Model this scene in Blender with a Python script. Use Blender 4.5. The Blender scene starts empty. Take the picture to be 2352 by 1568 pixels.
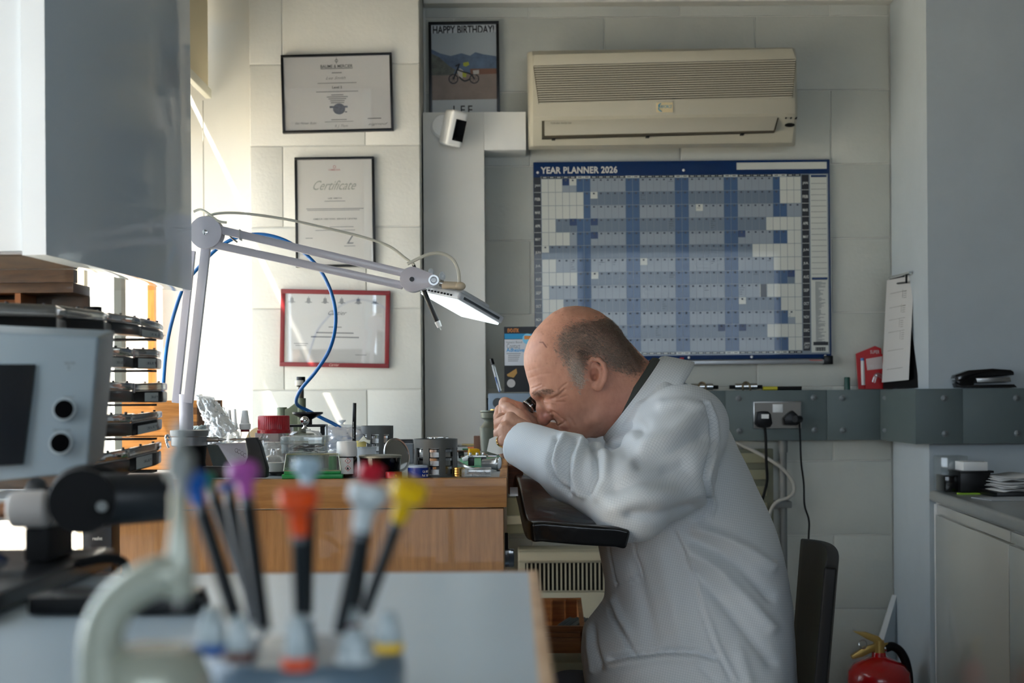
import bpy, bmesh, math, random
import numpy as np
from mathutils import Vector, Matrix, noise
random.seed(7); np.random.seed(7)
SC = bpy.context.scene; COL = SC.collection
# ------------------------------------------------------------ camera
F = 3267.0; ZC = 1.10; CX, CY = 1176.0, 909.0; TH = math.radians(0.4)
cd = bpy.data.cameras.new('camera'); cam = bpy.data.objects.new('camera', cd); COL.objects.link(cam)
cd.sensor_width = 36; cd.lens = F/2352*36; cd.shift_y = (CY-784)/2352; cd.clip_start = .05; cd.clip_end = 200
cam.matrix_world = Matrix.Translation((0, 0, ZC)) @ Matrix.Rotation(math.pi/2, 4, 'X') @ Matrix.Rotation(-TH, 4, 'Z')
cd.dof.use_dof = True; cd.dof.focus_distance = 2.60; cd.dof.aperture_fstop = 7.1
SC.camera = cam
# ------------------------------------------------------------ sky, sun, exposure
SC.view_settings.view_transform = 'Standard'; SC.view_settings.look = 'None'
SC.view_settings.gamma = 1; SC.view_settings.use_curve_mapping = False
SC.view_settings.exposure = 0.0
wd = bpy.data.worlds.new('sky'); SC.world = wd; wd.use_nodes = True
bg = wd.node_tree.nodes['Background']; bg.inputs[0].default_value = (0.74, 0.87, 1.0, 1); bg.inputs[1].default_value = 6.4
SUN_D = Vector((1.0, 0.45, -2.1)).normalized()
sl = bpy.data.lights.new('sun', 'SUN'); sl.energy = 42; sl.angle = math.radians(.6); sl.color = (1, .93, .80)
so = bpy.data.objects.new('sun', sl); COL.objects.link(so); so.rotation_euler = SUN_D.to_track_quat('-Z', 'Y').to_euler(); so.location = (-6, 0, 8)
def portal(name, loc, rot, sx, sy):
    l = bpy.data.lights.new(name, 'AREA'); l.shape = 'RECTANGLE'; l.size = sx; l.size_y = sy; l.cycles.is_portal = True
    o = bpy.data.objects.new(name, l); COL.objects.link(o); o.location = loc; o.rotation_euler = rot; return o
WX = -1.02                                   # window plane
portal('window_portal', (WX-.12, 2.3, 1.03), (0, -math.pi/2, 0), 1.5, 3.6)
portal('window_portal', (.6, -1.93, 1.7), (math.pi/2, 0, 0), 3.0, 1.1)  # guides sky light through the added fill window
# ------------------------------------------------------------ helpers
def P(px, py, Y):
    dx, dy = px-CX, py-CY; c, s = math.cos(TH), math.sin(TH)
    return Vector(((dx*c-dy*s)/F*Y, Y, ZC-(dx*s+dy*c)/F*Y))
def S(px, Y): return px/F*Y
def lin(c):
    c = c/255.0
    return c/12.92 if c <= .04045 else ((c+.055)/1.055)**2.4
def rgb(r, g, b): return (lin(r), lin(g), lin(b), 1)
MATS = {}
def mat(name, col, rough=.5, metal=0., bump=0., bscale=60., var=0., vscale=6., coat=0., trans=0., ior=1.45, alpha=1., wood=None, emit=0., sub=0., stretch=(1,1,1), spec=.5, aniso=0):
    if name in MATS: return MATS[name]
    m = bpy.data.materials.new(name); m.use_nodes = True; nt = m.node_tree; b = nt.nodes['Principled BSDF']
    c = rgb(*col); b.inputs['Base Color'].default_value = c; b.inputs['Roughness'].default_value = rough
    b.inputs['Metallic'].default_value = metal; b.inputs['Coat Weight'].default_value = coat; b.inputs['IOR'].default_value = ior
    b.inputs['Transmission Weight'].default_value = trans; b.inputs['Alpha'].default_value = alpha
    b.inputs['Specular IOR Level'].default_value = spec
    if sub: b.inputs['Subsurface Weight'].default_value = sub; b.inputs['Subsurface Radius'].default_value = (.02, .008, .004); b.inputs['Subsurface Scale'].default_value = .5
    if emit: b.inputs['Emission Color'].default_value = c; b.inputs['Emission Strength'].default_value = emit
    if var or bump or wood:
        tc = nt.nodes.new('ShaderNodeTexCoord'); mp = nt.nodes.new('ShaderNodeMapping'); mp.inputs['Scale'].default_value = stretch
        nt.links.new(tc.outputs['Object'], mp.inputs['Vector'])
    if var or wood:
        n = nt.nodes.new('ShaderNodeTexNoise'); n.inputs['Scale'].default_value = vscale; n.inputs['Detail'].default_value = 6; n.inputs['Roughness'].default_value = .6
        nt.links.new(mp.outputs[0], n.inputs['Vector'])
        r = nt.nodes.new('ShaderNodeValToRGB'); e = r.color_ramp.elements; e[0].position = .3; e[1].position = .7
        v = var or .2
        e[0].color = tuple(x*(1-v) for x in c[:3])+(1,); e[1].color = tuple(min(1, x*(1+v)) for x in c[:3])+(1,)
        if wood: e[0].color = rgb(*wood)
        nt.links.new(n.outputs['Fac'], r.inputs[0]); nt.links.new(r.outputs[0], b.inputs['Base Color'])
    if bump:
        n2 = nt.nodes.new('ShaderNodeTexNoise'); n2.inputs['Scale'].default_value = bscale; n2.inputs['Detail'].default_value = 5
        nt.links.new(mp.outputs[0], n2.inputs['Vector'])
        bp = nt.nodes.new('ShaderNodeBump'); bp.inputs['Strength'].default_value = bump; bp.inputs['Distance'].default_value = .002
        nt.links.new(n2.outputs['Fac'], bp.inputs['Height']); nt.links.new(bp.outputs[0], b.inputs['Normal'])
    MATS[name] = m; return m
def clearmat(name, col=(255, 255, 255), gloss=.12, rough=.05, haze=0., hazecol=(230, 235, 238)):
    """thin clear plastic or glass: see-through, glossy, optionally a little milky"""
    if name in MATS: return MATS[name]
    m = bpy.data.materials.new(name); m.use_nodes = True; nt = m.node_tree; N = nt.nodes; L = nt.links
    N.remove(N['Principled BSDF']); out = N['Material Output']
    tr = N.new('ShaderNodeBsdfTransparent'); tr.inputs[0].default_value = rgb(*col)
    gl = N.new('ShaderNodeBsdfGlossy'); gl.inputs['Roughness'].default_value = rough; gl.inputs[0].default_value = (1, 1, 1, 1)
    lw = N.new('ShaderNodeLayerWeight'); lw.inputs[0].default_value = .25
    ma = N.new('ShaderNodeMath'); ma.operation = 'MULTIPLY_ADD'; ma.inputs[1].default_value = .6; ma.inputs[2].default_value = gloss*.5
    L.new(lw.outputs['Fresnel'], ma.inputs[0])
    mx = N.new('ShaderNodeMixShader'); L.new(ma.outputs[0], mx.inputs[0]); L.new(tr.outputs[0], mx.inputs[1]); L.new(gl.outputs[0], mx.inputs[2])
    last = mx
    if haze:
        df = N.new('ShaderNodeBsdfDiffuse'); df.inputs[0].default_value = rgb(*hazecol)
        m2 = N.new('ShaderNodeMixShader'); m2.inputs[0].default_value = haze; L.new(mx.outputs[0], m2.inputs[1]); L.new(df.outputs[0], m2.inputs[2]); last = m2
    L.new(last.outputs[0], out.inputs[0]); MATS[name] = m; return m
ORG = {}
def tag(o, label=None, cat=None, group=None, kind=None):
    if label: o['label'] = label
    if cat: o['category'] = cat
    if group: o['group'] = group
    if kind: o['kind'] = kind
    return o
def thing(name, label, cat, loc, group=None):
    o = bpy.data.objects.new(name, None); COL.objects.link(o); o.location = loc; o.empty_display_size = .05
    ORG[o.name] = Vector(loc); return tag(o, label, cat, group)
def Rot(ax, deg): return Matrix.Rotation(math.radians(deg), 4, ax)
def frame_from(o, zdir, xhint=Vector((1, 0, 0))):
    z = Vector(zdir).normalized(); x = (xhint-xhint.dot(z)*z)
    if x.length < 1e-4: x = Vector((0, 1, 0)); x = x-x.dot(z)*z
    x.normalize(); y = z.cross(x); m = Matrix.Identity(4)
    for i in range(3): m[i][0] = x[i]; m[i][1] = y[i]; m[i][2] = z[i]; m[i][3] = o[i]
    return m
class MB:
    def __init__(s, M=None): s.v = []; s.f = []; s.M = M or Matrix.Identity(4)
    def add(s, vs, fs, M=None):
        n = len(s.v); T = s.M @ M if M is not None else s.M
        s.v += [tuple(T @ Vector(v)) for v in vs]; s.f += [tuple(i+n for i in f) for f in fs]; return s
    def box(s, a, b, M=None):
        x0, y0, z0 = a; x1, y1, z1 = b
        vs = [(x0,y0,z0),(x1,y0,z0),(x1,y1,z0),(x0,y1,z0),(x0,y0,z1),(x1,y0,z1),(x1,y1,z1),(x0,y1,z1)]
        return s.add(vs, [(0,3,2,1),(4,5,6,7),(0,1,5,4),(1,2,6,5),(2,3,7,6),(3,0,4,7)], M)
    def pbox(s, x0, y0, x1, y1, Y, D):
        """box whose front face covers the pixel rectangle at depth Y, D deep"""
        c = P((x0+x1)/2, (y0+y1)/2, Y); w = S(x1-x0, Y)/2; h = S(y1-y0, Y)/2
        return s.box((c.x-w, Y, c.z-h), (c.x+w, Y+D, c.z+h))
    def lathe(s, prof, o=(0,0,0), axis=(0,0,1), n=32, closed=True, M=None, sy=1.0):
        T = frame_from(Vector(o), axis); vs = []; fs = []; k = len(prof)
        for i in range(n):
            a = 2*math.pi*i/n
            for r, z in prof: vs.append(tuple(T @ Vector((r*math.cos(a), r*math.sin(a)*sy, z))))
        for i in range(n):
            j = (i+1) % n
            for q in range(k-1): fs.append((i*k+q, j*k+q, j*k+q+1, i*k+q+1))
        if closed:
            if prof[0][0] > 1e-6: fs.append(tuple(i*k for i in range(n-1, -1, -1)))
            if prof[-1][0] > 1e-6: fs.append(tuple(i*k+k-1 for i in range(n)))
        return s.add(vs, fs, M)
    def cyl(s, a, b, ra, rb=None, n=24, M=None):
        a, b = Vector(a), Vector(b); d = b-a; rb = ra if rb is None else rb
        return s.lathe([(ra, 0), (rb, d.length)], a, d, n, M=M)
    def ball(s, c, r, n=20, sc=(1,1,1), M=None):
        pr = [(max(1e-7, r*math.sin(math.pi*i/(n//2))), -r*math.cos(math.pi*i/(n//2))) for i in range(n//2+1)]
        T = Matrix.Translation(c) @ Matrix.Diagonal((*sc, 1)); 
        return s.lathe(pr, n=n, closed=False, M=(M @ T) if M is not None else T)
    def tube(s, pts, r, n=10, smooth=6, rs=None):
        pts = [Vector(p) for p in pts]
        if smooth and len(pts) > 2:
            o = []; 
            for i in range(len(pts)-1):
                p0 = pts[max(i-1, 0)]; p1 = pts[i]; p2 = pts[i+1]; p3 = pts[min(i+2, len(pts)-1)]
                for k in range(smooth):
                    t = k/smooth
                    o.append(.5*((2*p1)+(-p0+p2)*t+(2*p0-5*p1+4*p2-p3)*t*t+(-p0+3*p1-3*p2+p3)*t**3))
            o.append(pts[-1]); 
            if rs: rs = [rs[min(len(rs)-1, i//smooth)]*(1-(i % smooth)/smooth)+rs[min(len(rs)-1, i//smooth+1)]*((i % smooth)/smooth) for i in range(len(o))]
            pts = o
        vs = []; fs = []; up = Vector((.13, .21, 1)).normalized()
        for i, p in enumerate(pts):
            d = (pts[min(i+1, len(pts)-1)]-pts[max(i-1, 0)])
            d = d.normalized() if d.length > 1e-9 else Vector((0, 0, 1))
            x = up.cross(d)
            if x.length < .05: x = Vector((1, 0, 0)).cross(d)
            x.normalize(); y = d.cross(x); up = y.copy() if False else up
            rr = rs[i] if rs else r
            for k in range(n):
                a = 2*math.pi*k/n; vs.append(tuple(p+x*rr*math.cos(a)+y*rr*math.sin(a)))
        for i in range(len(pts)-1):
            for k in range(n):
                q = (k+1) % n; fs.append((i*n+k, i*n+q, (i+1)*n+q, (i+1)*n+k))
        fs.append(tuple(range(n-1, -1, -1))); fs.append(tuple((len(pts)-1)*n+k for k in range(n)))
        return s.add(vs, fs)
    def prism(s, poly, ext, M=None):
        """poly: 3D points (planar), ext: extrusion vector"""
        n = len(poly); e = Vector(ext); vs = [tuple(p) for p in poly]+[tuple(Vector(p)+e) for p in poly]
        fs = [tuple(range(n-1, -1, -1)), tuple(range(n, 2*n))]+[(i, (i+1) % n, n+(i+1) % n, n+i) for i in range(n)]
        return s.add(vs, fs, M)
    def pprism(s, pts, Y, D): return s.prism([P(x, y, Y) for x, y in pts], (0, D, 0))
    def build(s, name, m, parent=None, bevel=0., seg=2, ang=35, sub=0, kind=None, label=None):
        me = bpy.data.meshes.new(name); o0 = ORG.get(parent.name, Vector((0,0,0))) if parent else Vector((0,0,0))
        me.from_pydata([(x-o0.x, y-o0.y, z-o0.z) for x, y, z in s.v], [], s.f)
        bm = bmesh.new(); bm.from_mesh(me)
        bmesh.ops.recalc_face_normals(bm, faces=bm.faces)
        if bevel:
            ed = [e for e in bm.edges if len(e.link_faces) == 2 and e.calc_face_angle(0) > math.radians(30)]
            bmesh.ops.bevel(bm, geom=ed, offset=bevel, segments=seg, affect='EDGES', profile=.6, clamp_overlap=True)
        bm.to_mesh(me); bm.free()
        me.polygons.foreach_set('use_smooth', [True]*len(me.polygons)); me.set_sharp_from_angle(angle=math.radians(ang))
        if m: me.materials.append(m)
        o = bpy.data.objects.new(name, me); COL.objects.link(o)
        if parent: o.parent = parent
        ORG[o.name] = o0.copy()
        if sub: md = o.modifiers.new('s', 'SUBSURF'); md.levels = md.render_levels = sub
        if kind: o['kind'] = kind
        if label: o['label'] = label
        return o
def struct(name, mb, m, parent=None, **k):
    o = mb.build(name, m, parent, **k)
    if not parent: o['kind'] = 'structure'
    return o
def single(name, mb, m, label, cat, group=None, **k): return tag(mb.build(name, m, None, **k), label, cat, group)
_tc = {}
def text_mb(body, spacing=1., shear=0., font_off=0.):
    key = (body, spacing, shear, font_off)
    if key in _tc: return _tc[key]
    cu = bpy.data.curves.new('lettering', 'FONT'); cu.body = body; cu.space_character = spacing; cu.shear = shear; cu.offset = font_off; cu.resolution_u = 3
    ob = bpy.data.objects.new('lettering', cu); COL.objects.link(ob)
    me = bpy.data.meshes.new_from_object(ob); vs = [tuple(v.co) for v in me.vertices]; fs = [tuple(p.vertices) for p in me.polygons]
    bpy.data.objects.remove(ob); bpy.data.curves.remove(cu); bpy.data.meshes.remove(me)
    _tc[key] = (vs, fs); return vs, fs
def text_in(mb, body, x0, z0, x1, z1, M=None, **k):
    """letters fitted to a rectangle of the local XZ plane (facing -Y)"""
    vs, fs = text_mb(body, **k)
    if not vs: return mb
    a = min(v[0] for v in vs); b = max(v[0] for v in vs); c = min(v[1] for v in vs); d = max(v[1] for v in vs)
    sx = (x1-x0)/max(b-a, 1e-6); sz = (z1-z0)/max(d-c, 1e-6)
    return mb.add([(x0+(v[0]-a)*sx, 0, z0+(v[1]-c)*sz) for v in vs], fs, M)
def ptext(mb, body, x0, y0, x1, y1, Y, **k):
    c = P((x0+x1)/2, (y0+y1)/2, Y); w = S(x1-x0, Y)/2; h = abs(S(y1-y0, Y))/2
    return text_in(mb, body, -w, -h, w, h, Matrix.Translation(c), **k)
def dup(root, loc, label=None, group=None):
    r = root.copy(); COL.objects.link(r); r.location = loc
    if label: r['label'] = label
    if group: r['group'] = group
    for ch in list(root.children):
        c = ch.copy(); COL.objects.link(c); c.parent = r
        for g in list(ch.children): d = g.copy(); COL.objects.link(d); d.parent = c
    return r
# ------------------------------------------------------------ implicit surfaces (bodies and cloth)
class SDF:
    def __init__(s, lo, hi, res):
        s.lo = np.array(lo, float); s.res = res; s.n = np.ceil((np.array(hi)-s.lo)/res).astype(int)+1
        s.ax = [(s.lo[i]+np.arange(s.n[i])*res).astype(np.float32) for i in range(3)]
        s.F = np.full(s.n, .2, np.float32)
    def sl(s, lo, hi):
        a = np.clip(np.floor((np.array(lo)-s.lo)/s.res).astype(int), 0, s.n-1); b = np.clip(np.ceil((np.array(hi)-s.lo)/s.res).astype(int)+1, 1, s.n)
        b = np.maximum(b, a+1); sl = tuple(slice(a[i], b[i]) for i in range(3))
        return sl, s.ax[0][sl[0]][:, None, None], s.ax[1][sl[1]][None, :, None], s.ax[2][sl[2]][None, None, :]
    def put(s, sl, d, k, op='add'):
        f = s.F[sl]
        if op == 'add':
            if k > 0:
                h = np.clip(.5+.5*(f-d)/k, 0, 1); s.F[sl] = f*(1-h)+d*h-k*h*(1-h)
            else: s.F[sl] = np.minimum(f, d)
        elif op == 'cut':
            d = -d
            if k > 0: h = np.clip(.5-.5*(f-d)/k, 0, 1); s.F[sl] = f*(1-h)+d*h+k*h*(1-h)
            else: s.F[sl] = np.maximum(f, d)
    def cap(s, a, b, ra, rb=None, k=.01, op='add'):
        a = np.array(a, float); b = np.array(b, float); rb = ra if rb is None else rb; m = max(ra, rb)+k*1.5+.02
        sl, X, Y, Z = s.sl(np.minimum(a, b)-m, np.maximum(a, b)+m); d = b-a; L = max(d.dot(d), 1e-12)
        t = np.clip(((X-a[0])*d[0]+(Y-a[1])*d[1]+(Z-a[2])*d[2])/L, 0, 1)
        q = np.sqrt((X-a[0]-t*d[0])**2+(Y-a[1]-t*d[1])**2+(Z-a[2]-t*d[2])**2)-(ra+(rb-ra)*t); s.put(sl, q.astype(np.float32), k, op)
    def chain(s, pts, rs, k=.01, op='add'):
        for i in range(len(pts)-1): s.cap(pts[i], pts[i+1], rs[i], rs[i+1], k, op)
    def ell(s, c, r, M=None, k=.01, op='add'):
        c = np.array(c, float); r = np.array(r, float); m = r.max()+k*1.5+.02; sl, X, Y, Z = s.sl(c-m, c+m)
        x, y, z = X-c[0], Y-c[1], Z-c[2]
        if M is not None:
            R = np.array(M.to_3x3()); x, y, z = R[0,0]*x+R[1,0]*y+R[2,0]*z, R[0,1]*x+R[1,1]*y+R[2,1]*z, R[0,2]*x+R[1,2]*y+R[2,2]*z
        q = np.sqrt((x/r[0])**2+(y/r[1])**2+(z/r[2])**2); q2 = np.sqrt((x/r[0]**2)**2+(y/r[1]**2)**2+(z/r[2]**2)**2)
        s.put(sl, (q*(q-1)/np.maximum(q2, 1e-6)).astype(np.float32), k, op)
    def profile(s, poly, ymid, R, e=2.4, k=.01):
        """side-view outline (X,Z points) rounded off sideways; R(X,Z) is the half width"""
        X = s.ax[0][:, None]; Z = s.ax[2][None, :]; d = np.full((s.n[0], s.n[2]), 9., np.float32); ins = np.zeros(d.shape, bool)
        for i in range(len(poly)):
            (x0, z0), (x1, z1) = poly[i], poly[(i+1) % len(poly)]; dx, dz = x1-x0, z1-z0; L = max(dx*dx+dz*dz, 1e-12)
            t = np.clip(((X-x0)*dx+(Z-z0)*dz)/L, 0, 1); d = np.minimum(d, np.sqrt((X-x0-t*dx)**2+(Z-z0-t*dz)**2))
            c = (z0 > Z) != (z1 > Z)
            if abs(dz) > 1e-12: ins ^= c & (X < (Z-z0)*dx/dz+x0)
        d = np.where(ins, -d, d); b = d.copy()
        for _ in range(int((.016/s.res)**2)):
            b[1:-1, 1:-1] = .2*(b[1:-1, 1:-1]+b[:-2, 1:-1]+b[2:, 1:-1]+b[1:-1, :-2]+b[1:-1, 2:])
        w_ = np.clip((-d-.006)/.025, 0, 1); d = d*(1-w_)+b*w_; Rr = R(X, Z) if callable(R) else np.full(d.shape, R); Rr = Rr*np.ones(d.shape)
        y = np.abs(s.ax[1]-ymid); u = y[None, :, None]/Rr[:, None, :]
        ins2 = Rr[:, None, :]*(1-np.maximum(1e-6, 1-np.minimum(u, 1)**e)**(1/e))+np.maximum(0, u-1)*Rr[:, None, :]
        s.put((slice(None),)*3, (d[:, None, :]+ins2).astype(np.float32), k)
    def smooth(s, it=1):
        for _ in range(it):
            for a in range(3):
                f = s.F; g = f.copy(); sl0 = [slice(None)]*3; sl1 = [slice(None)]*3; slm = [slice(None)]*3
                sl0[a] = slice(0, -2); sl1[a] = slice(2, None); slm[a] = slice(1, -1)
                g[tuple(slm)] = .5*f[tuple(slm)]+.25*(f[tuple(sl0)]+f[tuple(sl1)]); s.F = g
    def mesh(s):
        f = s.F; ins = f < 0; n = s.n; c = np.zeros(n-1, np.int8)
        for i in (0, 1):
            for j in (0, 1):
                for k in (0, 1): c += ins[i:n[0]-1+i, j:n[1]-1+j, k:n[2]-1+k]
        act = (c > 0) & (c < 8); ii, jj, kk = np.nonzero(act); N = len(ii); acc = np.zeros((N, 3)); cnt = np.zeros(N)
        cs = [(a, b, d) for a in (0, 1) for b in (0, 1) for d in (0, 1)]
        for p in cs:
            for ax in range(3):
                if p[ax] == 1: continue
                q = list(p); q[ax] = 1; va = f[ii+p[0], jj+p[1], kk+p[2]]; vb = f[ii+q[0], jj+q[1], kk+q[2]]
                m = (va < 0) != (vb < 0); t = np.where(m, va/np.where(m, va-vb, 1), 0)
                pos = np.array(p, float)[None, :].repeat(N, 0); pos[:, ax] = t; acc += pos*m[:, None]; cnt += m
        V = (np.stack([ii, jj, kk], 1)+acc/cnt[:, None])*s.res+s.lo
        idx = np.full(n-1, -1, np.int64); idx[ii, jj, kk] = np.arange(N); Q = []
        for ax in range(3):
            a1, a2 = (ax+1) % 3, (ax+2) % 3; sl0 = [slice(None)]*3; sl1 = [slice(None)]*3; sl0[ax] = slice(0, -1); sl1[ax] = slice(1, None)
            e = ins[tuple(sl0)] != ins[tuple(sl1)]; flip = ins[tuple(sl0)]
            I = np.array(np.nonzero(e)); ok = (I[a1] > 0) & (I[a2] > 0) & (I[a1] < n[a1]-1) & (I[a2] < n[a2]-1); I = I[:, ok]; fl = flip[tuple(I)]
            def g(d1, d2): J = I.copy(); J[a1] -= d1; J[a2] -= d2; return idx[tuple(J)]
            q = np.stack([g(1, 1), g(0, 1), g(0, 0), g(1, 0)], 1); q[~fl] = q[~fl][:, ::-1]; Q.append(q)
        return V, np.concatenate(Q)
def proj(V):
    """world points to photograph pixels"""
    u = V[:, 0]/V[:, 1]*F; w = (ZC-V[:, 2])/V[:, 1]*F; c, s = math.cos(TH), math.sin(TH)
    return np.stack([u*c+w*s+CX, -u*s+w*c+CY], 1)
def unproj_xz(pts, Y): return [(P(x, y, Y).x, P(x, y, Y).z) for x, y in pts]
def pld(p, line):
    d = np.full(len(p), 1e9); 
    for i in range(len(line)-1):
        a = np.array(line[i], float); b = np.array(line[i+1], float); e = b-a; t = np.clip(((p-a)@e)/max(e@e, 1e-9), 0, 1)
        d = np.minimum(d, np.linalg.norm(p-a-t[:, None]*e, axis=1))
    return d
def inpoly(p, poly):
    c = np.zeros(len(p), bool)
    for i in range(len(poly)):
        (x0, y0), (x1, y1) = poly[i], poly[(i+1) % len(poly)]
        if y0 != y1: c ^= ((y0 > p[:, 1]) != (y1 > p[:, 1])) & (p[:, 0] < (p[:, 1]-y0)*(x1-x0)/(y1-y0)+x0)
    return c
def vnormals(V, Q):
    n = np.zeros_like(V); fn = np.cross(V[Q[:, 2]]-V[Q[:, 0]], V[Q[:, 3]]-V[Q[:, 1]])
    for i in range(4): np.add.at(n, Q[:, i], fn)
    return n/np.maximum(np.linalg.norm(n, axis=1)[:, None], 1e-12)
def npobj(name, V, Q, m, parent=None, attrs=None, kind=None):
    o0 = np.array(ORG.get(parent.name, (0, 0, 0))) if parent else np.zeros(3)
    me = bpy.data.meshes.new(name); me.vertices.add(len(V)); me.vertices.foreach_set('co', (V-o0).astype(np.float32).ravel())
    k = Q.shape[1]; me.loops.add(Q.size); me.loops.foreach_set('vertex_index', Q.astype(np.int32).ravel())
    me.polygons.add(len(Q)); me.polygons.foreach_set('loop_start', np.arange(0, Q.size, k, dtype=np.int32)); me.update(calc_edges=True)
    me.polygons.foreach_set('use_smooth', [True]*len(Q)); me.materials.append(m)
    for an, (ty, arr) in (attrs or {}).items():
        at = me.attributes.new(an, ty, 'POINT'); at.data.foreach_set({'FLOAT_COLOR': 'color', 'FLOAT': 'value', 'FLOAT_VECTOR': 'vector'}[ty], np.asarray(arr, np.float32).ravel())
    me.validate(); o = bpy.data.objects.new(name, me); COL.objects.link(o)
    if parent: o.parent = parent
    ORG[o.name] = Vector(o0)
    if kind: o['kind'] = kind
    return o
# ------------------------------------------------------------ common materials
PAINT = mat('painted_block', (216, 214, 205), .45, bump=.35, bscale=90, var=.05, vscale=4)
PLASTER = mat('painted_plaster', (218, 217, 210), .55, bump=.12, bscale=40, var=.04, vscale=3)
WHITE = mat('white_paint', (226, 226, 222), .4, var=.03)
BLACKP = mat('black_plastic', (12, 12, 14), .32, spec=.35)
BLACKM = mat('black_matt', (9, 9, 10), .6, spec=.25)
BLACKG = mat('black_gloss', (8, 8, 9), .12, coat=.3)
STEEL = mat('brushed_steel', (170, 170, 168), .28, 1., bump=.1, bscale=200)
CHROME = mat('chrome', (220, 222, 224), .08, 1.)
WHITEP = mat('white_plastic', (232, 233, 232), .3)
PAPER = mat('paper', (226, 226, 224), .8)
INK = mat('ink', (25, 25, 28), .7)
CLEAR = clearmat('clear_plastic', (246, 249, 248), .15, .06, haze=.10)
GLASS = clearmat('clear_glass', (250, 250, 250), .2, .02)
MILKY = clearmat('milky_plastic', (240, 243, 245), .15, .2, haze=.45)
FARY, PIERY, REVY, CHY = 4.20, 3.97, 4.12, 3.83
CEIL = 2.30
XP0 = P(575, 600, PIERY).x; XP1 = P(967, 600, PIERY).x
XR = P(2048, 600, FARY).x
# ------------------------------------------------------------ floor, ceiling, shell
fl = MB().box((-1.25, -2.1, -.06), (3.4, 4.35, 0)); struct('floor', fl, mat('vinyl_floor', (86, 88, 90), .5, bump=.1, var=.12, vscale=3))
struct('ground', MB().box((-30, -20, -.5), (-1.3, 25, -.25)), mat('yard_concrete', (190, 180, 165), .9, bump=.3, var=.1))
struct('ceiling', MB().box((WX-.006, -2.1, CEIL), (3.4, 4.35, CEIL+.08)), mat('ceiling_paint', (150, 148, 140), .8, var=.03))
struct('wall_right', MB().box((3.25, -2.1, 0), (3.4, 4.35, CEIL)), mat('grey_wall', (120, 122, 122), .6, bump=.1, var=.05))
# wall behind the camera with a wide unseen window added for cool fill light
wb = MB(); wb.box((-1.25, -2.1, 0), (-.9, -1.95, CEIL)); wb.box((2.0, -2.1, 0), (3.25, -1.95, CEIL)); wb.box((-.9, -2.1, 0), (2.0, -1.95, 1.18)); wb.box((-.9, -2.1, 2.2), (2.0, -1.95, CEIL))
struct('wall_behind', wb, mat('grey_wall', (120, 122, 122)))
w2 = struct('fill_window', MB().box((-.9, -2.06, 1.18), (-.85, -2.0, 2.2)).box((1.95, -2.06, 1.18), (2.0, -2.0, 2.2)).box((-.9, -2.06, 1.18), (2.0, -2.0, 1.24)).box((-.9, -2.06, 2.14), (2.0, -2.0, 2.2)).box((.52, -2.06, 1.24), (.58, -2.0, 2.14)), WHITE)
MB().box((-.85, -2.035, 1.24), (.52, -2.03, 2.14)).build('pane', GLASS, w2); MB().box((.58, -2.035, 1.24), (1.95, -2.03, 2.14)).build('pane', GLASS, w2)
# left wall with the tall window
WIN0, WIN1, SILL, HEAD = .55, REVY-.01, .32, 1.85
wl = MB(); wl.box((WX-.22, -2.0, 0), (WX, WIN0, CEIL)); wl.box((WX-.22, WIN0, 0), (WX, REVY, SILL))
wl.box((WX-.22, REVY, 0), (WX, FARY+.15, CEIL))
struct('wall_left', wl, PLASTER)
hb = MB(); SL0 = 2.152
hb.box((WX-.006, WIN0, HEAD), (WX, WIN1, SL0)); hb.box((WX-.006, WIN0, SL0+.038), (WX, WIN1, CEIL)); hb.box((WX-.006, WIN0, SL0), (WX, 3.0, SL0+.038))
struct('sun_slit_board', hb, mat('slit_board_cream', (220, 214, 196), .6))  # unseen board added to shape the sun edge; its slit throws the streak
FRAMEW = mat('varnished_frame', (206, 140, 62), .4, wood=(176, 106, 38), vscale=10, stretch=(6, 6, .6), bump=.1)
CREAMW = mat('cream_frame', (233, 218, 188), .45)
wf = MB(); wf.box((WX-.05, WIN0, SILL), (WX-.01, WIN1, SILL+.06)); wf.box((WX-.05, WIN0, HEAD+.11), (WX-.01, WIN1, HEAD+.14)); wf.box((WX-.05, WIN0, SILL), (WX-.01, WIN0+.05, HEAD+.14)); wf.box((WX-.024, WIN1-.03, SILL), (WX-.004, WIN1-.005, HEAD+.14))
win = struct('window_1', wf, FRAMEW)
for y0, w, m in ((3.81, .045, mat('grey_mullion', (88, 92, 88), .5)), (3.48, .028, CREAMW), (2.7, .07, CREAMW), (1.95, .07, CREAMW), (1.25, .07, CREAMW)):
    MB().box((WX-.045, y0, SILL+.06), (WX-.025, y0+w, HEAD+.11)).build('mullion', m, win)
ys = [WIN0+.05, 1.25, 1.95, 2.7, 3.46, 3.835, WIN1-.03]
for i in range(6):
    MB().box((WX-.062, ys[i]+(.06 if i else 0), SILL+.06), (WX-.058, ys[i+1], HEAD+.11)).build('pane', GLASS, win)
MB().box((WX-.22, WIN0, SILL-.03), (WX+.05, WIN1, SILL)).build('sill', CREAMW, win)
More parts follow.
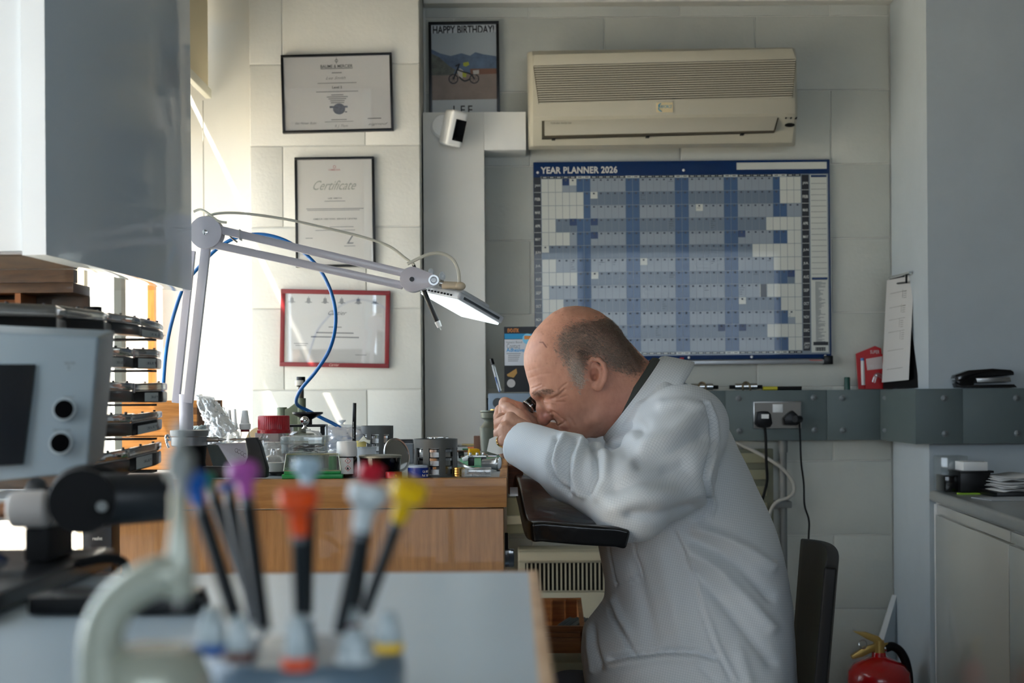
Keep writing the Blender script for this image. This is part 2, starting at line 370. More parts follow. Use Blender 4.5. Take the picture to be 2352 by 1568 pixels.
# reveal beside the window, blockwork pier, far wall
struct('wall_reveal', MB().box((WX, REVY, 0), (XP0+.02, FARY+.15, CEIL)), PLASTER)
def blocks(wall, x0, x1, yf, rows, off_even, bw, ch, z_ref, par, dep=.06):
    """painted blocks laid in courses; z_ref is a joint height"""
    cache = {}; j = .0025
    for r in range(rows[0], rows[1]):
        z0 = z_ref+r*ch; z1 = z0+ch
        z0c, z1c = max(z0, .01), min(z1, CEIL-.002)
        if z1c-z0c < .03: continue
        o = off_even+(0 if (r % 2 == 0) == par else bw/2); x = o-bw*20
        while x < x1:
            a, b = max(x, x0), min(x+bw, x1)
            if b-a > .02:
                key = (round(b-a, 3), round(z1c-z0c, 3))
                if key not in cache:
                    mb = MB().box((0, 0, 0), (b-a-j, dep, z1c-z0c-j)); ob = mb.build('block', PAINT, wall, bevel=.0022, seg=2, ang=60); cache[key] = ob
                else:
                    ob = cache[key].copy(); COL.objects.link(ob)
                ob.location = (a+j/2, yf+random.uniform(-.0008, .0008), z0c+j/2)
            x += bw
fw = struct('wall_far', MB().box((XP1-.01, FARY+.0035, 0), (3.3, FARY+.15, CEIL)), PLASTER)
zf = P(1950, 1228, FARY).z; ch = S(170.3, FARY)
PAINT = mat('painted_block_shade', (190, 192, 184), .45, bump=.35, bscale=90, var=.05, vscale=4)  # same block paint darkened, putting the far wall's dimmer light into the colour
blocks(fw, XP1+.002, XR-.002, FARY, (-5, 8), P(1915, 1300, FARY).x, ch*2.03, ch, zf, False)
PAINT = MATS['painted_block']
pw = struct('wall_pier', MB().box((XP0+.003, PIERY+.0035, 0), (XP1-.003, FARY+.15, CEIL)), PLASTER)
zp = P(770, 895, PIERY).z; chp = S(187, PIERY)
blocks(pw, XP0, XP1, PIERY, (-6, 8), P(842, 700, PIERY).x, chp*2.03, chp, zp, False)
# boxed-in duct: an L of white boarding in the corner of the far wall
x0, x1, x2 = P(972, 500, FARY-.12).x, P(1113, 500, FARY-.12).x, P(1208, 300, FARY-.12).x
z0, z1 = P(1100, 345, FARY-.12).z, P(1100, 257, FARY-.12).z
d = struct('trim_2', MB().box((XP1+.001, FARY-.12, 0), (x1, FARY-.001, z1)), WHITE, bevel=.002)
MB().box((x1, FARY-.12, z0), (x2, FARY-.001, z1)).build('side_boxing', WHITE, d, bevel=.002)
# right-hand chase: side face and near face
x3 = P(2131, 600, CHY).x
struct('wall_chase', MB().prism([(XR, FARY, 0), (x3, CHY, 0), (3.25, CHY, 0), (3.25, FARY+.01, 0)], (0, 0, CEIL)), mat('chase_plaster', (184, 194, 200), .5, bump=.1, var=.04))  # blue tint puts the cool skylight on this face into the colour
struct('trim_3', MB().box((XP1+.002, FARY-.05, P(1500, 4, FARY-.05).z), (x3, FARY-.001, CEIL)), PLASTER)
# roller blind
Yb0, Yb1 = 1.9, 4.08; Xb = P(474, 215, 4.06).x; zb = P(474, 222, 4.06).z
bl = thing('roller_blind', 'cream roller blind with a beaded pull chain at the window, far left', 'blind', (Xb, 3.0, CEIL-.03))
MB().box((Xb-.001, Yb0, zb+.02), (Xb+.001, Yb1, CEIL-.03)).build('fabric', mat('blind_fabric', (222, 210, 180), .85, bump=.1), bl)
MB().cyl((Xb, Yb0, CEIL-.03), (Xb, Yb1, CEIL-.03), .018).build('roller', WHITEP, bl)
MB().box((Xb-.009, Yb0, zb), (Xb+.009, Yb1+.01, zb+.028)).build('bottom_bar', mat('bar_paint', (214, 212, 196), .4), bl, bevel=.004)
ch_ = MB(); a = P(466, 232, 4.0); b = P(468, 500, 4.0)
for i in range(95):
    p = a.lerp(b, i/94); ch_.ball(p, .0021, 6)
ch_.tube([a, b], .0006, 4, 0); ch_.build('bead_chain', mat('chain_plastic', (170, 168, 158), .4), bl, kind='stuff')
# ------------------------------------------------------------ the watchmaker
YM = 2.70
def skinmat():
    m = mat('skin', (205, 148, 122), .48, bump=.18, bscale=260, sub=.08); nt = m.node_tree; b = nt.nodes['Principled BSDF']
    at = nt.nodes.new('ShaderNodeAttribute'); at.attribute_name = 'tone'
    n = nt.nodes.new('ShaderNodeTexNoise'); n.inputs['Scale'].default_value = 60; n.inputs['Detail'].default_value = 5
    mx = nt.nodes.new('ShaderNodeMix'); mx.data_type = 'RGBA'; mx.blend_type = 'MULTIPLY'; mx.inputs[0].default_value = .3
    nt.links.new(at.outputs['Color'], mx.inputs[6]); nt.links.new(n.outputs['Color'], mx.inputs[7]); 
    r = nt.nodes.new('ShaderNodeValToRGB'); r.color_ramp.elements[0].position = .3; r.color_ramp.elements[1].position = .62
    r.color_ramp.elements[0].color = (.62, .52, .5, 1); r.color_ramp.elements[1].color = (1, 1, 1, 1)
    nt.links.new(n.outputs['Fac'], r.inputs[0]); nt.links.new(r.outputs[0], mx.inputs[7])
    nt.links.new(mx.outputs[2], b.inputs['Base Color']); return m
SKIN = skinmat()
person = thing('person', 'balding man in a pale checked lab coat bent over the bench', 'person', P(1500, 1700, YM))
# ---- head: side outline from the forehead round to the jaw, rounded off sideways
HP = [(1234,918),(1224,903),(1216,886),(1209,863),(1203,838),(1203,812),(1212,784),(1227,759),(1248,736),(1268,718),(1294,705),(1322,702),(1350,705),(1376,715),(1401,733),(1424,756),(1439,790),(1448,826),(1456,858),(1450,905),(1425,955),(1400,990),(1370,1006),(1335,1003),(1300,1004),(1286,1000),(1282,991),(1280,985),(1283,980),(1277,975),(1278,968),(1268,960),(1252,945),(1240,930)]
hz = unproj_xz(HP, YM); cc = P(1330, 850, YM)
fwd = np.array([-math.cos(math.radians(33)), -math.sin(math.radians(33))]); upv = np.array([-math.sin(math.radians(33)), math.cos(math.radians(33))])
def headR(X, Z):
    a = (X-cc.x)*fwd[0]+(Z-cc.z)*fwd[1]; b = (X-cc.x)*upv[0]+(Z-cc.z)*upv[1]
    r = .076-.018*np.clip((-b-.01)/.10, 0, 1)-.016*np.clip((a-.03)/.07, 0, 1)
    return np.maximum(r, .03)
hd = SDF((P(1180,0,YM).x, YM-.105, P(0,1060,YM).z), (P(1490,0,YM).x, YM+.105, P(0,690,YM).z), .0019)
hd.profile(hz, YM, headR, 2.35, 0)
def pt(x, y, Y): return tuple(P(x, y, Y))
hd.smooth(3)
nb = .004
# nose: ridge, tip and wings
hd.chain([pt(1243,912,YM), pt(1243.5,938,YM), pt(1249,961,YM)], [.0085, .0095, .0118], .006)
hd.ell(pt(1250,963,YM), (.0125, .0130, .0110), k=.005)
for sy in (-1, 1):
    hd.ell(pt(1262,957,YM+sy*.013), (.0095, .0075, .0085), k=.005)
    hd.ell(pt(1266,968,YM+sy*.008), (.0040, .0035, .0045), k=.003, op='cut')            # nostril
    hd.chain([pt(1231,903,YM+sy*.012), pt(1246,896,YM+sy*.035), pt(1268,893,YM+sy*.051)], [.010, .011, .008], .014)   # brow
    hd.ell(pt(1258,922,YM+sy*.034), (.016, .012, .010), k=.014, op='cut')              # socket
    hd.ell(pt(1265,919,YM+sy*.033), (.0135, .012, .011), k=.008)                       # closed lid
    hd.ell(pt(1286,938,YM+sy*.048), (.021, .013, .017), k=.022)                        # cheek
    hd.ell(pt(1312,968,YM+sy*.040), (.022, .016, .020), k=.02)                         # jowl
    hd.chain([pt(1392,905,YM+sy*.056), pt(1368,958,YM+sy*.050), pt(1330,992,YM+sy*.030)], [.012, .013, .014], .022)  # jaw
# neck and chest stub under the collar
hd.chain([pt(1385,885,YM), pt(1430,915,YM), pt(1470,940,YM)], [.056, .060, .060], .03)
hd.chain([pt(1420,850,YM), pt(1468,895,YM)], [.050, .050], .03)
hd.smooth(2)
# ears
for sy in (-1, 1):
    ye = YM+sy*.0745; yo = YM+sy*.086
    def e(x, y, f=0.): return pt(1176+(x-1176)*(1+.0 if sy > 0 else 1.0), y, ye+(yo-ye)*f)
    hd.ell(e(1368,860,.25), (.0155, .005, .0265), Rot('Y', -14) @ Rot('Z', sy*16), .006)
    hd.chain([e(1352,846,.1), e(1352,832,.55), e(1362,824,.8), e(1376,825,1.), e(1387,836,1.1), e(1392,852,1.1), e(1390,870,1.), e(1383,884,.7)], [.0035,.0042,.0044,.0046,.0046,.0044,.0042,.004], .003)
    hd.chain([e(1366,838,.5), e(1378,846,.7), e(1382,862,.7), e(1376,876,.6)], [.003,.0035,.0035,.003], .003)
    hd.ell(e(1374,888,.35), (.0095, .0055, .0085), k=.005)
    hd.chain([e(1354,862,.3), e(1358,874,.35)], [.0042, .0040], .004)
    hd.ell(e(1365,860,.75), (.0075, .0075, .0120), k=.003, op='cut')
    hd.ell(e(1366,866,.3), (.0045, .009, .006), k=.003, op='cut')
V, Q = hd.mesh()
VN = vnormals(V, Q)
def near_px(V, ym):
    W = V.copy(); far = W[:, 1] > ym; W[far, 1] = 2*ym-W[far, 1]; return proj(W)
px = near_px(V, YM); disp = np.zeros(len(V))
def carve(line, depth, w, only=None):
    d = pld(px, line); g = np.exp(-(d/w)**2)*depth
    disp[:] = disp-g
side = np.clip((np.abs(V[:, 1]-YM)-.012)/.012, 0, 1)
for ln, dp, w in [
    ([(1238,907),(1243,914),(1252,918),(1263,917),(1272,913),(1281,908)], .0026, 1.9),
    ([(1281,908),(1288,902),(1297,894)], .0016, 2.0), ([(1279,914),(1290,912),(1303,908)], .0011, 1.8), ([(1270,921),(1282,923),(1296,923)], .0012, 2.0),
    ([(1262,925),(1273,930),(1284,932)], .0010, 2.2), ([(1284,896),(1293,886),(1302,880)], .0010, 2.0),
    ([(1268,944),(1277,950),(1287,959),(1297,966)], .0020, 2.6), ([(1277,977),(1284,976),(1292,972),(1300,967)], .0024, 1.6),
    ([(1297,968),(1304,976),(1307,986)], .0014, 3.0), ([(1306,958),(1314,966),(1319,976)], .0010, 3.0),
    ([(1222,892),(1232,888),(1242,884)], .0010, 2.0), ([(1229,899),(1237,893),(1250,888)], .0008, 2),
    ([(1258,950),(1267,947),(1271,956),(1267,965)], .0012, 1.6),
    ([(1216,868),(1240,860),(1262,858)], .0004, 2.5), ([(1212,852),(1240,843),(1260,842)], .0003, 2.5)]:
    d = pld(px, ln); disp -= np.exp(-(d/w)**2)*dp*(side if dp > .0011 or w > 1.9 else 1)
for ln, dp, w in [([(1244,900),(1256,904),(1270,906),(1280,901)], .0022, 4.5), ([(1262,937),(1274,941)], .0012, 5), ([(1253,922),(1266,925),(1278,920)], .0012, 2.5)]:
    disp += np.exp(-(pld(px, ln)/w)**2)*dp*side
# neck creases
for ln in ([(1432,800),(1448,828),(1462,858)],): disp -= np.exp(-(pld(px, ln)/3)**2)*.0006
V = V+VN*(disp*1.4)[:, None]
# ---- hands
def hand_mesh(build, lo, hi, res=.0016):
    h = SDF(lo, hi, res); build(h); h.smooth(1); return h.mesh()
def near_hand(h):
    W = pt(1212,1016,2.605)
    mc = {'i': pt(1172,961,2.610), 'm': pt(1160,984,2.592), 'r': pt(1163,1006,2.590), 'p': pt(1170,1027,2.600)}
    h.cap(pt(1240,1020,2.60), W, .026, .025, .008)
    for k, r in (('i', .0125), ('m', .013), ('r', .0125), ('p', .0115)):
        h.cap(pt(1206,1002 if k in 'im' else 1020,2.608), mc[k], .019, r, .012)
    h.ell(pt(1192,1000,2.604), (.024, .014, .030), k=.012)
    for k, q1, q2, q3, r in (('i', (1140,975,2.628), (1149,960,2.662), (1168,952,2.680), .0105), ('m', (1139,1000,2.620), (1152,985,2.652), (1172,975,2.655), .0108),
                            ('r', (1146,1020,2.618), (1158,1006,2.650), (1178,1000,2.650), .0102), ('p', (1158,1041,2.622), (1168,1028,2.646), (1184,1018,2.645), .0092)):
        h.chain([mc[k], pt(*q1), pt(*q2), pt(*q3)], [r+.0012, r, r*.9, r*.8], .0016)
    h.chain([pt(1212,990,2.622), pt(1192,956,2.648), pt(1168,938,2.668), pt(1156,932,2.680)], [.016, .0125, .0108, .0085], .004)
    for k in mc: h.ell(mc[k], (.0085, .006, .0085), k=.008)
def far_hand(h):
    h.cap(pt(1292,998,2.83), pt(1246,990,2.79), .021, .021, .01)
    h.ell(pt(1214,968,2.762), (.028, .016, .022), k=.012)
    for a, b, c, r in (((1192,938,2.735), (1160,926,2.718), (1156,948,2.700), .0118), ((1196,950,2.752), (1150,942,2.742), (1142,962,2.722), .0112),
                       ((1198,966,2.765), (1152,960,2.760), (1150,982,2.742), .0105), ((1204,982,2.772), (1166,980,2.772), (1166,998,2.752), .0095)):
        h.chain([pt(1222,970,2.765), pt(*a), pt(*b), pt(*c)], [.016, r+.001, r, r*.85], .0025)
    h.chain([pt(1226,978,2.748), pt(1200,955,2.722), pt(1180,950,2.700), pt(1166,952,2.692)], [.015, .0125, .0105, .0085], .005)
V2, Q2 = hand_mesh(near_hand, (P(1125,0,2.55).x, 2.55, P(0,1065,2.6).z), (P(1262,0,2.65).x, 2.70, P(0,915,2.6).z))
V3, Q3 = hand_mesh(far_hand, (P(1125,0,2.66).x, 2.66, P(0,1025,2.76).z), (P(1318,0,2.8).x, 2.86, P(0,900,2.76).z))
# skin creases across the finger joints
for VV, QQ, lines in ((V2, Q2, [[(1133,985),(1150,978)], [(1135,1008),(1150,1000)], [(1143,1030),(1156,1022)], [(1150,965),(1160,952)]]), (V3, Q3, [[(1170,930),(1180,945)], [(1176,926),(1187,940)], [(1182,924),(1194,938)], [(1160,945),(1172,952)]])):
    nn = vnormals(VV, QQ); pp = proj(VV); dd = np.zeros(len(VV))
    for ln in lines: dd -= np.exp(-(pld(pp, ln)/1.6)**2)*.0010
    VV += nn*dd[:, None]
# ---- hidden body under the clothes: torso, arms, legs
bd = SDF((-.05, 2.25, .05), (.78, 3.15, 1.22), .014)
bd.ell(P(1540,1080,YM), (.09, .13, .13), Rot('Y', -25), .04); bd.ell(P(1600,1320,YM), (.12, .11, .2), k=.05); bd.ell(P(1650,1600,YM), (.10, .13, .08), k=.05)
for sy in (-1, 1):
    bd.cap(P(1560,1000,YM+sy*.13), P(1450,1150,YM+sy*.28), .04, .04, .02); bd.cap(P(1450,1150,YM+sy*.28), P(1215,1015,YM+sy*.1), .04, .026, .02)
    bd.cap(P(1640,1640,YM+sy*.09), P(1400,1690,YM+sy*.12), .05, .04, .02)
V4, Q4 = bd.mesh()
HAIRP = [(1327,890),(1318,872),(1310,858),(1300,836),(1288,815),(1280,790),(1288,766),(1302,753),(1322,744),(1348,738),(1378,735),(1408,735),(1432,752),(1470,790),(1475,850),(1452,862),(1436,852),(1420,846),(1404,842),(1397,832),(1386,819),(1370,812),(1352,816),(1342,830),(1341,850),(1338,872),(1333,886)]
tone = np.tile(np.array([lin(208), lin(152), lin(126), 1.]), (len(V), 1)); base = tone[0].copy()
def tint(T, mask, col, a=1.): T[:, :3] = T[:, :3]*(1-mask[:, None]*a)+np.array([lin(c) for c in col])*mask[:, None]*a
pxh = near_px(V, YM)
g = lambda c, r: np.exp(-(np.linalg.norm(pxh-np.array(c), axis=1)/r)**2)
tint(tone, g((1250,962), 20), (198,126,114), .7); tint(tone, g((1372,850), 36), (196,138,122), .5); tint(tone, g((1430,950), 55), (184,124,110), .6)
tint(tone, g((1340,960), 40), (158,112,96), .55); tint(tone, g((1400,900), 34), (186,126,106), .4); tint(tone, g((1290,935), 22), (196,128,104), .4)
tint(tone, np.exp(-(pld(pxh, [(1228,902),(1246,898),(1262,902)])/5.5)**2)*side, (140,102,80), .45)
tint(tone, np.exp(-(pld(pxh, [(1240,786),(1247,786),(1255,797)])/1.3)**2), (110,58,46), .9)
tint(tone, np.exp(-(pld(pxh, [(1279,984),(1290,982),(1302,984)])/4)**2), (160,86,80), .5)
tint(tone, g((1270,968), 6), (70,40,34), .7)
for _ in range(34):
    q = (random.uniform(1215,1330), random.uniform(715,850)); tint(tone, np.exp(-(np.linalg.norm(pxh-np.array(q), axis=1)/random.uniform(.9,1.8))**2), (140,84,64), .45)
hm_ = np.zeros(len(pxh))
for _ in range(6): hm_ += inpoly(pxh+np.random.normal(0, 6, (1, 2)), HAIRP)/6.
tint(tone, hm_*(np.abs(V[:, 1]-YM) > .028), (150, 128, 112), .7)
handt = np.array([lin(210), lin(162), lin(138), 1.])
def cat(parts):
    vs, qs, n = [], [], 0
    for v, q in parts: vs.append(v); qs.append(q+n); n += len(v)
    return np.concatenate(vs), np.concatenate(qs)
VA, QA = cat([(V, Q), (V2, Q2), (V3, Q3), (V4, Q4)])
TA = np.concatenate([tone, np.tile(handt, (len(V2)+len(V3)+len(V4), 1))])
body = npobj('body', VA, QA, SKIN, person, {'tone': ('FLOAT_COLOR', TA)})
# ---- hair: clipped grey-brown hair, a stubble shell with single strands
Qc = V[Q].mean(1); qp = near_px(Qc, YM); HN = vnormals(V, Q)
jit = np.random.normal(0, 6.5, qp.shape); keep = inpoly(qp+jit, HAIRP) & (np.abs(Qc[:, 1]-YM) > .028)
ci = np.random.choice(np.nonzero(keep)[0], 38000); P0 = Qc[ci]+np.random.normal(0, .0008, (len(ci), 3)); N0 = HN[Q[ci, 0]]
axis = np.array([fwd[0], 0, fwd[1]]); grow = -np.array([upv[0], 0, upv[1]])*.75-axis*.45
D = N0*.36+grow[None]+np.random.normal(0, .20, P0.shape); D /= np.linalg.norm(D, axis=1)[:, None]; ln = np.random.uniform(.0035, .0062, (len(ci), 1))
sidev = np.cross(D, N0); sidev /= np.maximum(np.linalg.norm(sidev, axis=1)[:, None], 1e-6); w = .00020
SV = np.stack([P0-sidev*w, P0+sidev*w, P0+D*ln*.5+sidev*w*.8+N0*.0006, P0+D*ln], 1).reshape(-1, 3)
hair = npobj('hair', SV, np.arange(len(SV)).reshape(-1, 4), mat('hair_strand', (196, 182, 168), .5, var=.6, vscale=500), person, kind='stuff')
# eyebrow hairs
kb = np.nonzero(np.exp(-(pld(qp, [(1229,902),(1246,899),(1266,897)])/6)**2)*(np.abs(Qc[:, 1]-YM) > .012) > .5)[0]
ci = np.random.choice(kb, 700); P0 = Qc[ci]; N0 = HN[Q[ci, 0]]
D = N0*.55-axis[None]*.5+np.random.normal(0, .28, P0.shape); D[:, 2] -= .35; D /= np.linalg.norm(D, axis=1)[:, None]; ln = np.random.uniform(.005, .009, (len(ci), 1))
sidev = np.cross(D, N0); sidev /= np.maximum(np.linalg.norm(sidev, axis=1)[:, None], 1e-6); w = .00018
SV = np.stack([P0-sidev*w, P0+sidev*w, P0+D*ln*.5+sidev*w*.7, P0+D*ln], 1).reshape(-1, 3)
npobj('eyebrows', SV, np.arange(len(SV)).reshape(-1, 4), mat('brow_hair', (128, 102, 82), .6), person, kind='stuff')
# ---- lab coat
def coatmat():
    m = mat('lab_coat_cloth', (212, 218, 222), .75); nt = m.node_tree; b = nt.nodes['Principled BSDF']; N = nt.nodes; L = nt.links
    at = N.new('ShaderNodeAttribute'); at.attribute_name = 'cloth'; sp = N.new('ShaderNodeSeparateXYZ'); L.new(at.outputs['Vector'], sp.inputs[0])
    out = []
    for i in (0, 1):
        a = N.new('ShaderNodeMath'); a.operation = 'MULTIPLY'; a.inputs[1].default_value = 1/.0043; L.new(sp.outputs[i], a.inputs[0])
        f = N.new('ShaderNodeMath'); f.operation = 'FRACT'; L.new(a.outputs[0], f.inputs[0])
        c = N.new('ShaderNodeMath'); c.operation = 'LESS_THAN'; c.inputs[1].default_value = .13; L.new(f.outputs[0], c.inputs[0]); out.append(c)
    mx = N.new('ShaderNodeMath'); mx.operation = 'MAXIMUM'; L.new(out[0].outputs[0], mx.inputs[0]); L.new(out[1].outputs[0], mx.inputs[1])
    mm = N.new('ShaderNodeMix'); mm.data_type = 'RGBA'; mm.inputs[6].default_value = rgb(214, 220, 224); mm.inputs[7].default_value = rgb(190, 198, 204)
    L.new(mx.outputs[0], mm.inputs[0]); L.new(mm.outputs[2], b.inputs['Base Color']); b.inputs['Sheen Weight'].default_value = .15
    n = N.new('ShaderNodeTexNoise'); n.inputs['Scale'].default_value = 600; tc = N.new('ShaderNodeTexCoord'); L.new(tc.outputs['Object'], n.inputs['Vector'])
    bp = N.new('ShaderNodeBump'); bp.inputs['Strength'].default_value = .25; bp.inputs['Distance'].default_value = .0006; L.new(n.outputs['Fac'], bp.inputs['Height']); L.new(bp.outputs[0], b.inputs['Normal'])
    return m
COAT = coatmat()
TP = [(1520,842),(1560,872),(1592,890),(1622,912),(1652,950),(1680,1000),(1708,1060),(1735,1120),(1762,1180),(1788,1250),(1806,1320),(1816,1390),(1821,1460),(1824,1568),(1826,1700),(1360,1700),(1347,1600),(1338,1545),(1334,1490),(1342,1440),(1372,1405),(1392,1378),(1391,1335),(1382,1290),(1372,1240),(1372,1150),(1385,1060),(1394,1000),(1440,915),(1490,862)]
tz = unproj_xz(TP, YM)
def torR(X, Z): return .185+.0*X-.05*np.clip((Z-1.08)/.10, 0, 1)-.02*np.clip((1.0-Z)/.3, 0, 1)+.06*np.clip((.75-Z)/.2, 0, 1)
ct = SDF((P(1120,0,2.5).x, YM-.44, .42), (P(1860,0,YM).x, YM+.44, P(0,800,YM).z), .0048)
ct.profile(tz, YM, torR, 2.3, 0); ct.smooth(2)
ELB = {-1: (1452,1168), 1: (1440,1150)}
wr = {-1: (P(1188,1016,2.60), .040), 1: (P(1272,985,2.825), .036)}
arms = {}
for sy in (1, -1):
    sh = P(1568 if sy < 0 else 1560, 985, YM+sy*.150); el = P(*( (1455,1150) if sy < 0 else (1440,1130)), YM+sy*.30); w0, rw = wr[sy]
    mid = sh.lerp(el, .5)+Vector((.012, 0, -.012)); arms[sy] = (sh, el, w0)
    ct.chain([sh, mid, el], [.082, .079, .066], .035)
    m2 = el.lerp(w0, .5)+Vector((0, 0, .004)); ct.chain([el, m2, w0], [.066, .056, rw], .02)
# cuffs are cut square and left open
for sy in (1, -1):
    sh, el, w0 = arms[sy]; d = (w0-el).normalized(); r = wr[sy][1]
    c = w0; ct.cap(c+d*.001, c+d*.10, r+.03, r+.03, .004, 'cut') if False else None
    sl, X, Y, Z = ct.sl(np.array(c)-.09, np.array(c)+.09); q = -((X-c.x)*d.x+(Y-c.y)*d.y+(Z-c.z)*d.z)+.0; 
    f = ct.F[sl]; dist = np.sqrt((X-c.x)**2+(Y-c.y)**2+(Z-c.z)**2); ct.F[sl] = np.where(dist < .085, np.maximum(f, (-q).astype(np.float32)), f)
    ct.cap(c-d*.03, c+d*.02, r-.010, r-.010, .004, 'cut')
# neck opening
na = Vector((P(1521,828,YM)-P(1395,998,YM))); nc = (P(1521,828,YM)+P(1395,998,YM))*.5; nd = Vector((-na.z, 0, na.x)).normalized()
if nd.x > 0: nd = -nd
ct.cap(nc+nd*.035, nc+nd*.12, .070, .095, .006, 'cut')
ct.smooth(1)
CV, CQ = ct.mesh(); CN = vnormals(CV, CQ); cp = near_px(CV, YM)
nearside = np.clip((YM-.02-CV[:, 1])/.05, 0, 1)
dsp = np.zeros(len(CV)); CVP = proj(CV)
def fold(line, amp, w, nm=None):
    global dsp
    dsp += np.exp(-(pld(CVP, line)/w)**2)*amp*nearside*1.5
for ln, am, w in [
    ([(1279,1007),(1268,1036),(1261,1064),(1273,1098),(1306,1130)], -.0075, 6), ([(1296,1005),(1282,1030),(1277,1062),(1290,1094),(1318,1128)], .006, 8),
    ([(1322,1010),(1306,1046),(1301,1090),(1312,1130)], -.006, 6), ([(1338,1012),(1326,1050),(1322,1096),(1336,1136)], .006, 8),
    ([(1357,1012),(1369,1046),(1366,1096),(1352,1130)], -.007, 6), ([(1380,1010),(1392,1050),(1390,1100),(1372,1140)], .005, 10),
    ([(1345,1006),(1372,1024),(1400,1030)], -.005, 6), ([(1400,1000),(1436,985),(1470,982)], -.004, 8),
    ([(1420,1018),(1450,1000),(1462,960),(1470,930)], .003, 12), ([(1438,1040),(1470,1015),(1486,975)], -.0025, 12),
    ([(1410,1120),(1460,1100),(1520,1090),(1570,1070)], -.009, 20), ([(1420,1160),(1480,1140),(1540,1140),(1600,1128)], .009, 22),
    ([(1450,1180),(1520,1180),(1590,1164)], -.006, 14), ([(1480,1020),(1540,1000),(1600,960)], .006, 20), ([(1470,1060),(1540,1040),(1610,1000)], -.006, 16),
    ([(1520,930),(1570,925),(1612,935)], .004, 12),
    ([(1617,925),(1634,965),(1639,1010),(1628,1060),(1618,1100),(1621,1135),(1631,1160),(1622,1182),(1590,1202),(1555,1210)], -.0055, 3.4), ([(1627,925),(1644,965),(1649,1010),(1638,1060),(1628,1100),(1632,1135),(1641,1160),(1632,1186)], .0035, 4.5),
    ([(1600,1215),(1660,1235),(1720,1265),(1770,1300)], .008, 12), ([(1590,1240),(1650,1265),(1710,1310),(1770,1370)], -.007, 12),
    ([(1590,1270),(1650,1310),(1710,1370),(1770,1440)], .007, 14), ([(1600,1320),(1650,1370),(1710,1440),(1770,1520)], -.006, 14),
    ([(1555,1212),(1580,1262),(1600,1330),(1618,1395),(1650,1480),(1690,1560)], .0022, 4.5), ([(1546,1216),(1571,1266),(1590,1334),(1608,1399),(1640,1484),(1680,1564)], -.003, 3),
    ([(1400,1512),(1450,1500),(1530,1492),(1600,1496),(1640,1510)], -.010, 6), ([(1400,1530),(1450,1522),(1530,1512),(1600,1516)], .005, 10),
    ([(1396,1378),(1410,1420),(1432,1460),(1452,1496)], -.007, 5), ([(1410,1378),(1424,1418),(1446,1456)], .005, 8), ([(1362,1432),(1366,1480),(1378,1530)], -.005, 6), ([(1350,1440),(1352,1490),(1360,1540)], .004, 6),
    ([(1460,1300),(1480,1380),(1500,1470)], -.005, 16), ([(1520,1280),(1545,1380),(1570,1480)], .005, 20),
    ([(1454,1238),(1462,1278),(1474,1326)], -.0022, 2.2), ([(1474,1326),(1440,1336),(1415,1340)], -.0022, 2.2), ([(1415,1340),(1404,1290),(1396,1250)], -.0018, 2.2),
    ([(1640,1560),(1600,1520)], -.004, 8), ([(1700,1500),(1720,1568)], .004, 14)]: fold(ln, am, w)
nz = np.array([noise.noise(Vector(v)*9)*.0035+noise.noise(Vector(v)*22+Vector((3, 1, 7)))*.0014 for v in CV[::1]]) if len(CV) < 400000 else 0
CV = CV+CN*(dsp+nz)[:, None]
# cloth coordinates: across the sleeve and along it, else across the body
uv = np.zeros((len(CV), 3)); r1 = math.radians(12)
uv[:, 0] = CV[:, 0]*math.cos(r1)-CV[:, 2]*math.sin(r1); uv[:, 1] = CV[:, 0]*math.sin(r1)+CV[:, 2]*math.cos(r1)
frontish = np.abs(CN[:, 0]) > np.maximum(np.abs(CN[:, 1]), .6); uv[frontish, 0] = CV[frontish, 1]
for sy in (1, -1):
    sh, el, w0 = arms[sy]
    for a, b, rr in ((sh, el, .098), (el, w0, .08)):
        a_, b_ = np.array(a), np.array(b); d = b_-a_; L = np.linalg.norm(d); d /= L; t = (CV-a_)@d; q = np.linalg.norm(CV-a_-t[:, None]*d, axis=1)
        m = (t > .0) & (t < L+.05) & (q < rr) & ((sy*(CV[:, 1]-YM)) > .10)
        e1 = np.cross(d, [0, 1, 0]); e1 /= np.linalg.norm(e1); e2 = np.cross(d, e1); rel = CV-a_
        uv[m, 0] = t[m]; uv[m, 1] = np.arctan2(rel[m]@e1, rel[m]@e2)*.068
coat = npobj('lab_coat', CV, CQ, COAT, person, {'cloth': ('FLOAT_VECTOR', uv)})
# collar and shirt band round the neck
def ring(mb, rows, n=56, gap=None):
    T = frame_from(nc, nd, Vector((0, 1, 0)))   # local x = sideways, y = along the neckline
    vs, fs = [], []; k = len(rows)
    for i in range(n+1):
        a = 2*math.pi*i/n
        for (rx, ry, h, sh) in rows: vs.append(tuple(T @ Vector((rx*math.sin(a), ry*math.cos(a)+sh, h))))
    for i in range(n):
        for q in range(k-1): fs.append((i*k+q, (i+1)*k+q, (i+1)*k+q+1, i*k+q+1))
    return mb.add(vs, fs)
T_ = frame_from(nc, nd, Vector((0, 1, 0))); up_y = 1 if (T_.to_3x3() @ Vector((0, 1, 0))).z > 0 else -1
def crow(rows): return [(a, b, h, up_y*s_) for a, b, h, s_ in rows]
def solid(o, t, off=0):
    md = o.modifiers.new('t', 'SOLIDIFY'); md.thickness = t; md.offset = off; return o
mb = ring(MB(), crow([(.074, .088, .002, 0), (.077, .092, .005, 0), (.083, .097, .000, 0), (.094, .105, -.018, .001), (.105, .113, -.038, .002), (.113, .118, -.050, .002)]))
col_ = mb.build('collar', COAT, person, ang=80); solid(col_, .0028)
at = col_.data.attributes.new('cloth', 'FLOAT_VECTOR', 'POINT')
for i, v in enumerate(col_.data.vertices): at.data[i].vector = (v.co.x*.8-v.co.z*.6, v.co.x*.6+v.co.z*.8, 0)
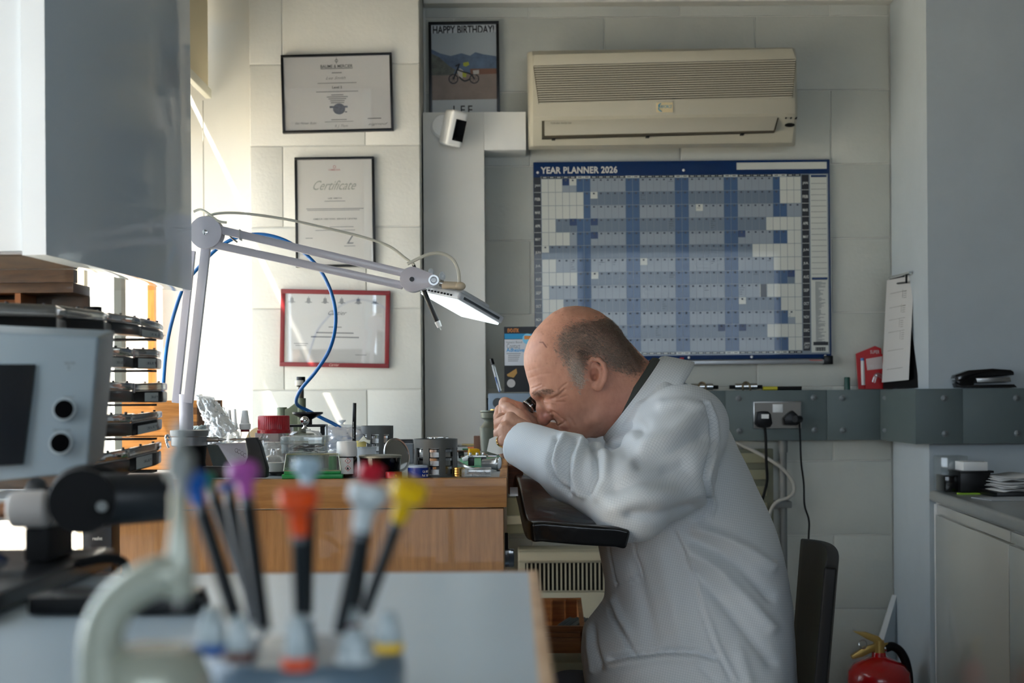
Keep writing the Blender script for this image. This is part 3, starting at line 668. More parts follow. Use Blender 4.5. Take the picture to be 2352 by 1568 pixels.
mb = ring(MB(), crow([(.058, .074, .018, 0), (.065, .081, .017, 0), (.069, .085, .010, 0), (.073, .087, -.004, 0), (.074, .087, -.03, 0)]))
solid(mb.build('shirt', mat('dark_shirt', (70, 74, 70), .8, bump=.3, bscale=300), person, ang=80), .002)
# stitched seams
st = MB()
for ln in ([(1622,925),(1639,965),(1644,1010),(1633,1060),(1623,1100),(1626,1135),(1636,1160),(1626,1184)],):
    pass
# wedding ring
rc = P(1154,1013,2.603); MB().lathe([(.0112,-.0018),(.0122,-.0018),(.0122,.0018),(.0112,.0018),(.0112,-.0018)], rc, (P(1146,1020,2.618)-P(1163,1006,2.590)), 32, closed=False).build('wedding_ring', mat('gold', (232, 196, 120), .15, 1.), person)
# trousers and shoes
tr = SDF((-.12, 2.3, .02), (.72, 3.1, .75), .010)
for sy in (-1, 1):
    hip = Vector((P(1670,1600,YM).x, YM+sy*.09, .50)); kn = Vector((P(1318,1600,YM+sy*.13).x, YM+sy*.14, .475)); an = Vector((kn.x+.10, kn.y, .10))
    tr.cap(hip, kn, .074, .070, .03); tr.chain([kn, kn.lerp(an, .5), an], [.070, .060, .052], .03)
tr.ell(Vector((P(1670,1600,YM).x, YM, .50)), (.09, .14, .07), k=.04); tr.smooth(1)
TV, TQ = tr.mesh(); TN = vnormals(TV, TQ); TV = TV+TN*np.array([noise.noise(Vector(v)*14)*.006 for v in TV])[:, None]
npobj('trousers', TV, TQ, mat('grey_trousers', (84, 84, 90), .85, bump=.3, bscale=200), person)
for sy in (-1, 1):
    kn = Vector((P(1318,1600,YM+sy*.13).x+.115, YM+sy*.14, 0)); s_ = SDF((kn.x-.24, kn.y-.08, -.01), (kn.x+.10, kn.y+.08, .16), .006)
    s_.ell((kn.x-.13, kn.y, .045), (.10, .046, .042), k=.03); s_.ell((kn.x, kn.y, .06), (.06, .042, .055), k=.04); s_.cap((kn.x, kn.y, .06), (kn.x, kn.y, .12), .045, .05, .02)
    s_.F = np.maximum(s_.F, (.004-s_.ax[2])[None, None, :]); SV_, SQ_ = s_.mesh(); npobj('shoe', SV_, SQ_, BLACKM, person)
# eyeglass held in the far eye
c0 = P(1214,935,2.725); dv = (P(1247,906,2.735)-c0).normalized()
lp = thing('eye_loupe', "small black magnifying eyeglass with a chrome rim held against the man's eye", 'eyeglass', c0)
MB().lathe([(.0132,.001),(.0138,.004),(.0138,.020),(.0118,.022),(.0118,.034),(.0095,.036)], c0, dv, 40).build('barrel', BLACKG, lp)
MB().lathe([(.0148,-.001),(.0152,0),(.0150,.0018),(.0132,.002),(.0132,-.001),(.0148,-.001)], c0, dv, 40, closed=False).build('rim', CHROME, lp)
MB().lathe([(.0131,.0085),(.0138,.009),(.0138,.0105),(.0131,.011)], c0, dv, 40).build('band', CHROME, lp)
MB().lathe([(.0125,0),(.0125,.001)], c0, dv, 32).build('lens', GLASS, lp)
# ------------------------------------------------------------ things on the far wall
FY = FARY
def Mpx(cx, cy, Y, rot=0.): return Matrix.Translation(P(cx, cy, Y)) @ Rot('Y', -rot)
# air conditioner
AY = FY-.20; ac = thing('air_conditioner', 'cream wall-mounted air conditioner with a slatted front grille above the year planner', 'air conditioner', P(1525, 210, FY-.1))
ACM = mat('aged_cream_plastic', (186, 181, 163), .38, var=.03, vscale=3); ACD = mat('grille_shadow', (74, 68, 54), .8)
M = Mpx(1527, 210, AY, .35); k = S(1, AY)
def L(x, y): return ((x-1527)*k, (210-y)*k)           # local x, z from photo pixels
def acprism(pts, y0, y1): return [(x, y0, z) for x, z in pts]
# housing: side section swept along its length
sec = [(.0, 100), (-.02, 98), (-.055, 104), (-.075, 118), (-.085, 150), (-.09, 230), (-.088, 262), (-.078, 272), (-.060, 300), (-.035, 322), (.0, 326)]
mb = MB(M); xs = [(1213, .30), (1217, .75), (1224, .95), (1240, 1.), (1810, 1.), (1828, .95), (1836, .75), (1840, .30)]; rows = []
for x, f in xs: rows.append([(L(x, 0)[0], .10+(yy*f if yy < 0 else 0)+.0, L(0, 212+(zz-212)*(.985+.015*f))[1]) for yy, zz in sec])
vs = [p for r in rows for p in r]; n = len(sec); fs = [(i*n+q, (i+1)*n+q, (i+1)*n+q+1, i*n+q+1) for i in range(len(rows)-1) for q in range(n-1)]
fs += [tuple(range(n)), tuple((len(rows)-1)*n+q for q in range(n-1, -1, -1))]; fs += [(i*n, i*n+n-1, (i+1)*n+n-1, (i+1)*n) for i in range(len(rows)-1)]
mb.add(vs, fs).build('housing', ACM, ac, ang=25)
yf = .10-.09   # local y of the front skin
gp = [L(1226, 147), L(1831, 140), L(1822, 226), L(1237, 233)]
MB(M).prism([(x, yf-.001, z) for x, z in gp], (0, .006, 0)).build('grille_backing', ACD, ac)
sl0 = None
for i in range(17):
    t = (i+.5)/16.5; ya, yb_ = 147+86*t, 140+86*t; xl = 1226+11*t; xr_ = 1831-9*t
    a = L(xl+1, ya); b = L(xr_-1, yb_); h = .0033
    MB(M).prism([(a[0], yf-.003, a[1]), (a[0], yf-.003, a[1]+h), (b[0], yf-.003, b[1]+h), (b[0], yf-.003, b[1])], (0, .004, 0)).build('slat', ACM, ac)
lp_ = [L(1228, 120), L(1822, 113), L(1831, 138), L(1226, 145)]
MB(M).prism([(x, yf-.0015, z) for x, z in lp_], (0, .01, 0)).build('upper_panel', ACM, ac, bevel=.001)
fl_ = [L(1250, 271), L(1790, 264), L(1779, 300), L(1250, 305)]
MB(M).prism([(x, .10-.082, z) for x, z in fl_], (0, .02, 0)).build('louvre_flap', mat('aged_cream_flap', (178, 173, 156), .4), ac, bevel=.002)
fd = [L(1244, 268), L(1794, 261), L(1782, 303), L(1244, 311)]
MB(M).prism([(x, .10-.0795, z) for x, z in fd], (0, .02, 0)).build('outlet', ACD, ac)
for x in (1271, 1489, 1708): a = L(x, 309-(x-1271)*.012); MB(M).box((a[0]-.005, .10-.072, a[1]-.004), (a[0]+.005, .05, a[1]+.004)).build('vane_clip', BLACKM, ac)
a = L(1816, 288); MB(M @ Matrix.Translation((a[0], .10-.083, a[1]))).lathe([(.0001, 0), (.009, 0), (.009, .006)], (0,0,0), (0, 1, 0), 20, M=Matrix.Diagonal((1.6, 1, .6, 1))).build('receiver_window', BLACKG, ac)
for x in (1807, 1819, 1831): a = L(x, 272); MB(M).box((a[0]-.0016, .10-.088, a[1]-.0016), (a[0]+.0016, .03, a[1]+.0016)).build('indicator', BLACKM, ac)
a, b = L(1508, 256), L(1546, 234); st_ = MB(M).box((a[0], yf-.002, a[1]), (b[0], yf+.002, b[1])).build('badge', mat('badge_paper', (214, 196, 156), .5), ac)
BLU = mat('badge_blue', (40, 150, 190), .5); q = MB(M)
c = L(1522, 245); q.tube([(c[0]+.012*math.cos(t), yf-.0025, c[1]+.012*math.sin(t)) for t in np.linspace(math.radians(110), math.radians(170), 6)], .0012, 6, 0); q.tube([(c[0]+.012*math.cos(t), yf-.0025, c[1]+.012*math.sin(t)) for t in np.linspace(math.radians(190), math.radians(260), 6)], .0012, 6, 0)
a, b = L(1512, 247), L(1544, 240); text_in(q, 'AIRFORCE', a[0], a[1], b[0], b[1], Matrix.Translation((0, yf-.0026, 0)), shear=.3); q.build('badge_lettering', BLU, st_)
q = MB(M); a, b = L(1264, 279), L(1312, 275); text_in(q, 'TOSHIBA INVERTER', a[0], a[1], b[0], b[1], Matrix.Translation((0, .10-.0825, 0)), shear=.2); q.build('lettering', mat('grey_ink', (90, 88, 80), .6), ac)
# year planner board
YP = thing('year_planner', 'large blue and white framed YEAR PLANNER 2026 chart below the air conditioner', 'wall planner', P(1567, 600, FY-.012))
M = Mpx(1567, 600, FY-.016, .18); k = S(1, FY-.016)
def L(x, y): return ((x-1567)*k, (600-y)*k)
def rect(mb, x0, y0, x1, y1, d=0.0, t=.0006): a = L(x0, y1); b = L(x1, y0); return mb.box((a[0], d-t, a[1]), (b[0], d, b[1]))
NAVY = mat('planner_navy', (18, 48, 96), .25, coat=.1); MIDB = mat('planner_blue', (52, 84, 124), .3, coat=.4); GREYA = mat('planner_grey_light', (142, 152, 162), .3, coat=.4)
GREYB = mat('planner_grey_dark', (102, 116, 132), .3, coat=.4); CREAM = mat('planner_white', (200, 202, 194), .3, coat=.4); DARKC = mat('planner_black', (22, 22, 26), .3, coat=.4); LINEC = mat('planner_line', (110, 118, 130), .4)
rect(MB(M), 1227, 369, 1908, 826, .012, .012).build('board', NAVY, YP, bevel=.002)
mb = MB(M); rect(mb, 1233, 828, 1889, 838, .010, .022); mb.build('pen_tray', mat('aluminium', (176, 178, 180), .35, .9), YP, bevel=.002)
rect(MB(M), 1889, 820, 1909, 840, .012, .026).build('corner_cap', BLACKP, YP, bevel=.002); rect(MB(M), 1227, 820, 1236, 840, .012, .026).build('corner_cap', BLACKP, YP, bevel=.002)
rect(MB(M), 1243, 402, 1904, 816, -.0002).build('chart_sheet', mat('chart_ground', (120, 130, 140), .3, coat=.4), YP)
X0, X1, Y0, Y1 = 1245, 1841, 408, 807; cw = (X1-X0)/37; rh = (Y1-Y0)/13
first = [3, 6, 6, 2, 4, 0, 2, 5, 1, 3, 6, 1, 4]; days = [31, 28, 31, 30, 31, 30, 31, 31, 30, 31, 30, 31, 31]
mon = ['JAN', 'FEB', 'MAR', 'APR', 'MAY', 'JUN', 'JUL', 'AUG', 'SEP', 'OCT', 'NOV', 'DEC', 'JAN']
grp = {m: MB(M) for m in ('c', 'a', 'b', 'm', 'n', 'l', 'ink')}
navy_days = [(0, 1), (3, 3), (3, 6), (4, 4), (4, 25), (7, 31), (11, 25), (11, 28)]; white_days = [(0, 2), (1, 2), (2, 17), (5, 1), (6, 13), (7, 3), (9, 12+7*2), (10, 30), (9, 26)]
for r in range(13):
    y0 = Y0+r*rh; y1 = y0+rh
    for c in range(37):
        x0_, x1_ = X0+c*cw, X0+(c+1)*cw; d = c-first[r]+1; inside = 1 <= d <= days[r]; wk = c % 7 >= 5
        key = 'c' if not inside else ('m' if wk else ('a' if r % 2 == 0 else 'b'))
        rect(grp[key], x0_+.5, y0+.6, x1_-.5, y1-.6, -.0008)
        if inside: rect(grp['ink'], x0_+cw*.35, y0+2, x0_+cw*.62, y0+5.5, -.0018)
        if (r, d) in navy_days: rect(grp['n'], x0_, y0, x1_, y0+rh*.5, -.0014)
        if (r, d) in white_days: rect(grp['c'], x0_, y0, x1_, y0+rh*.5, -.0014)
        if inside and not wk and random.random() < .07:
            for q_ in range(random.randint(1, 4)): yy = y0+8+q_*5; rect(grp['ink'], x0_+2, yy, x0_+random.uniform(5, cw-1), yy+.8, -.0018)
grp['c'].build('blank_days', CREAM, YP, kind='stuff'); grp['a'].build('weekday_cells_light', GREYA, YP, kind='stuff'); grp['b'].build('weekday_cells_dark', GREYB, YP, kind='stuff')
grp['m'].build('weekend_cells', MIDB, YP, kind='stuff'); grp['n'].build('holiday_marks', NAVY, YP, kind='stuff'); grp['ink'].build('date_numerals', mat('faded_ink', (64, 70, 84), .6), YP, kind='stuff')
for cx0 in (1228, 1843):
    s_ = rect(MB(M), cx0, 404, cx0+16, 808, -.0006).build('month_strip', DARKC, YP); q = MB(M)
    for r in range(13): a = L(cx0+2, Y0+(r+.62)*rh); b = L(cx0+14, Y0+(r+.40)*rh); text_in(q, mon[r], a[0], a[1], b[0], b[1], Matrix.Translation((0, -.0016, 0)), font_off=.01)
    a = L(cx0+2, Y0+12.85*rh); b = L(cx0+14, Y0+12.65*rh); text_in(q, '2027', a[0], a[1], b[0], b[1], Matrix.Translation((0, -.0016, 0)))
    for r in range(1, 13): rect(q, cx0, Y0+r*rh-.4, cx0+16, Y0+r*rh+.4, -.0014)
    q.build('month_names', mat('white_print', (214, 214, 208), .5), s_)
for yy in (402, 808):
    q = MB(M); w_ = MB(M)
    for c in range(37):
        a = X0+c*cw
        (rect(w_, a+.5, yy+.4, a+cw-.5, yy+5.2, -.0008) if c % 7 >= 5 else rect(q, a+.6, yy+.4, a+cw-.6, yy+5.2, -.0008))
        rect(w_ if c % 7 < 5 else q, a+4, yy+1.8, a+cw-4, yy+3.6, -.0014)
    q.build('weekday_names', DARKC, YP, kind='stuff'); w_.build('weekend_names', CREAM, YP, kind='stuff')
q = MB(M); a = L(1244, 396); b = L(1420, 380); text_in(q, 'YEAR PLANNER 2026', a[0], a[1], b[0], b[1], Matrix.Translation((0, -.001, 0)), font_off=.03, spacing=1.05); q.build('title_lettering', mat('white_print', (214, 214, 208), .5), YP)
rect(MB(M), 1694, 375, 1901, 391, -.0006).build('blank_box', CREAM, YP)
q = rect(MB(M), 1862, 404, 1901, 812, -.0006).build('notes_column', CREAM, YP); t_ = MB(M)
for i in range(18): rect(t_, 1864, 424+i*13, 1899, 424.8+i*13, -.0012)
for i in range(58): yy = 650+i*2.4; rect(t_, 1872, yy, 1872+random.uniform(6, 24), yy+.9, -.0012)
t_.build('note_lines', mat('faded_ink', (64, 70, 84)), q); t_ = MB(M)
rect(t_, 1864, 405, 1900, 410, -.0014); t_.build('note_heading', NAVY, q); rect(MB(M), 1864, 640, 1900, 645, -.0014).build('note_heading', NAVY, q); t_ = MB(M); rect(t_, 1866, 788, 1900, 796, -.0014)
for i in range(12): rect(t_, 1871+i*1.9, 800, 1872+i*1.9+(i % 3)*.3, 809, -.0014)
t_.build('barcode', DARKC, q)
q = MB(M); rect(q, 1746, 654, 1759.5, 684, -.0018); q.build('black_sticker', DARKC, YP); rect(MB(M), 1855, 829.5, 1885, 831, -.0127).build('red_label', mat('red_print', (190, 80, 66), .5), YP)
for x, y in ((1237, 393), (1572, 391), (1580, 821), (1724, 821), (1893, 821)): a = L(x, y); MB(M).ball((a[0], -.001, a[1]), .004, 12, (1, .5, 1)).build('fixing_pin', WHITEP, YP)
rect(MB(M), 1559, 821, 1568, 826, -.003).build('red_magnet', mat('red_plastic', (170, 20, 26), .3), YP, bevel=.0006)
# birthday poster
M = Mpx(1066, 152, FY-.018, .35); k = S(1, FY-.018); ps = thing('framed_poster', 'black-framed HAPPY BIRTHDAY poster with a parked motorcycle, left of the air conditioner', 'poster', P(1066, 152, FY-.01))
def L(x, y): return ((x-1066)*k, (152-y)*k)
def frame(mb, x0, y0, x1, y1, w, t=.018):
    for r in ((x0, y0, x1, y0+w), (x0, y1-w, x1, y1), (x0, y0+w, x0+w, y1-w), (x1-w, y0+w, x1, y1-w)): rect(mb, *r, .012, t)
    return mb
frame(MB(M), 985, 50, 1147, 266, 6.5).build('frame', BLACKP, ps, bevel=.001)
rect(MB(M), 990, 55, 1142, 262, .006, .004).build('sheet', mat('poster_paper', (190, 196, 200), .35), ps)
def pol(mb, pts, d): return mb.prism([(*[L(*p)[0]], d, L(*p)[1]) for p in pts], (0, -.0005, 0))
pol(MB(M), [(991, 76), (1141, 74), (1141, 228), (991, 229)], .0018).build('printed_sky', mat('print_sky', (165, 174, 180), .4), ps)
pol(MB(M), [(991, 170), (1141, 165), (1141, 228), (991, 229)], .0012).build('printed_road', mat('print_road', (136, 122, 114), .4, var=.12, vscale=20), ps)
pol(MB(M), [(991, 170), (991, 112), (1012, 122), (1035, 128), (1060, 122), (1080, 128), (1092, 120), (1110, 125), (1141, 130), (1141, 167)], .0010).build('printed_hills', mat('print_hills', (84, 104, 130), .4, var=.3, vscale=30), ps)
pol(MB(M), [(991, 172), (991, 122), (1008, 130), (1030, 150), (1046, 160), (1040, 172)], .0006).build('printed_trees', mat('print_trees', (92, 96, 88), .4, var=.4, vscale=60), ps)
pol(MB(M), [(1080, 158), (1141, 158), (1141, 170), (1080, 172)], .0006).build('printed_barrier', mat('print_barrier', (122, 84, 66), .4), ps)
q = MB(M)
for cx_ in (1041, 1089):
    c = L(cx_, 181); q.lathe([(.0115, -.0004), (.0145, -.0004), (.0145, .0004), (.0115, .0004), (.0115, -.0004)], (c[0], .0003, c[1]), (0, 1, 0), 28, closed=False)
    for t in range(6): a = math.radians(60*t); q.tube([(c[0], .0001, c[1]), (c[0]+.012*math.cos(a), .0001, c[1]+.012*math.sin(a))], .0005, 4, 0)
for pts in ([(1041,181),(1050,160),(1054,148)], [(1050,160),(1066,166),(1080,170),(1089,181)], [(1054,176),(1066,186),(1078,182)], [(1046,152),(1056,147)]): q.tube([(L(*p)[0], .0001, L(*p)[1]) for p in pts], .0022, 6, 3)
q.build('printed_motorcycle', mat('print_dark', (38, 40, 44), .4), ps)
q = MB(M); pol(q, [(1050,164),(1056,156),(1064,162),(1062,180),(1054,176)], .0000); pol(q, [(1086,162),(1100,161),(1100,170),(1087,171)], .0000); q.build('printed_fairing', mat('print_pale', (186, 182, 176), .4), ps)
q = MB(M); pol(q, [(1064,144),(1076,142),(1078,149),(1070,153),(1064,151)], -.0002); pol(q, [(1062,164),(1072,166),(1070,178),(1062,176)], -.0002); q.build('printed_yellow_panel', mat('print_yellow', (170, 176, 60), .4), ps)
q = MB(M); a, b = L(995, 77), L(1136, 58); text_in(q, 'HAPPY BIRTHDAY!', a[0], a[1], b[0], b[1], Matrix.Translation((0, .0016, 0)), font_off=.03); q.build('lettering', mat('poster_black', (26, 26, 30), .5), ps); q = MB(M); a, b = L(1040, 262), L(1084, 242); text_in(q, 'LEE', a[0], a[1], b[0], b[1], Matrix.Translation((0, .0016, 0)), spacing=1.4, font_off=.01)
q.build('lettering', mat('poster_black', (26, 26, 30), .5), ps)
# security camera on the boxed duct
CYY = FY-.12; sc_ = thing('security_camera', 'white wall camera with a black square face on the boxed-in duct', 'camera', P(1043, 295, CYY))
MB().lathe([(.0001, 0), (.036, 0), (.036, .006), (.030, .012), (.0001, .014)], P(1018, 290, CYY), (0, -1, 0), 36).build('wall_bracket', WHITEP, sc_)
M = Matrix.Translation(P(1043, 295, CYY-.055)) @ Rot('Y', 10) @ Rot('Z', 22) @ Rot('X', 8); MB(M).box((-.024, -.03, -.050), (.024, .045, .050)).build('body', WHITEP, sc_, bevel=.010, seg=4)
MB(M).box((-.009, -.0315, -.034), (.0225, -.029, .026)).build('lens_panel', BLACKG, sc_, bevel=.001)
MB().cyl(P(1022, 292, CYY-.01), P(1036, 294, CYY-.04), .010).build('swivel', WHITEP, sc_)
# trunking: grey steel, with bolted lids
TY = FY-.055; TRK = mat('trunking_grey', (94, 106, 106), .45, .05, bump=.08, var=.06); TZ0, TZ1 = P(1900, 1011, TY).z, P(1900, 895, TY).z
tk = thing('steel_trunking', 'long grey steel cable trunking with bolted lids running round the far wall', 'trunking', (P(1700, 950, TY).x, TY, TZ0))
c0_ = P(2022, 950, TY); CH2 = CHY-.045; c1_ = P(2103, 950, CH2)
MB().box((P(1480, 950, TY).x, TY+.002, TZ0), (c0_.x, FY, TZ1)).build('channel', TRK, tk, bevel=.001)
MB().prism([(c0_.x, TY+.002, TZ0), (c1_.x, CH2+.002, TZ0), (x3, CHY, TZ0), (XR, FY, TZ0), (c0_.x, FY, TZ0)], (0, 0, TZ1-TZ0)).build('corner_channel', TRK, tk)
MB().box((c1_.x, CH2+.002, TZ0), (P(2420, 950, CH2).x, CHY, TZ1)).build('channel', TRK, tk, bevel=.001)
def bolt(mb, c, r=.0062): mb.lathe([(r+.003, 0), (r+.003, .001), (r, .0015), (r, .0045), (r*.55, .005), (r*.4, .003), (.0001, .003)], c, (0, -1, 0), 18)
BOLT = mat('zinc', (120, 124, 124), .4, .7)
def lid(x0, x1, Y, bolts):
    a, b = P(x0+.8, 950, Y), P(x1-.8, 950, Y); l_ = MB().box((a.x, Y, TZ0+.0005), (b.x, Y+.002, TZ1-.0005)).build('lid', TRK, tk, bevel=.0004)
    for bx, by in bolts: q = MB(); bolt(q, P(bx, by, Y)); q.build('bolt', BOLT, l_)
lid(1480, 1666, TY, [(1615, 914)]); lid(1666, 1899, TY, [(1696, 915), (1698, 990), (1869, 913), (1871, 988)]); lid(1899, 2022, TY, [(1935, 914), (1936, 988)])
lid(2103, 2211, CH2, [(2169, 914), (2171, 996)]); lid(2211, 2420, CH2, [(2335, 914), (2337, 995)])
q = MB(); 
for y in (914, 988): q.lathe([(.006, 0), (.006, .004), (.0001, .005)], P(2032, y, 4.09), (-.35, -1, 0), 14); q.lathe([(.006, 0), (.006, .004), (.0001, .005)], P(2080, y+1, 3.91), (-.35, -1, 0), 14)
q.build('bolt', BOLT, tk)
# socket, plugs and leads
so_ = thing('double_socket', 'brushed steel double power socket set in the grey trunking behind the man', 'socket', P(1785, 953, TY))
MB().pbox(1730, 921, 1841, 984, TY-.009, .009).build('plate', STEEL, so_, bevel=.002); q = MB().pbox(1775, 928, 1798, 947, TY-.012, .004).build('rocker', WHITEP, so_, bevel=.0008); MB().pbox(1733, 924, 1839, 982, TY-.0098, .001).build('face', mat('satin_nickel', (120, 116, 110), .4, .8), so_)
p1 = thing('power_plug', 'square black plug with a white label in the left socket outlet', 'plug', P(1756, 965, TY-.02))
MB().pprism([(1740, 946), (1748, 944), (1764, 944), (1771, 950), (1775, 972), (1770, 980), (1757, 983), (1743, 980), (1736, 972)], TY-.038, .028).build('body', BLACKP, p1, bevel=.003); MB().pbox(1749, 951, 1766, 961, TY-.0388, .001).build('label', WHITEP, p1)
MB().tube([P(1757, 982, TY-.025), P(1759, 1010, TY-.03), P(1760, 1060, TY-.03), P(1762, 1100, TY-.03), P(1756, 1130, TY-.03), P(1748, 1160, TY-.03), P(1740, 1230, TY-.03), P(1745, 1400, TY-.03), P(1748, 1560, TY-.03)], .0042, 8).build('lead', BLACKM, p1)
p2 = thing('power_plug', 'angled black plug in the right socket outlet with its thin lead hanging down', 'plug', P(1820, 962, TY-.02))
MB().pprism([(1801, 960), (1812, 948), (1821, 942), (1832, 952), (1838, 962), (1838, 972), (1832, 976), (1803, 975)], TY-.042, .032).build('body', BLACKP, p2, bevel=.003); MB().cyl(P(1826, 962, TY-.050), P(1838, 962, TY-.035), .010).build('cord_grip', BLACKP, p2)
MB().tube([P(1836, 970, TY-.035), P(1838, 1010, TY-.03), P(1840, 1060, TY-.03), P(1846, 1110, TY-.03), P(1848, 1160, TY-.03), P(1858, 1195, TY-.03), P(1857, 1240, TY-.03), P(1852, 1400, TY-.03), P(1850, 1580, TY-.03)], .0028, 8).build('lead', BLACKM, p2)
# conduit, cable loop, louvred cabinet behind the man
cn = thing('conduit_pipe', 'grey upright conduit pipe with a saddle clamp below the trunking', 'pipe', P(1800, 1240, FY-.03)); xc = P(1799, 1100, FY-.03)
GC = mat('conduit_grey', (118, 120, 118), .45)
MB().cyl((xc.x, FY-.03, TZ0-.001), (xc.x, FY-.03, .02), .0105, n=20).build('pipe', GC, cn); MB().cyl((xc.x, FY-.03, TZ0-.002), (xc.x, FY-.03, TZ0-.035), .0135, n=20).build('coupling', GC, cn)
q = P(1800, 1158, FY-.03); MB().box((q.x-.03, FY-.045, q.z-.010), (q.x+.022, FY-.0015, q.z+.010)).build('saddle_clamp', GC, cn, bevel=.004)
single('cable_loop', MB().tube([P(1672, 1004, FY-.03), P(1700, 1020, FY-.04), P(1745, 1042, FY-.05), P(1790, 1070, FY-.06), P(1818, 1100, FY-.06), P(1824, 1125, FY-.06), P(1812, 1142, FY-.06), P(1785, 1152, FY-.055), P(1768, 1180, FY-.05), P(1760, 1250, FY-.05), P(1758, 1400, FY-.05)], .0052, 10), mat('cable_grey', (176, 174, 166), .4), 'pale grey cable looping out over the conduit pipe behind the man', 'cable')
OL = mat('olive_cream', (150, 148, 122), .5)
lc = thing('louvred_unit', 'olive-cream louvred metal unit on the wall behind the man, below the trunking', 'wall unit', P(1720, 1250, FY-.03))
MB().box((P(1560, 1100, FY-.04).x, FY-.03, P(1700, 1260, FY).z), (P(1778, 1100, FY-.04).x, FY-.0015, P(1700, 1030, FY).z)).build('case', mat('olive_dark', (112, 112, 92), .5), lc, bevel=.002)
for i in range(6): y = 1040+i*38; q = MB(); a = P(1562, y+24, FY-.045); b = P(1762, y, FY-.045); q.prism([(a.x, FY-.031, b.z), (a.x, FY-.048, b.z), (a.x, FY-.040, a.z), (a.x, FY-.031, a.z)], (b.x-a.x, 0, 0)); q.build('louvre', OL, lc, bevel=.001)
# convector heater behind the bench end
hx0, hx1 = P(1190, 1300, FY-.12).x, P(1600, 1300, FY-.12).x
ht = thing('wall_heater', 'cream convector heater with a vertical-bar grille, low on the wall behind the man', 'heater', P(1390, 1500, FY-.06)); HC = mat('heater_cream', (200, 196, 174), .4)
z_t = P(1300, 1262, FY-.12).z; zg0, zg1 = P(1300, 1356, FY-.12).z, P(1300, 1293, FY-.12).z
MB().box((hx0, FY-.11, .12), (hx1, FY-.0015, z_t)).build('case', HC, ht, bevel=.006, seg=3)
MB().box((hx0, FY-.135, zg1+.006), (hx1, FY-.11, z_t-.003)).build('top_lip', HC, ht, bevel=.008, seg=3)
MB().box((hx0+.02, FY-.114, zg0), (hx1-.02, FY-.109, zg1)).build('grille_recess', mat('heater_dark', (30, 30, 26), .8), ht)
gx = hx0+.024
while gx < hx1-.02: MB().box((gx, FY-.119, zg0), (gx+.0045, FY-.112, zg1)).build('grille_bar', HC, ht); gx += .0122
MB().box((hx0+.01, FY-.125, .14), (hx1-.01, FY-.110, zg0-.004)).build('front_panel', HC, ht, bevel=.004)
# beading and pipe boxing seen between bench end and heater
bx = thing('meter_box', 'small olive-cream wall box behind the bench end, above the heater', 'wall box', P(1185, 1190, FY-.03))
MB().box((P(1150, 1190, FY-.05).x, FY-.05, P(1180, 1222, FY).z), (P(1290, 1190, FY-.05).x, FY-.0015, P(1180, 1140, FY).z)).build('case', OL, bx, bevel=.004); MB().box((P(1150, 1190, FY-.05).x, FY-.058, P(1180, 1200, FY).z), (P(1270, 1190, FY-.05).x, FY-.05, P(1180, 1180, FY).z)).build('cover_rib', mat('heater_cream', (200, 196, 174)), bx, bevel=.003)
# wooden tool tray on the floor unit
ty = 3.55; tt = thing('wooden_tool_tray', 'two-tier finger-jointed wooden tray with small tools, low between bench and man', 'tray', P(1290, 1510, ty)); TW = mat('tray_wood', (150, 98, 50), .5, wood=(112, 66, 30), vscale=8, stretch=(1, 1, 12), bump=.1)
q = P(1243, 1498, ty); q2 = P(1344, 1397, ty); zz = [P(1290, y, ty).z for y in (1500, 1465, 1447, 1400)]
MB().box((q.x, ty, zz[0]), (q2.x, ty+.02, zz[1])).build('drawer_front', TW, tt, bevel=.001); MB().box((q.x, ty, zz[1]+.002), (q2.x-.004, ty+.012, zz[2]-.006)).build('lower_lip', TW, tt, bevel=.001)
MB().box((q.x, ty-.0, zz[2]-.004), (q2.x-.004, ty+.012, zz[2]+.010)).build('upper_lip', TW, tt, bevel=.001); MB().box((q.x, ty+.20, zz[0]), (q2.x, ty+.212, zz[3])).build('back_board', TW, tt, bevel=.001)
MB().prism([(q2.x-.012, ty, zz[0]), (q2.x-.012, ty, zz[2]), (q2.x-.012, ty+.212, zz[3]), (q2.x-.012, ty+.212, zz[0])], (.012, 0, 0)).build('side_board', TW, tt); MB().box((q.x, ty+.012, zz[1]-.02), (q2.x-.012, ty+.2, zz[1]-.012)).build('base', TW, tt)
for i in range(3): MB().box((q.x+.03+i*.035, ty+.185, zz[1]), (q.x+.034+i*.035, ty+.2, zz[3]-.004)).build('divider', TW, tt)
sg = struct('trim_4', MB().box((P(1180,1500,ty).x, ty-.02, 0), (q2.x+.002, ty+.3, zz[0]-.02)), mat('olive_cream', (150, 148, 122)), bevel=.003); sg.name = 'low_cabinet'; del sg['kind']; tag(sg, 'plain olive-cream low cabinet under the wooden tool tray', 'cabinet')
for i, (x, c_, nm, cat_) in enumerate([(1268, (170, 24, 26), 'red', 'cap'), (1292, (90, 100, 104), 'grey', 'pliers'), (1308, (80, 90, 96), 'dark', 'pliers'), (1324, (110, 116, 118), 'pale', 'pliers')]):
    a = P(x, 1436, ty+.06)
    if i == 0: single('bottle_cap', MB().lathe([(.016, 0), (.017, .004), (.016, .018), (.012, .022), (.0001, .022)], (a.x, a.y, zz[1]-.012+.0), (0, 0, 1), 24), mat('tray_red', c_, .4), 'round red cap lying in the wooden tool tray', 'cap')
    else: single('hand_tool', MB().tube([a+Vector((-.02, -.02, -.008)), a+Vector((0, .0, .004)), a+Vector((.022, .03, .012))], .0055, 8).tube([a+Vector((-.012, -.026, -.008)), a+Vector((.004, 0, .004)), a+Vector((.030, .022, .012))], .0045, 8), mat('tool_'+nm, c_, .4, .3), '%s metal plier handles in the wooden tool tray, %s of three' % (nm, ('leftmost', 'middle', 'rightmost')[i-1]), cat_, 'pliers in the tool tray')
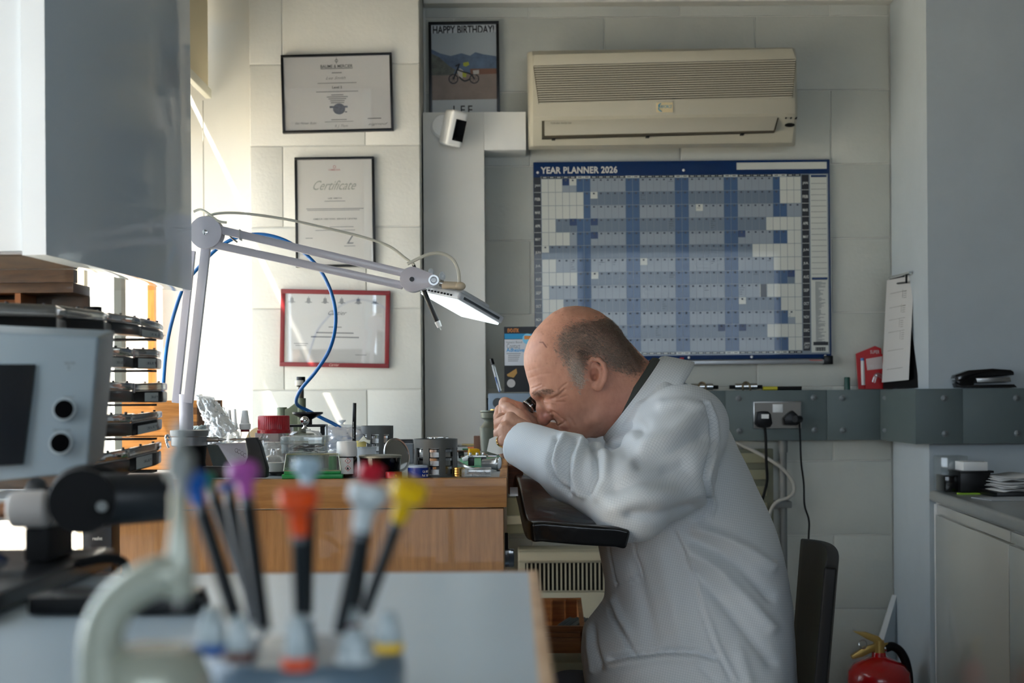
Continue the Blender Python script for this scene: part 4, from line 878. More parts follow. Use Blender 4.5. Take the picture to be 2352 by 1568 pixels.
# clips, pens, sachets and clipboard on the trunking
def clip(cx, lab):
    z = TZ1; c = P(cx, 888, TY+.02); t = thing('spring_clip', lab, 'clip', (c.x, TY+.02, z), 'steel tube clips on the trunking')
    MB().cyl((c.x-.032, TY+.02, z+.012), (c.x+.032, TY+.02, z+.012), .0095).build('steel_sleeve', CHROME, t); MB().cyl((c.x-.048, TY+.02, z+.010), (c.x+.048, TY+.02, z+.010), .0055).build('dark_core', BLACKM, t)
    MB().tube([(c.x-.011, TY+.004, z+.001), (c.x-.009, TY+.012, z+.018), (c.x, TY+.02, z+.024), (c.x+.009, TY+.012, z+.018), (c.x+.011, TY+.004, z+.001)], .003, 8).build('saddle', mat('dull_brass', (110, 98, 76), .5, .6), t)
clip(1612, 'steel tube clip on the trunking close behind the coat collar'); clip(1713, 'steel tube clip on the trunking above the socket, beside the yellow pen')
z = TZ1+.0055; a, b, c = P(1752, 888, TY+.02), P(1785, 888, TY+.02), P(1841, 888, TY+.02); hp = thing('highlighter_pen', 'yellow and black highlighter pen lying on the trunking', 'pen', (b.x, TY+.02, TZ1))
MB().cyl((a.x, TY+.02, z), (b.x, TY+.02, z), .0055).build('yellow_cap', mat('yellow_plastic', (196, 186, 40), .35), hp); MB().cyl((b.x, TY+.02, z), (c.x, TY+.02, z), .0056).build('black_barrel', BLACKP, hp)
MB().box((a.x+.004, TY+.0135, z-.002), (b.x-.006, TY+.0155, z+.002)).build('pocket_clip', mat('yellow_plastic', (196, 186, 40)), hp)
a = P(1946, 893, TY+.03); gp_ = thing('green_marker', 'small dark green marker standing on the trunking', 'marker', (a.x, TY+.03, TZ1)); MB().lathe([(.0085, 0), (.0085, .034), (.0075, .037), (.0001, .037)], (a.x, TY+.03, TZ1), (0, 0, 1), 20).build('cap', mat('dark_green', (20, 70, 60), .4), gp_)
RED = mat('red_card', (176, 24, 30), .4); rp = thing('sealant_packs', 'two red card packs of small tubes leaning on the wall beside the clipboard', 'pack', P(1998, 892, TY+.02))
# two blister packs: cards with a clear blister and a tube inside
MB().pprism([(1972, 893), (1966, 812), (2010, 794), (2024, 800), (2030, 893)], TY+.035, .004).build('rear_card', RED, rp); MB().pprism([(1988, 893), (1985, 822), (2027, 812), (2032, 893)], TY+.022, .003).build('front_card', RED, rp)
MB().pprism([(1992, 850), (1989, 824), (2026, 818), (2028, 846)], TY+.021, .001).build('white_panel', mat('pale_print', (200, 186, 184), .5), rp); MB().cyl(P(1981, 828, TY+.026), P(1983, 884, TY+.026), .0055).build('tube', mat('tube_white', (206, 204, 204), .35), rp)
MB().cyl(P(1980, 822, TY+.026), P(1981, 833, TY+.026), .005).build('blue_cap', mat('cap_blue', (70, 120, 180), .4), rp); MB().tube([P(2006, 878, TY+.018), P(2014, 860, TY+.016), P(2030, 868, TY+.018)], .006, 10).build('blister', CLEAR, rp)
q = MB(); ptext(q, 'SUPER', 1999, 812, 2020, 804, TY+.0345); ptext(q, 'SUPER GLUE', 1992, 846, 2024, 838, TY+.0205); q.build('lettering', mat('tube_white', (206, 204, 204)), rp)
cbm = thing('clipboard', 'black clipboard with a white printed form leaning on the trunking in the corner', 'clipboard', P(2065, 892, TY+.01))
# board leans back against the chase face
A, B, C_, D_ = P(2028, 892, TY-.005), P(2108, 890, 3.93), P(2106, 620, 3.97), P(2044, 636, TY+.03)
n_ = (B-A).cross(D_-A).normalized()*.004
MB().prism([A, B, C_, D_], n_ if n_.y > 0 else -n_).build('board', BLACKM, cbm)
o_ = Vector((0, -.005, 0)); pa = [P(2025, 878, TY-.012), P(2086, 872, 3.96), P(2098, 632, 3.99), P(2036, 644, TY+.018)]; MB().prism([p+o_ for p in pa], (0, .002, 0)).build('form_sheet', mat('form_paper', (196, 196, 194), .8), cbm)
q = MB()
def bil(u, v): return pa[0].lerp(pa[1], u).lerp(pa[3].lerp(pa[2], u), v)+Vector((0, -.0062, 0))
for v in (.12, .30, .48, .60, .72, .86): q.tube([bil(.15, v), bil(.75, v+.005)], .0005, 4, 0)
for u, v in ((.6, .40), (.55, .52), (.6, .66), (.62, .8)): q.tube([bil(u, v), bil(u, v+.08)], .0005, 4, 0); [q.tube([bil(u+.04, v+.02*i), bil(u+.14, v+.02*i)], .0006, 4, 0) for i in range(4)]
q.build('ruled_lines', mat('grey_ink', (90, 88, 80)), cbm)
MB().tube([P(2043, 638, TY-.01), P(2090, 626, 3.97)], .004, 8, 0).build('clip_bar', CHROME, cbm); MB().tube([P(2053, 642, TY-.015), P(2054, 652, TY-.02), P(2082, 648, 4.0), P(2082, 632, 3.99)], .003, 8, 0).build('clip_lever', BLACKP, cbm)
# stapler on the chase trunking
sy_ = CH2+.022; zt = TZ1; a, b = P(2196, 890, sy_), P(2334, 890, sy_); sp_ = thing('stapler', 'black desk stapler on the trunking at the right edge', 'stapler', (a.x, sy_, zt))
def SP(x, y): return P(x, y, sy_-.018)
MB().prism([SP(2199, 889), SP(2196, 880), SP(2210, 884), SP(2330, 882), SP(2337, 889)], (0, .036, 0)).build('base', BLACKP, sp_, bevel=.002)
MB().prism([SP(2192, 868), SP(2194, 861), SP(2225, 850), SP(2280, 846), (SP(2322, 849)), SP(2329, 853), SP(2330, 861), SP(2240, 868), SP(2238, 884), SP(2205, 884), SP(2196, 876)], (0, .034, 0)).build('arm', BLACKG, sp_, bevel=.003)
MB().prism([SP(2242, 868), SP(2320, 866), SP(2323, 876), SP(2244, 878)], (0, .02, 0)).build('magazine', STEEL, sp_, bevel=.001); MB().cyl(SP(2197, 869)-Vector((0, .001, 0)), SP(2197, 869)+Vector((0, .038, 0)), .005).build('hinge_pin', CHROME, sp_)
# fire extinguisher
ey = 3.86; ec = P(2019, 1568, ey); fe = thing('fire_extinguisher', 'red fire extinguisher with brass head and black hose, by the far wall', 'fire extinguisher', (ec.x, ey, 0)); RG = mat('extinguisher_red', (176, 12, 20), .22, coat=.5)
zt = P(2016, 1512, ey).z; R_ = S(71, ey)
MB().lathe([(R_*.9, .0), (R_, .02), (R_, zt-.055), (R_*.97, zt-.035), (R_*.80, zt-.015), (R_*.5, zt-.002), (R_*.24, zt+.006), (R_*.22, zt+.018), (.0001, zt+.018)], (ec.x, ey, 0), (0, 0, 1), 48).build('cylinder', RG, fe)
MB().lathe([(R_*1.02, 0), (R_*1.02, .012), (R_*.9, .014)], (ec.x, ey, 0), (0, 0, 1), 40).build('foot_ring', BLACKP, fe)
BR = mat('brass', (186, 156, 92), .35, .85)
MB().cyl((ec.x, ey, zt+.012), (ec.x, ey, zt+.050), .016, .014).build('valve', BR, fe); MB().cyl((ec.x, ey, zt+.034), (ec.x+.035, ey, zt+.036), .008).build('outlet', BR, fe)
def EP(x, y): return P(x, y, ey-.01)
MB().prism([EP(1960, 1450), EP(1990, 1452), EP(2020, 1462), EP(2034, 1478), EP(2030, 1492), EP(2014, 1490), EP(2010, 1476), EP(1992, 1468)], (0, .02, 0)).build('carry_handle', BR, fe, bevel=.002)
MB().prism([EP(2014, 1478), EP(2016, 1492), EP(1982, 1508), EP(1958, 1514), EP(1956, 1506), EP(1986, 1486)], (0, .018, 0)).build('squeeze_lever', BR, fe, bevel=.002)
c = EP(1981, 1478); MB().lathe([(.011, -.0012), (.0134, 0), (.011, .0012), (.0095, 0), (.011, -.0012)], c+Vector((0, -.006, 0)), (.3, -1, .2), 24, closed=False).build('safety_ring', STEEL, fe)
MB().tube([P(2034, 1488, ey), P(2050, 1484, ey), P(2068, 1496, ey), P(2082, 1525, ey), P(2088, 1570, ey), P(2086, 1640, ey)], .012, 12).build('hose', BLACKM, fe); MB().cyl(P(2030, 1488, ey), P(2044, 1485, ey), .0095).build('hose_ferrule', CHROME, fe)
MB().box((-.035, -.001, -.05), (.035, 0, .05), M=Matrix.Translation((ec.x, ey-R_-.0008, .15))).build('label', mat('label_white', (214, 212, 206), .5), fe)
# leaning white angle strip
ls = thing('leaning_strip', 'white angled plastic strip leaning in the corner behind the fire extinguisher', 'strip', P(2020, 1900, FY-.06))
MB().prism([P(2050, 1366, FY-.03), P(2060, 1366, FY-.03), P(2030, 1470, FY-.05), P(1940, 1760, FY-.10), P(1925, 1760, FY-.10)], (0, .006, 0)).build('face', WHITEP, ls); MB().prism([P(2060, 1366, FY-.028), P(2063, 1372, FY-.012), P(2062, 1740, FY-.012), P(2030, 1740, FY-.08), P(2030, 1470, FY-.05)], (0, .003, 0)).build('wing', mat('strip_blue_white', (176, 186, 192), .4), ls)
# ------------------------------------------------------------ counter at the right
WT = mat('worktop_laminate', (150, 152, 148), .3, coat=.3, var=.04, vscale=30); cy0 = CHY
ca = P(2143, 1128, 3.78); cz = ca.z
co_ = thing('worktop', 'pale grey laminate worktop with a rounded edge at the right of the room', 'worktop', (ca.x, 3.4, cz-.03))
fy = lambda t: None
e0, e1 = P(2145, 1128, 3.78), P(2352, 1196, 0)     # front edge recedes to the left
# worktop edge line: choose the depth at the frame edge so that it stays level
Yn = 3267*(ZC-cz)/(1196-909+8.2); e1 = P(2352, 1196, Yn)
ex = e1-e0; far = e1+ex*1.2
MB().prism([(e0.x, e0.y, cz-.03), (far.x, far.y, cz-.03), (3.2, far.y, cz-.03), (3.2, CHY-.001, cz-.03), (e0.x, CHY-.001, cz-.03)], (0, 0, .03)).build('slab', WT, co_, bevel=.012, seg=4)
cb_ = thing('base_cabinet', 'off-white base cabinet under the pale grey worktop', 'cabinet', (e0.x, 3.4, 0)); CABM = mat('cabinet_cream', (190, 188, 178), .22, coat=.5)
off = Vector((.02, .012, 0)); b0, b1 = e0+off, far+off
MB().prism([(b0.x, b0.y, 0.08), (b1.x, b1.y, .08), (3.18, b1.y, .08), (3.18, CHY-.002, .08), (b0.x, CHY-.002, .08)], (0, 0, cz-.032-.08)).build('carcass', WHITE, cb_)
dr = ex.normalized(); nn_ = Vector((dr.y, -dr.x, 0)); nn_ = nn_ if nn_.x < 0 else -nn_
def dpan(t0, t1, z0, z1, nm, m, th=.016):
    a = b0+dr*t0; b = b0+dr*t1; return MB().prism([(a.x, a.y, z0), (b.x, b.y, z0), (b.x, b.y, z1), (a.x, a.y, z1)], nn_*th).build(nm, m, cb_, bevel=.0015)
lx = ex.length
dpan(.0, .014, .09, cz-.034, 'end_panel', WHITEP); dpan(.018, lx*.86, .09, cz-.062, 'door', CABM); dpan(lx*.87, lx*1.6, .09, cz-.062, 'door', CABM); dpan(.018, lx*.86, cz-.058, cz-.034, 'top_rail', CABM, .012); dpan(lx*.87, lx*1.6, cz-.058, cz-.034, 'top_rail', CABM, .012)
wy = 3.66
bb = thing('black_tray_box', 'small black plastic box on the worktop holding a white carton', 'box', P(2240, 1120, wy)); z = cz
def wx(x, Y=wy): return P(x, 1100, Y).x
MB().box((wx(2206), wy, z+.004), (wx(2276), wy+.10, P(2240, 1083, wy).z)).build('box', BLACKP, bb, bevel=.003); MB().box((wx(2204), wy-.004, P(2240, 1086, wy).z), (wx(2282), wy+.10, P(2240, 1081, wy).z)).build('rim', BLACKP, bb, bevel=.001); MB().box((wx(2176), wy+.02, z+.004), (wx(2208), wy+.10, P(2240, 1092, wy).z)).build('side_bin', BLACKG, bb, bevel=.004)
single('white_carton', MB().box((wx(2216), wy+.01, P(2240, 1082, wy).z), (wx(2272), wy+.08, P(2240, 1061, wy).z)), WHITEP, 'small white carton sitting on the black plastic box on the worktop', 'carton', bevel=.001)
single('clear_tub', MB().box((wx(2186), wy+.09, z+.002), (wx(2250), wy+.16, P(2240, 1050, wy).z)), CLEAR, 'clear plastic tub behind the black box on the worktop', 'tub', bevel=.004)
single('green_ruler', MB().box((wx(2200), wy-.012, z+.0005), (wx(2275), wy+.01, z+.004)), mat('lime', (150, 190, 50), .4), 'lime green strip lying under the front of the black box', 'strip')
dt = thing('document_tray', 'black letter tray heaped with loose papers at the right edge of the worktop', 'tray', P(2330, 1130, 3.5)); ty2 = 3.52
MB().box((P(2290, 1130, ty2).x, ty2, cz+.001), (P(2480, 1130, ty2).x, ty2+.22, cz+.014)).build('tray', BLACKP, dt, bevel=.003)
for i in range(9):
    r_ = Rot('Z', random.uniform(-9, 9)); c = Vector((P(2404, 1130, ty2).x+random.uniform(-.01, .01), ty2+.11, cz+.016+i*.0042)); q = MB(Matrix.Translation(c) @ r_ @ Rot('Y', random.uniform(-1.5, 1.5))); nx = 10
    vs = [((u/nx-.5)*.20, (v_-.5)*.20, .003*math.sin(u*1.1+i*2)) for u in range(nx+1) for v_ in (0, 1)]; q.add(vs, [(2*u, 2*u+2, 2*u+3, 2*u+1) for u in range(nx)]); o = q.build('paper_sheet', mat('form_paper', (196, 196, 194)), dt); solid(o, .0012)
q = MB(); a = P(2330, 1128, 3.42); ex2 = [(-.055, -.05, .0008), (.16, -.05, .0008), (.16, .06, .0016), (-.075, .04, .0016)]; q.prism([(a.x+x, 3.47+y, cz+z_) for x, y, z_ in ex2], (0, 0, .002)); single('plastic_sleeve', q, MILKY, 'flat clear plastic sleeve lying on the worktop in front of the letter tray', 'sleeve')
# ------------------------------------------------------------ certificates on the pier
PY = PIERY-.016
def cert(nm, lab, corners, fw, fm, sheetcol=(236, 234, 232)):
    """corners: tl,tr,br,bl in photo pixels"""
    c = [P(x, y, PY) for x, y in corners]; cen = sum(c, Vector())/4; t = thing(nm, lab, 'framed certificate', (cen.x, PY+.008, cen.z))
    ux = ((c[1]-c[0])+(c[2]-c[3]))/2; w = ux.length; a = math.atan2(ux.z, ux.x); h = ((c[0]-c[3]).length+(c[1]-c[2]).length)/2
    M = Matrix.Translation(cen) @ Matrix.Rotation(-a, 4, 'Y'); f = S(fw, PY); q = MB(M)
    for r in ((-w/2, h/2-f, w/2, h/2), (-w/2, -h/2, w/2, -h/2+f), (-w/2, -h/2+f, -w/2+f, h/2-f), (w/2-f, -h/2+f, w/2, h/2-f)): q.box((r[0], 0, r[1]), (r[2], .0155, r[3]))
    q.build('frame', fm, t, bevel=.0012); MB(M).box((-w/2+f*.8, .006, -h/2+f*.8), (w/2-f*.8, .012, h/2-f*.8)).build('sheet', mat('sheet_'+str(sheetcol[2]), sheetcol, .6), t)
    MB(M).box((-w/2+f, .0042, -h/2+f), (w/2-f, .0048, h/2-f)).build('glazing', GLASS, t)
    return t, M, w, h
def lines(q, M, w, h, rows):
    for u, v, lw, th in rows: q.box((w*(u-lw/2), .0056, h*(v-th/2)), (w*(u+lw/2), .0059, h*(v+th/2)), M=None)
def tx(q, s_, w, h, u, v, tw, th, **k): text_in(q, s_, w*(u-tw/2), h*(v-th/2), w*(u+tw/2), h*(v+th/2), Matrix.Translation((0, .0056, 0)), **k)
GI = mat('print_grey', (120, 120, 124), .7); DI = mat('print_black', (50, 50, 54), .7); RI = mat('print_red', (190, 70, 70), .7)
t, M, w, h = cert('framed_certificate', 'landscape certificate in a thin black frame, topmost of the three on the pier', [(643,126),(899,120),(904,299),(650,306)], 5.5, BLACKP)
q = MB(M); tx(q, 'BAUME & MERCIER', w, h, 0, .345, .29, .040, font_off=.01); tx(q, 'Level 2', w, h, 0, .075, .088, .032, font_off=.02)
c = (0, .0056, h*.415); q.lathe([(.0032, 0), (.0044, 0), (.0044, .0003), (.0032, .0003), (.0032, 0)], c, (0, 1, 0), 20, closed=False); q.box((-.0006, .0053, h*.375), (.0006, .0056, h*.455)); q.build('headings', DI, t)
q = MB(M); lines(q, M, w, h, [(0, .315, .29, .008), (0, .26, .09, .010), (0, .13, .35, .008), (0, .02, .38, .008), (0, -.022, .11, .010), (0, -.047, .19, .010), (0, -.072, .16, .010), (0, -.097, .13, .010), (0, -.122, .12, .010), (.01, -.34, .14, .010), (.01, -.365, .26, .006), (.33, -.335, .12, .012)])
for s_, u, v, tw, th in (('Lee Smith', -.01, .195, .18, .035), ('Alan Michael  Butler', -.29, -.375, .2, .03), ('R. J. Thom', .03, -.425, .12, .045), ('signed', .36, -.41, .18, .04)): tx(q, s_, w, h, u, v, tw, th, shear=.5)
q.build('small_print', GI, t); q = MB(M); q.lathe([(.0001, 0), (.017, 0), (.017, .0004), (.0001, .0004)], (.004, .0056, -h*.225), (0, 1, 0), 28, M=Matrix.Diagonal((1, 1, .9, 1))); q.box((-.022, .0053, -h*.19), (.028, .0056, -h*.165)); q.box((.02, .0053, -h*.25), (.026, .0056, -h*.235)); q.build('seal', mat('seal_blue_grey', (104, 110, 130), .6, var=.4, vscale=120), t)
t, M, w, h = cert('framed_certificate', 'portrait Certificate in a black frame, middle of the three on the pier', [(676,361),(859,359),(862,611),(679,614)], 5.5, BLACKP, (238, 234, 227))
q = MB(M); tx(q, 'OMEGA', w, h, 0, .385, .15, .015, font_off=.01); q.lathe([(.0030, 0), (.0042, 0), (.0042, .0003), (.0030, .0003), (.0030, 0)], (0, .0056, h*.412), (0, 1, 0), 20, closed=False); q.build('crest', RI, t)
q = MB(M); tx(q, 'Certificate', w, h, 0, .245, .54, .085, shear=.6); q.build('script_heading', mat('print_pale_green', (164, 168, 156), .7), t)
q = MB(M); tx(q, 'LEE SMITH', w, h, 0, .126, .17, .012, font_off=.015); tx(q, 'OMEGA CERTIFIED SERVICE CENTRE', w, h, 0, -.062, .55, .013, font_off=.015); q.build('headings', DI, t)
q = MB(M); lines(q, M, w, h, [(0, .100, .26, .005), (0, .031, .72, .006), (-.02, .018, .66, .005), (.08, -.135, .3, .005), (0, -.165, .5, .005), (-.33, -.235, .09, .006), (.18, -.31, .14, .005)]); tx(q, 'L', w, h, .19, -.245, .10, .09, shear=.6); q.build('small_print', GI, t)
t, M, w, h = cert('framed_certificate', 'landscape certificate in a dark red frame, lowest of the three on the pier', [(645,663),(896,668),(893,845),(642,841)], 10, mat('oxblood_frame', (120, 28, 32), .35), (237, 236, 233))
q = MB(M); tx(q, 'Cartier', w, h, .02, .205, .17, .055, shear=.5); q.build('heading', DI, t); q = MB(M); lines(q, M, w, h, [(0, .02, .12, .012), (0, -.055, .34, .016), (0, -.11, .44, .016), (-.31, -.20, .13, .008), (-.31, -.225, .10, .008), (.24, -.335, .10, .006)]); q.build('small_print', GI, t)
q = MB(M)
for i in range(6):
    x = w*(-.40+i*.152); z = h*.36; q.lathe([(.0001, 0), (.0058, 0), (.0058, .0003), (.0001, .0003)], (x, .0056, z-.003), (0, 1, 0), 12); q.box((x-.0045, .0053, z+.001), (x+.0045, .0056, z+.0065)); q.box((x-.010, .0053, z-.006), (x+.010, .0056, z-.004)); q.box((x-.0008, .0053, z+.006), (x+.0008, .0056, z+.011))
q.build('royal_crests', mat('print_mid', (140, 140, 142), .7), t); q = MB(M); text_in(q, 'Cartier', -.014, -h/2+.003, .014, -h/2+.010, Matrix.Translation((0, -.0004, 0)), shear=.4); q.build('frame_lettering', mat('print_pink', (216, 170, 160), .5), t)
# packaged adhesive, pen, grey-blue cabinet behind the hands
by = 3.70; cz_ = P(1200, 902, by).z
gb = thing('grey_blue_unit', 'grey-blue metal instrument case with a dark knob on the bench behind the hands', 'instrument', P(1185, 1000, by)); a, b = P(1122, 1012, by), P(1262, 902, by)
MB().box((a.x, by, .9685), (b.x, by+.16, b.z)).build('case', mat('case_blue_grey', (134, 150, 166), .35, .2), gb, bevel=.004); MB().cyl(P(1143, 925, by), P(1143, 925, by-.02), .013).build('knob', mat('knob_grey', (70, 74, 78), .4), gb); MB().box((a.x-.004, by+.01, .9685), (a.x, by+.16, b.z-.012)).build('dark_side', BLACKM, gb)
gy = by+.05; zb_ = P(1200, 902, by).z; gu = thing('adhesive_pack', 'black, blue and white Contact Adhesive pack standing on the grey-blue case', 'pack', (P(1193, 900, gy).x, gy, zb_))
k2 = lambda x, y: P(x, y, gy); MB().pbox(1158, 750, 1232, 900, gy, .004).build('card', mat('pack_black', (18, 18, 20), .4), gu); MB().pbox(1159, 779, 1229, 839, gy-.001, .0012).build('white_panel', mat('pack_white', (196, 200, 206), .4), gu)
MB().pbox(1159, 766, 1229, 778, gy-.001, .0012).build('blue_band', mat('pack_blue', (20, 130, 180), .4), gu); q = MB(); ptext(q, 'Contact', 1164, 800, 1195, 789, gy-.0012); ptext(q, 'Instant Bond', 1163, 788, 1199, 783, gy-.0012); q.build('grey_lettering', mat('pack_grey_text', (120, 122, 128), .5), gu)
for i in range(5): y = 811+i*4.2; q = MB().pbox(1163+(4 if i else 0), y, 1196-i*1.5, y+1.5, gy-.0012, .0003); q.build('small_print', mat('pack_grey_text', (120, 122, 128)), gu)
q = MB(); ptext(q, 'Adhesive', 1163, 808, 1204, 799, gy-.0012, font_off=.02); q.build('blue_lettering', mat('pack_blue_text', (30, 140, 200), .4), gu); q = MB(); ptext(q, 'EVO-STIK', 1166, 763, 1192, 754, gy-.0012, font_off=.02); q.build('orange_lettering', mat('pack_orange', (214, 130, 50), .4), gu)
MB().cyl(P(1212, 778, gy-.0016), P(1212, 778, gy-.001), .014).build('round_flash', mat('pack_flash', (120, 190, 220), .4), gu); MB().pbox(1204, 771, 1220, 779, gy-.0022, .0008).build('orange_panel', mat('pack_orange', (214, 130, 50)), gu)
MB().prism([P(1164, 860, gy-.001), P(1186, 846, gy-.001), P(1188, 856, gy-.001), P(1180, 867, gy-.001), P(1166, 864, gy-.001)], (0, .001, 0)).build('picture_gold', mat('pack_gold', (170, 130, 70), .5), gu); MB().cyl(P(1174, 880, gy-.0012), P(1174, 880, gy-.0004), .011).build('picture_watch', mat('pack_pale', (180, 176, 174), .5), gu)
pn = thing('clear_pen', 'clear ballpoint pen with a black end leaning on the wall beside the adhesive pack', 'pen', P(1150, 900, gy)); MB().cyl(P(1132, 836, gy+.03), P(1148, 897, gy), .0045).build('barrel', CLEAR, pn); MB().cyl(P(1128, 824, gy+.033), P(1132, 837, gy+.03), .0055).build('cap', BLACKP, pn); MB().cyl(P(1138, 866, gy+.012), P(1148, 900, gy-.002), .002).build('ink_tube', mat('ink_blue', (40, 80, 140), .4), pn)
# ------------------------------------------------------------ the watchmaker's bench
ZB = ZC-.1318                                   # bench top height
def BY(y): return 3267*(ZC-ZB)/(y-909)          # depth of a point lying on the bench top
BF = 2.29; OAK = mat('bench_oak', (160, 115, 64), .42, wood=(140, 97, 52), vscale=5, stretch=(2, 12, 22), bump=.12, coat=.15)
OAKV = mat('bench_oak_upright', (158, 113, 62), .42, wood=(140, 97, 50), vscale=5, stretch=(22, 12, 1.6), bump=.12, coat=.15)
xr = P(1164, 1130, BF).x; xl = WX+.06; zl = P(700, 1168, BF).z
bn = thing('watchmaker_bench', 'oak watchmaking bench with a grey top, crowded with small tools', 'bench', ((xl+xr)/2, 3.1, 0))
MB().box((xl, BF+.014, ZB-.03), (xr-.012, PIERY-.002, ZB)).build('top', mat('bench_top_grey', (150, 160, 164), .35, var=.05, vscale=12), bn)
MB().box((xl, BF, zl), (xr, BF+.022, ZB+.0005)).build('front_rail', OAK, bn, bevel=.002)
MB().box((xr-.012, BF+.0225, zl), (xr, PIERY-.05, ZB+.001)).build('end_rail', mat('end_grain', (190, 140, 84), .5, wood=(160, 108, 60), vscale=6, stretch=(12, 2, 20)), bn, bevel=.001)
xa = P(262, 1240, BF).x; xb2 = P(1157, 1240, BF+.006).x
pd = MB().box((xa, BF+.006, .06), (xb2, BF+.026, zl-.002)).build('front_panel', OAKV, bn, bevel=.0015)
MB().box((xb2-.02, BF+.027, .0), (xb2, 3.6, zl-.002)).build('side_panel', OAKV, bn, bevel=.001); MB().box((xa, BF+.027, .0), (xa+.02, 3.2, zl-.002)).build('side_panel', OAKV, bn, bevel=.001)
MB().box((xa+.02, BF+.027, .0), (xb2-.02, BF+.045, .06)).build('plinth', BLACKM, bn)
MB().box((xl+.01, 3.8, .0), (xl+.05, 3.86, ZB-.03)).build('leg', OAKV, bn)
def on(x, y, dx=0): return Vector((P(x, y, BY(y)).x, BY(y), ZB+.0006))
def lathe_at(t, nm, m, x, Y, prof, n=32, z=None, **k):
    """prof in photo pixels: (radius, height px above the bench) at depth Y"""
    c = P(x, 1000, Y); s_ = S(1, Y); return MB().lathe([(max(1e-5, r*s_), h*s_) for r, h in prof], (c.x, Y, (ZB+.0006) if z is None else z), (0, 0, 1), n).build(nm, m, t, **k)
def hpx(y, Y): return (P(700, y, Y).z-ZB-.0006)/S(1, Y)       # pixel height above the bench of image row y
GREEN = mat('green_plastic', (10, 130, 62), .35); DG = mat('dark_grey_plastic', (84, 86, 84), .4)
# wooden finger-jointed drawers
Yc = 2.62; cw0, cw1 = P(280, 960, Yc).x, P(452, 960, Yc).x; zt0, zt1 = P(400, 1000, Yc).z, P(400, 920, Yc).z; zt1b = P(400, 1000, Yc).z
PINE = mat('drawer_pine', (196, 132, 66), .45, wood=(168, 106, 46), vscale=5, stretch=(2, 10, 30), bump=.1)
PINED = mat('drawer_end_grain_and_shade', (128, 82, 40), .6)  # end grain on the fingers; on the sides a dark tone painted for shadow
for nm, za, zb3, lab in (('wooden_drawer_box', ZB+.0008, zt1b-.0016, 'lower finger-jointed wooden drawer box behind the parts trays, under the other'), ('wooden_drawer_box', zt1b, zt1, 'upper finger-jointed wooden drawer box behind the parts trays, stacked on the other')):
    t = thing(nm, lab, 'box', ((cw0+cw1)/2, Yc+.1, za), 'stacked wooden drawer boxes')
    MB().box((cw0, Yc, za), (cw1, Yc+.012, zb3)).build('front', PINE, t); MB().box((cw1-.012, Yc+.0125, za), (cw1, Yc+.22, zb3)).build('side', PINED, t); MB().box((cw0, Yc+.0125, za), (cw0+.012, Yc+.22, zb3)).build('side', PINED, t)
    MB().box((cw0, Yc+.221, za), (cw1, Yc+.232, zb3)).build('back', PINE, t); MB().box((cw0+.012, Yc+.013, za), (cw1-.012, Yc+.22, za+.006)).build('base', PINE, t)
    nfin = max(2, int((zb3-za)/.0108)); f_ = (zb3-za)/nfin
    for i in range(nfin):
        if i % 2: MB().box((cw1-.0125, Yc-.0006, za+i*f_), (cw1+.0006, Yc+.0124, za+(i+1)*f_)).build('finger', PINED, t)
# plastic bags
def crumple(pts, Y, dep, m, amp=.004, n=26, seed=0, cen=None):
    """a crinkled sheet spanning four corner points"""
    a, b, c, d = pts; vs = []; r = random.Random(seed)
    for j in range(n+1):
        for i in range(n+1):
            u, v = i/n, j/n; p = a.lerp(b, u).lerp(d.lerp(c, u), v); q = Vector((u*6+seed, v*8, seed*1.7)); e = amp*(noise.noise(q)+.6*abs(noise.noise(q*2.3))*2-.3)
            vs.append(p+Vector((e*.4, -dep*math.sin(math.pi*u)*math.sin(math.pi*v)+e, e*.5)))
    return MB().add(vs, [(j*(n+1)+i, j*(n+1)+i+1, (j+1)*(n+1)+i+1, (j+1)*(n+1)+i) for j in range(n) for i in range(n)])
BAG = clearmat('crinkled_film', (244, 246, 246), .5, .08, haze=.22)
Yg = 2.56; t = thing('parts_bag', 'crinkled clear zip bag of parts leaning against the wooden drawer boxes', 'bag', on(500, 1050))
o = crumple([P(450, 906, Yg+.05), P(492, 914, Yg+.05), P(560, 1012, Yg-.03), P(478, 1022, Yg-.03)], Yg, .012, BAG, .007, 30, 3).build('film', BAG, t, ang=180); solid(o, .0006)
o = crumple([P(466, 920, Yg+.07), P(498, 920, Yg+.07), P(548, 985, Yg+.02), P(500, 1010, Yg+.01)], Yg, .0, BAG, .006, 24, 9).build('film_fold', BAG, t, ang=180); solid(o, .0006)
MB().prism([P(450, 906, Yg+.047), P(492, 912, Yg+.047), P(493, 916, Yg+.047), P(451, 911, Yg+.047)], (0, .001, 0)).build('zip_strip', WHITEP, t)
single('foil_packet', crumple([P(441, 980, 2.5), P(472, 974, 2.5), P(474, 988, 2.5), P(446, 990, 2.5)], 2.5, .006, None, .003, 12, 5), mat('foil', (190, 204, 204), .3, .6), 'small pale foil packet poking up behind the micrometer', 'packet')
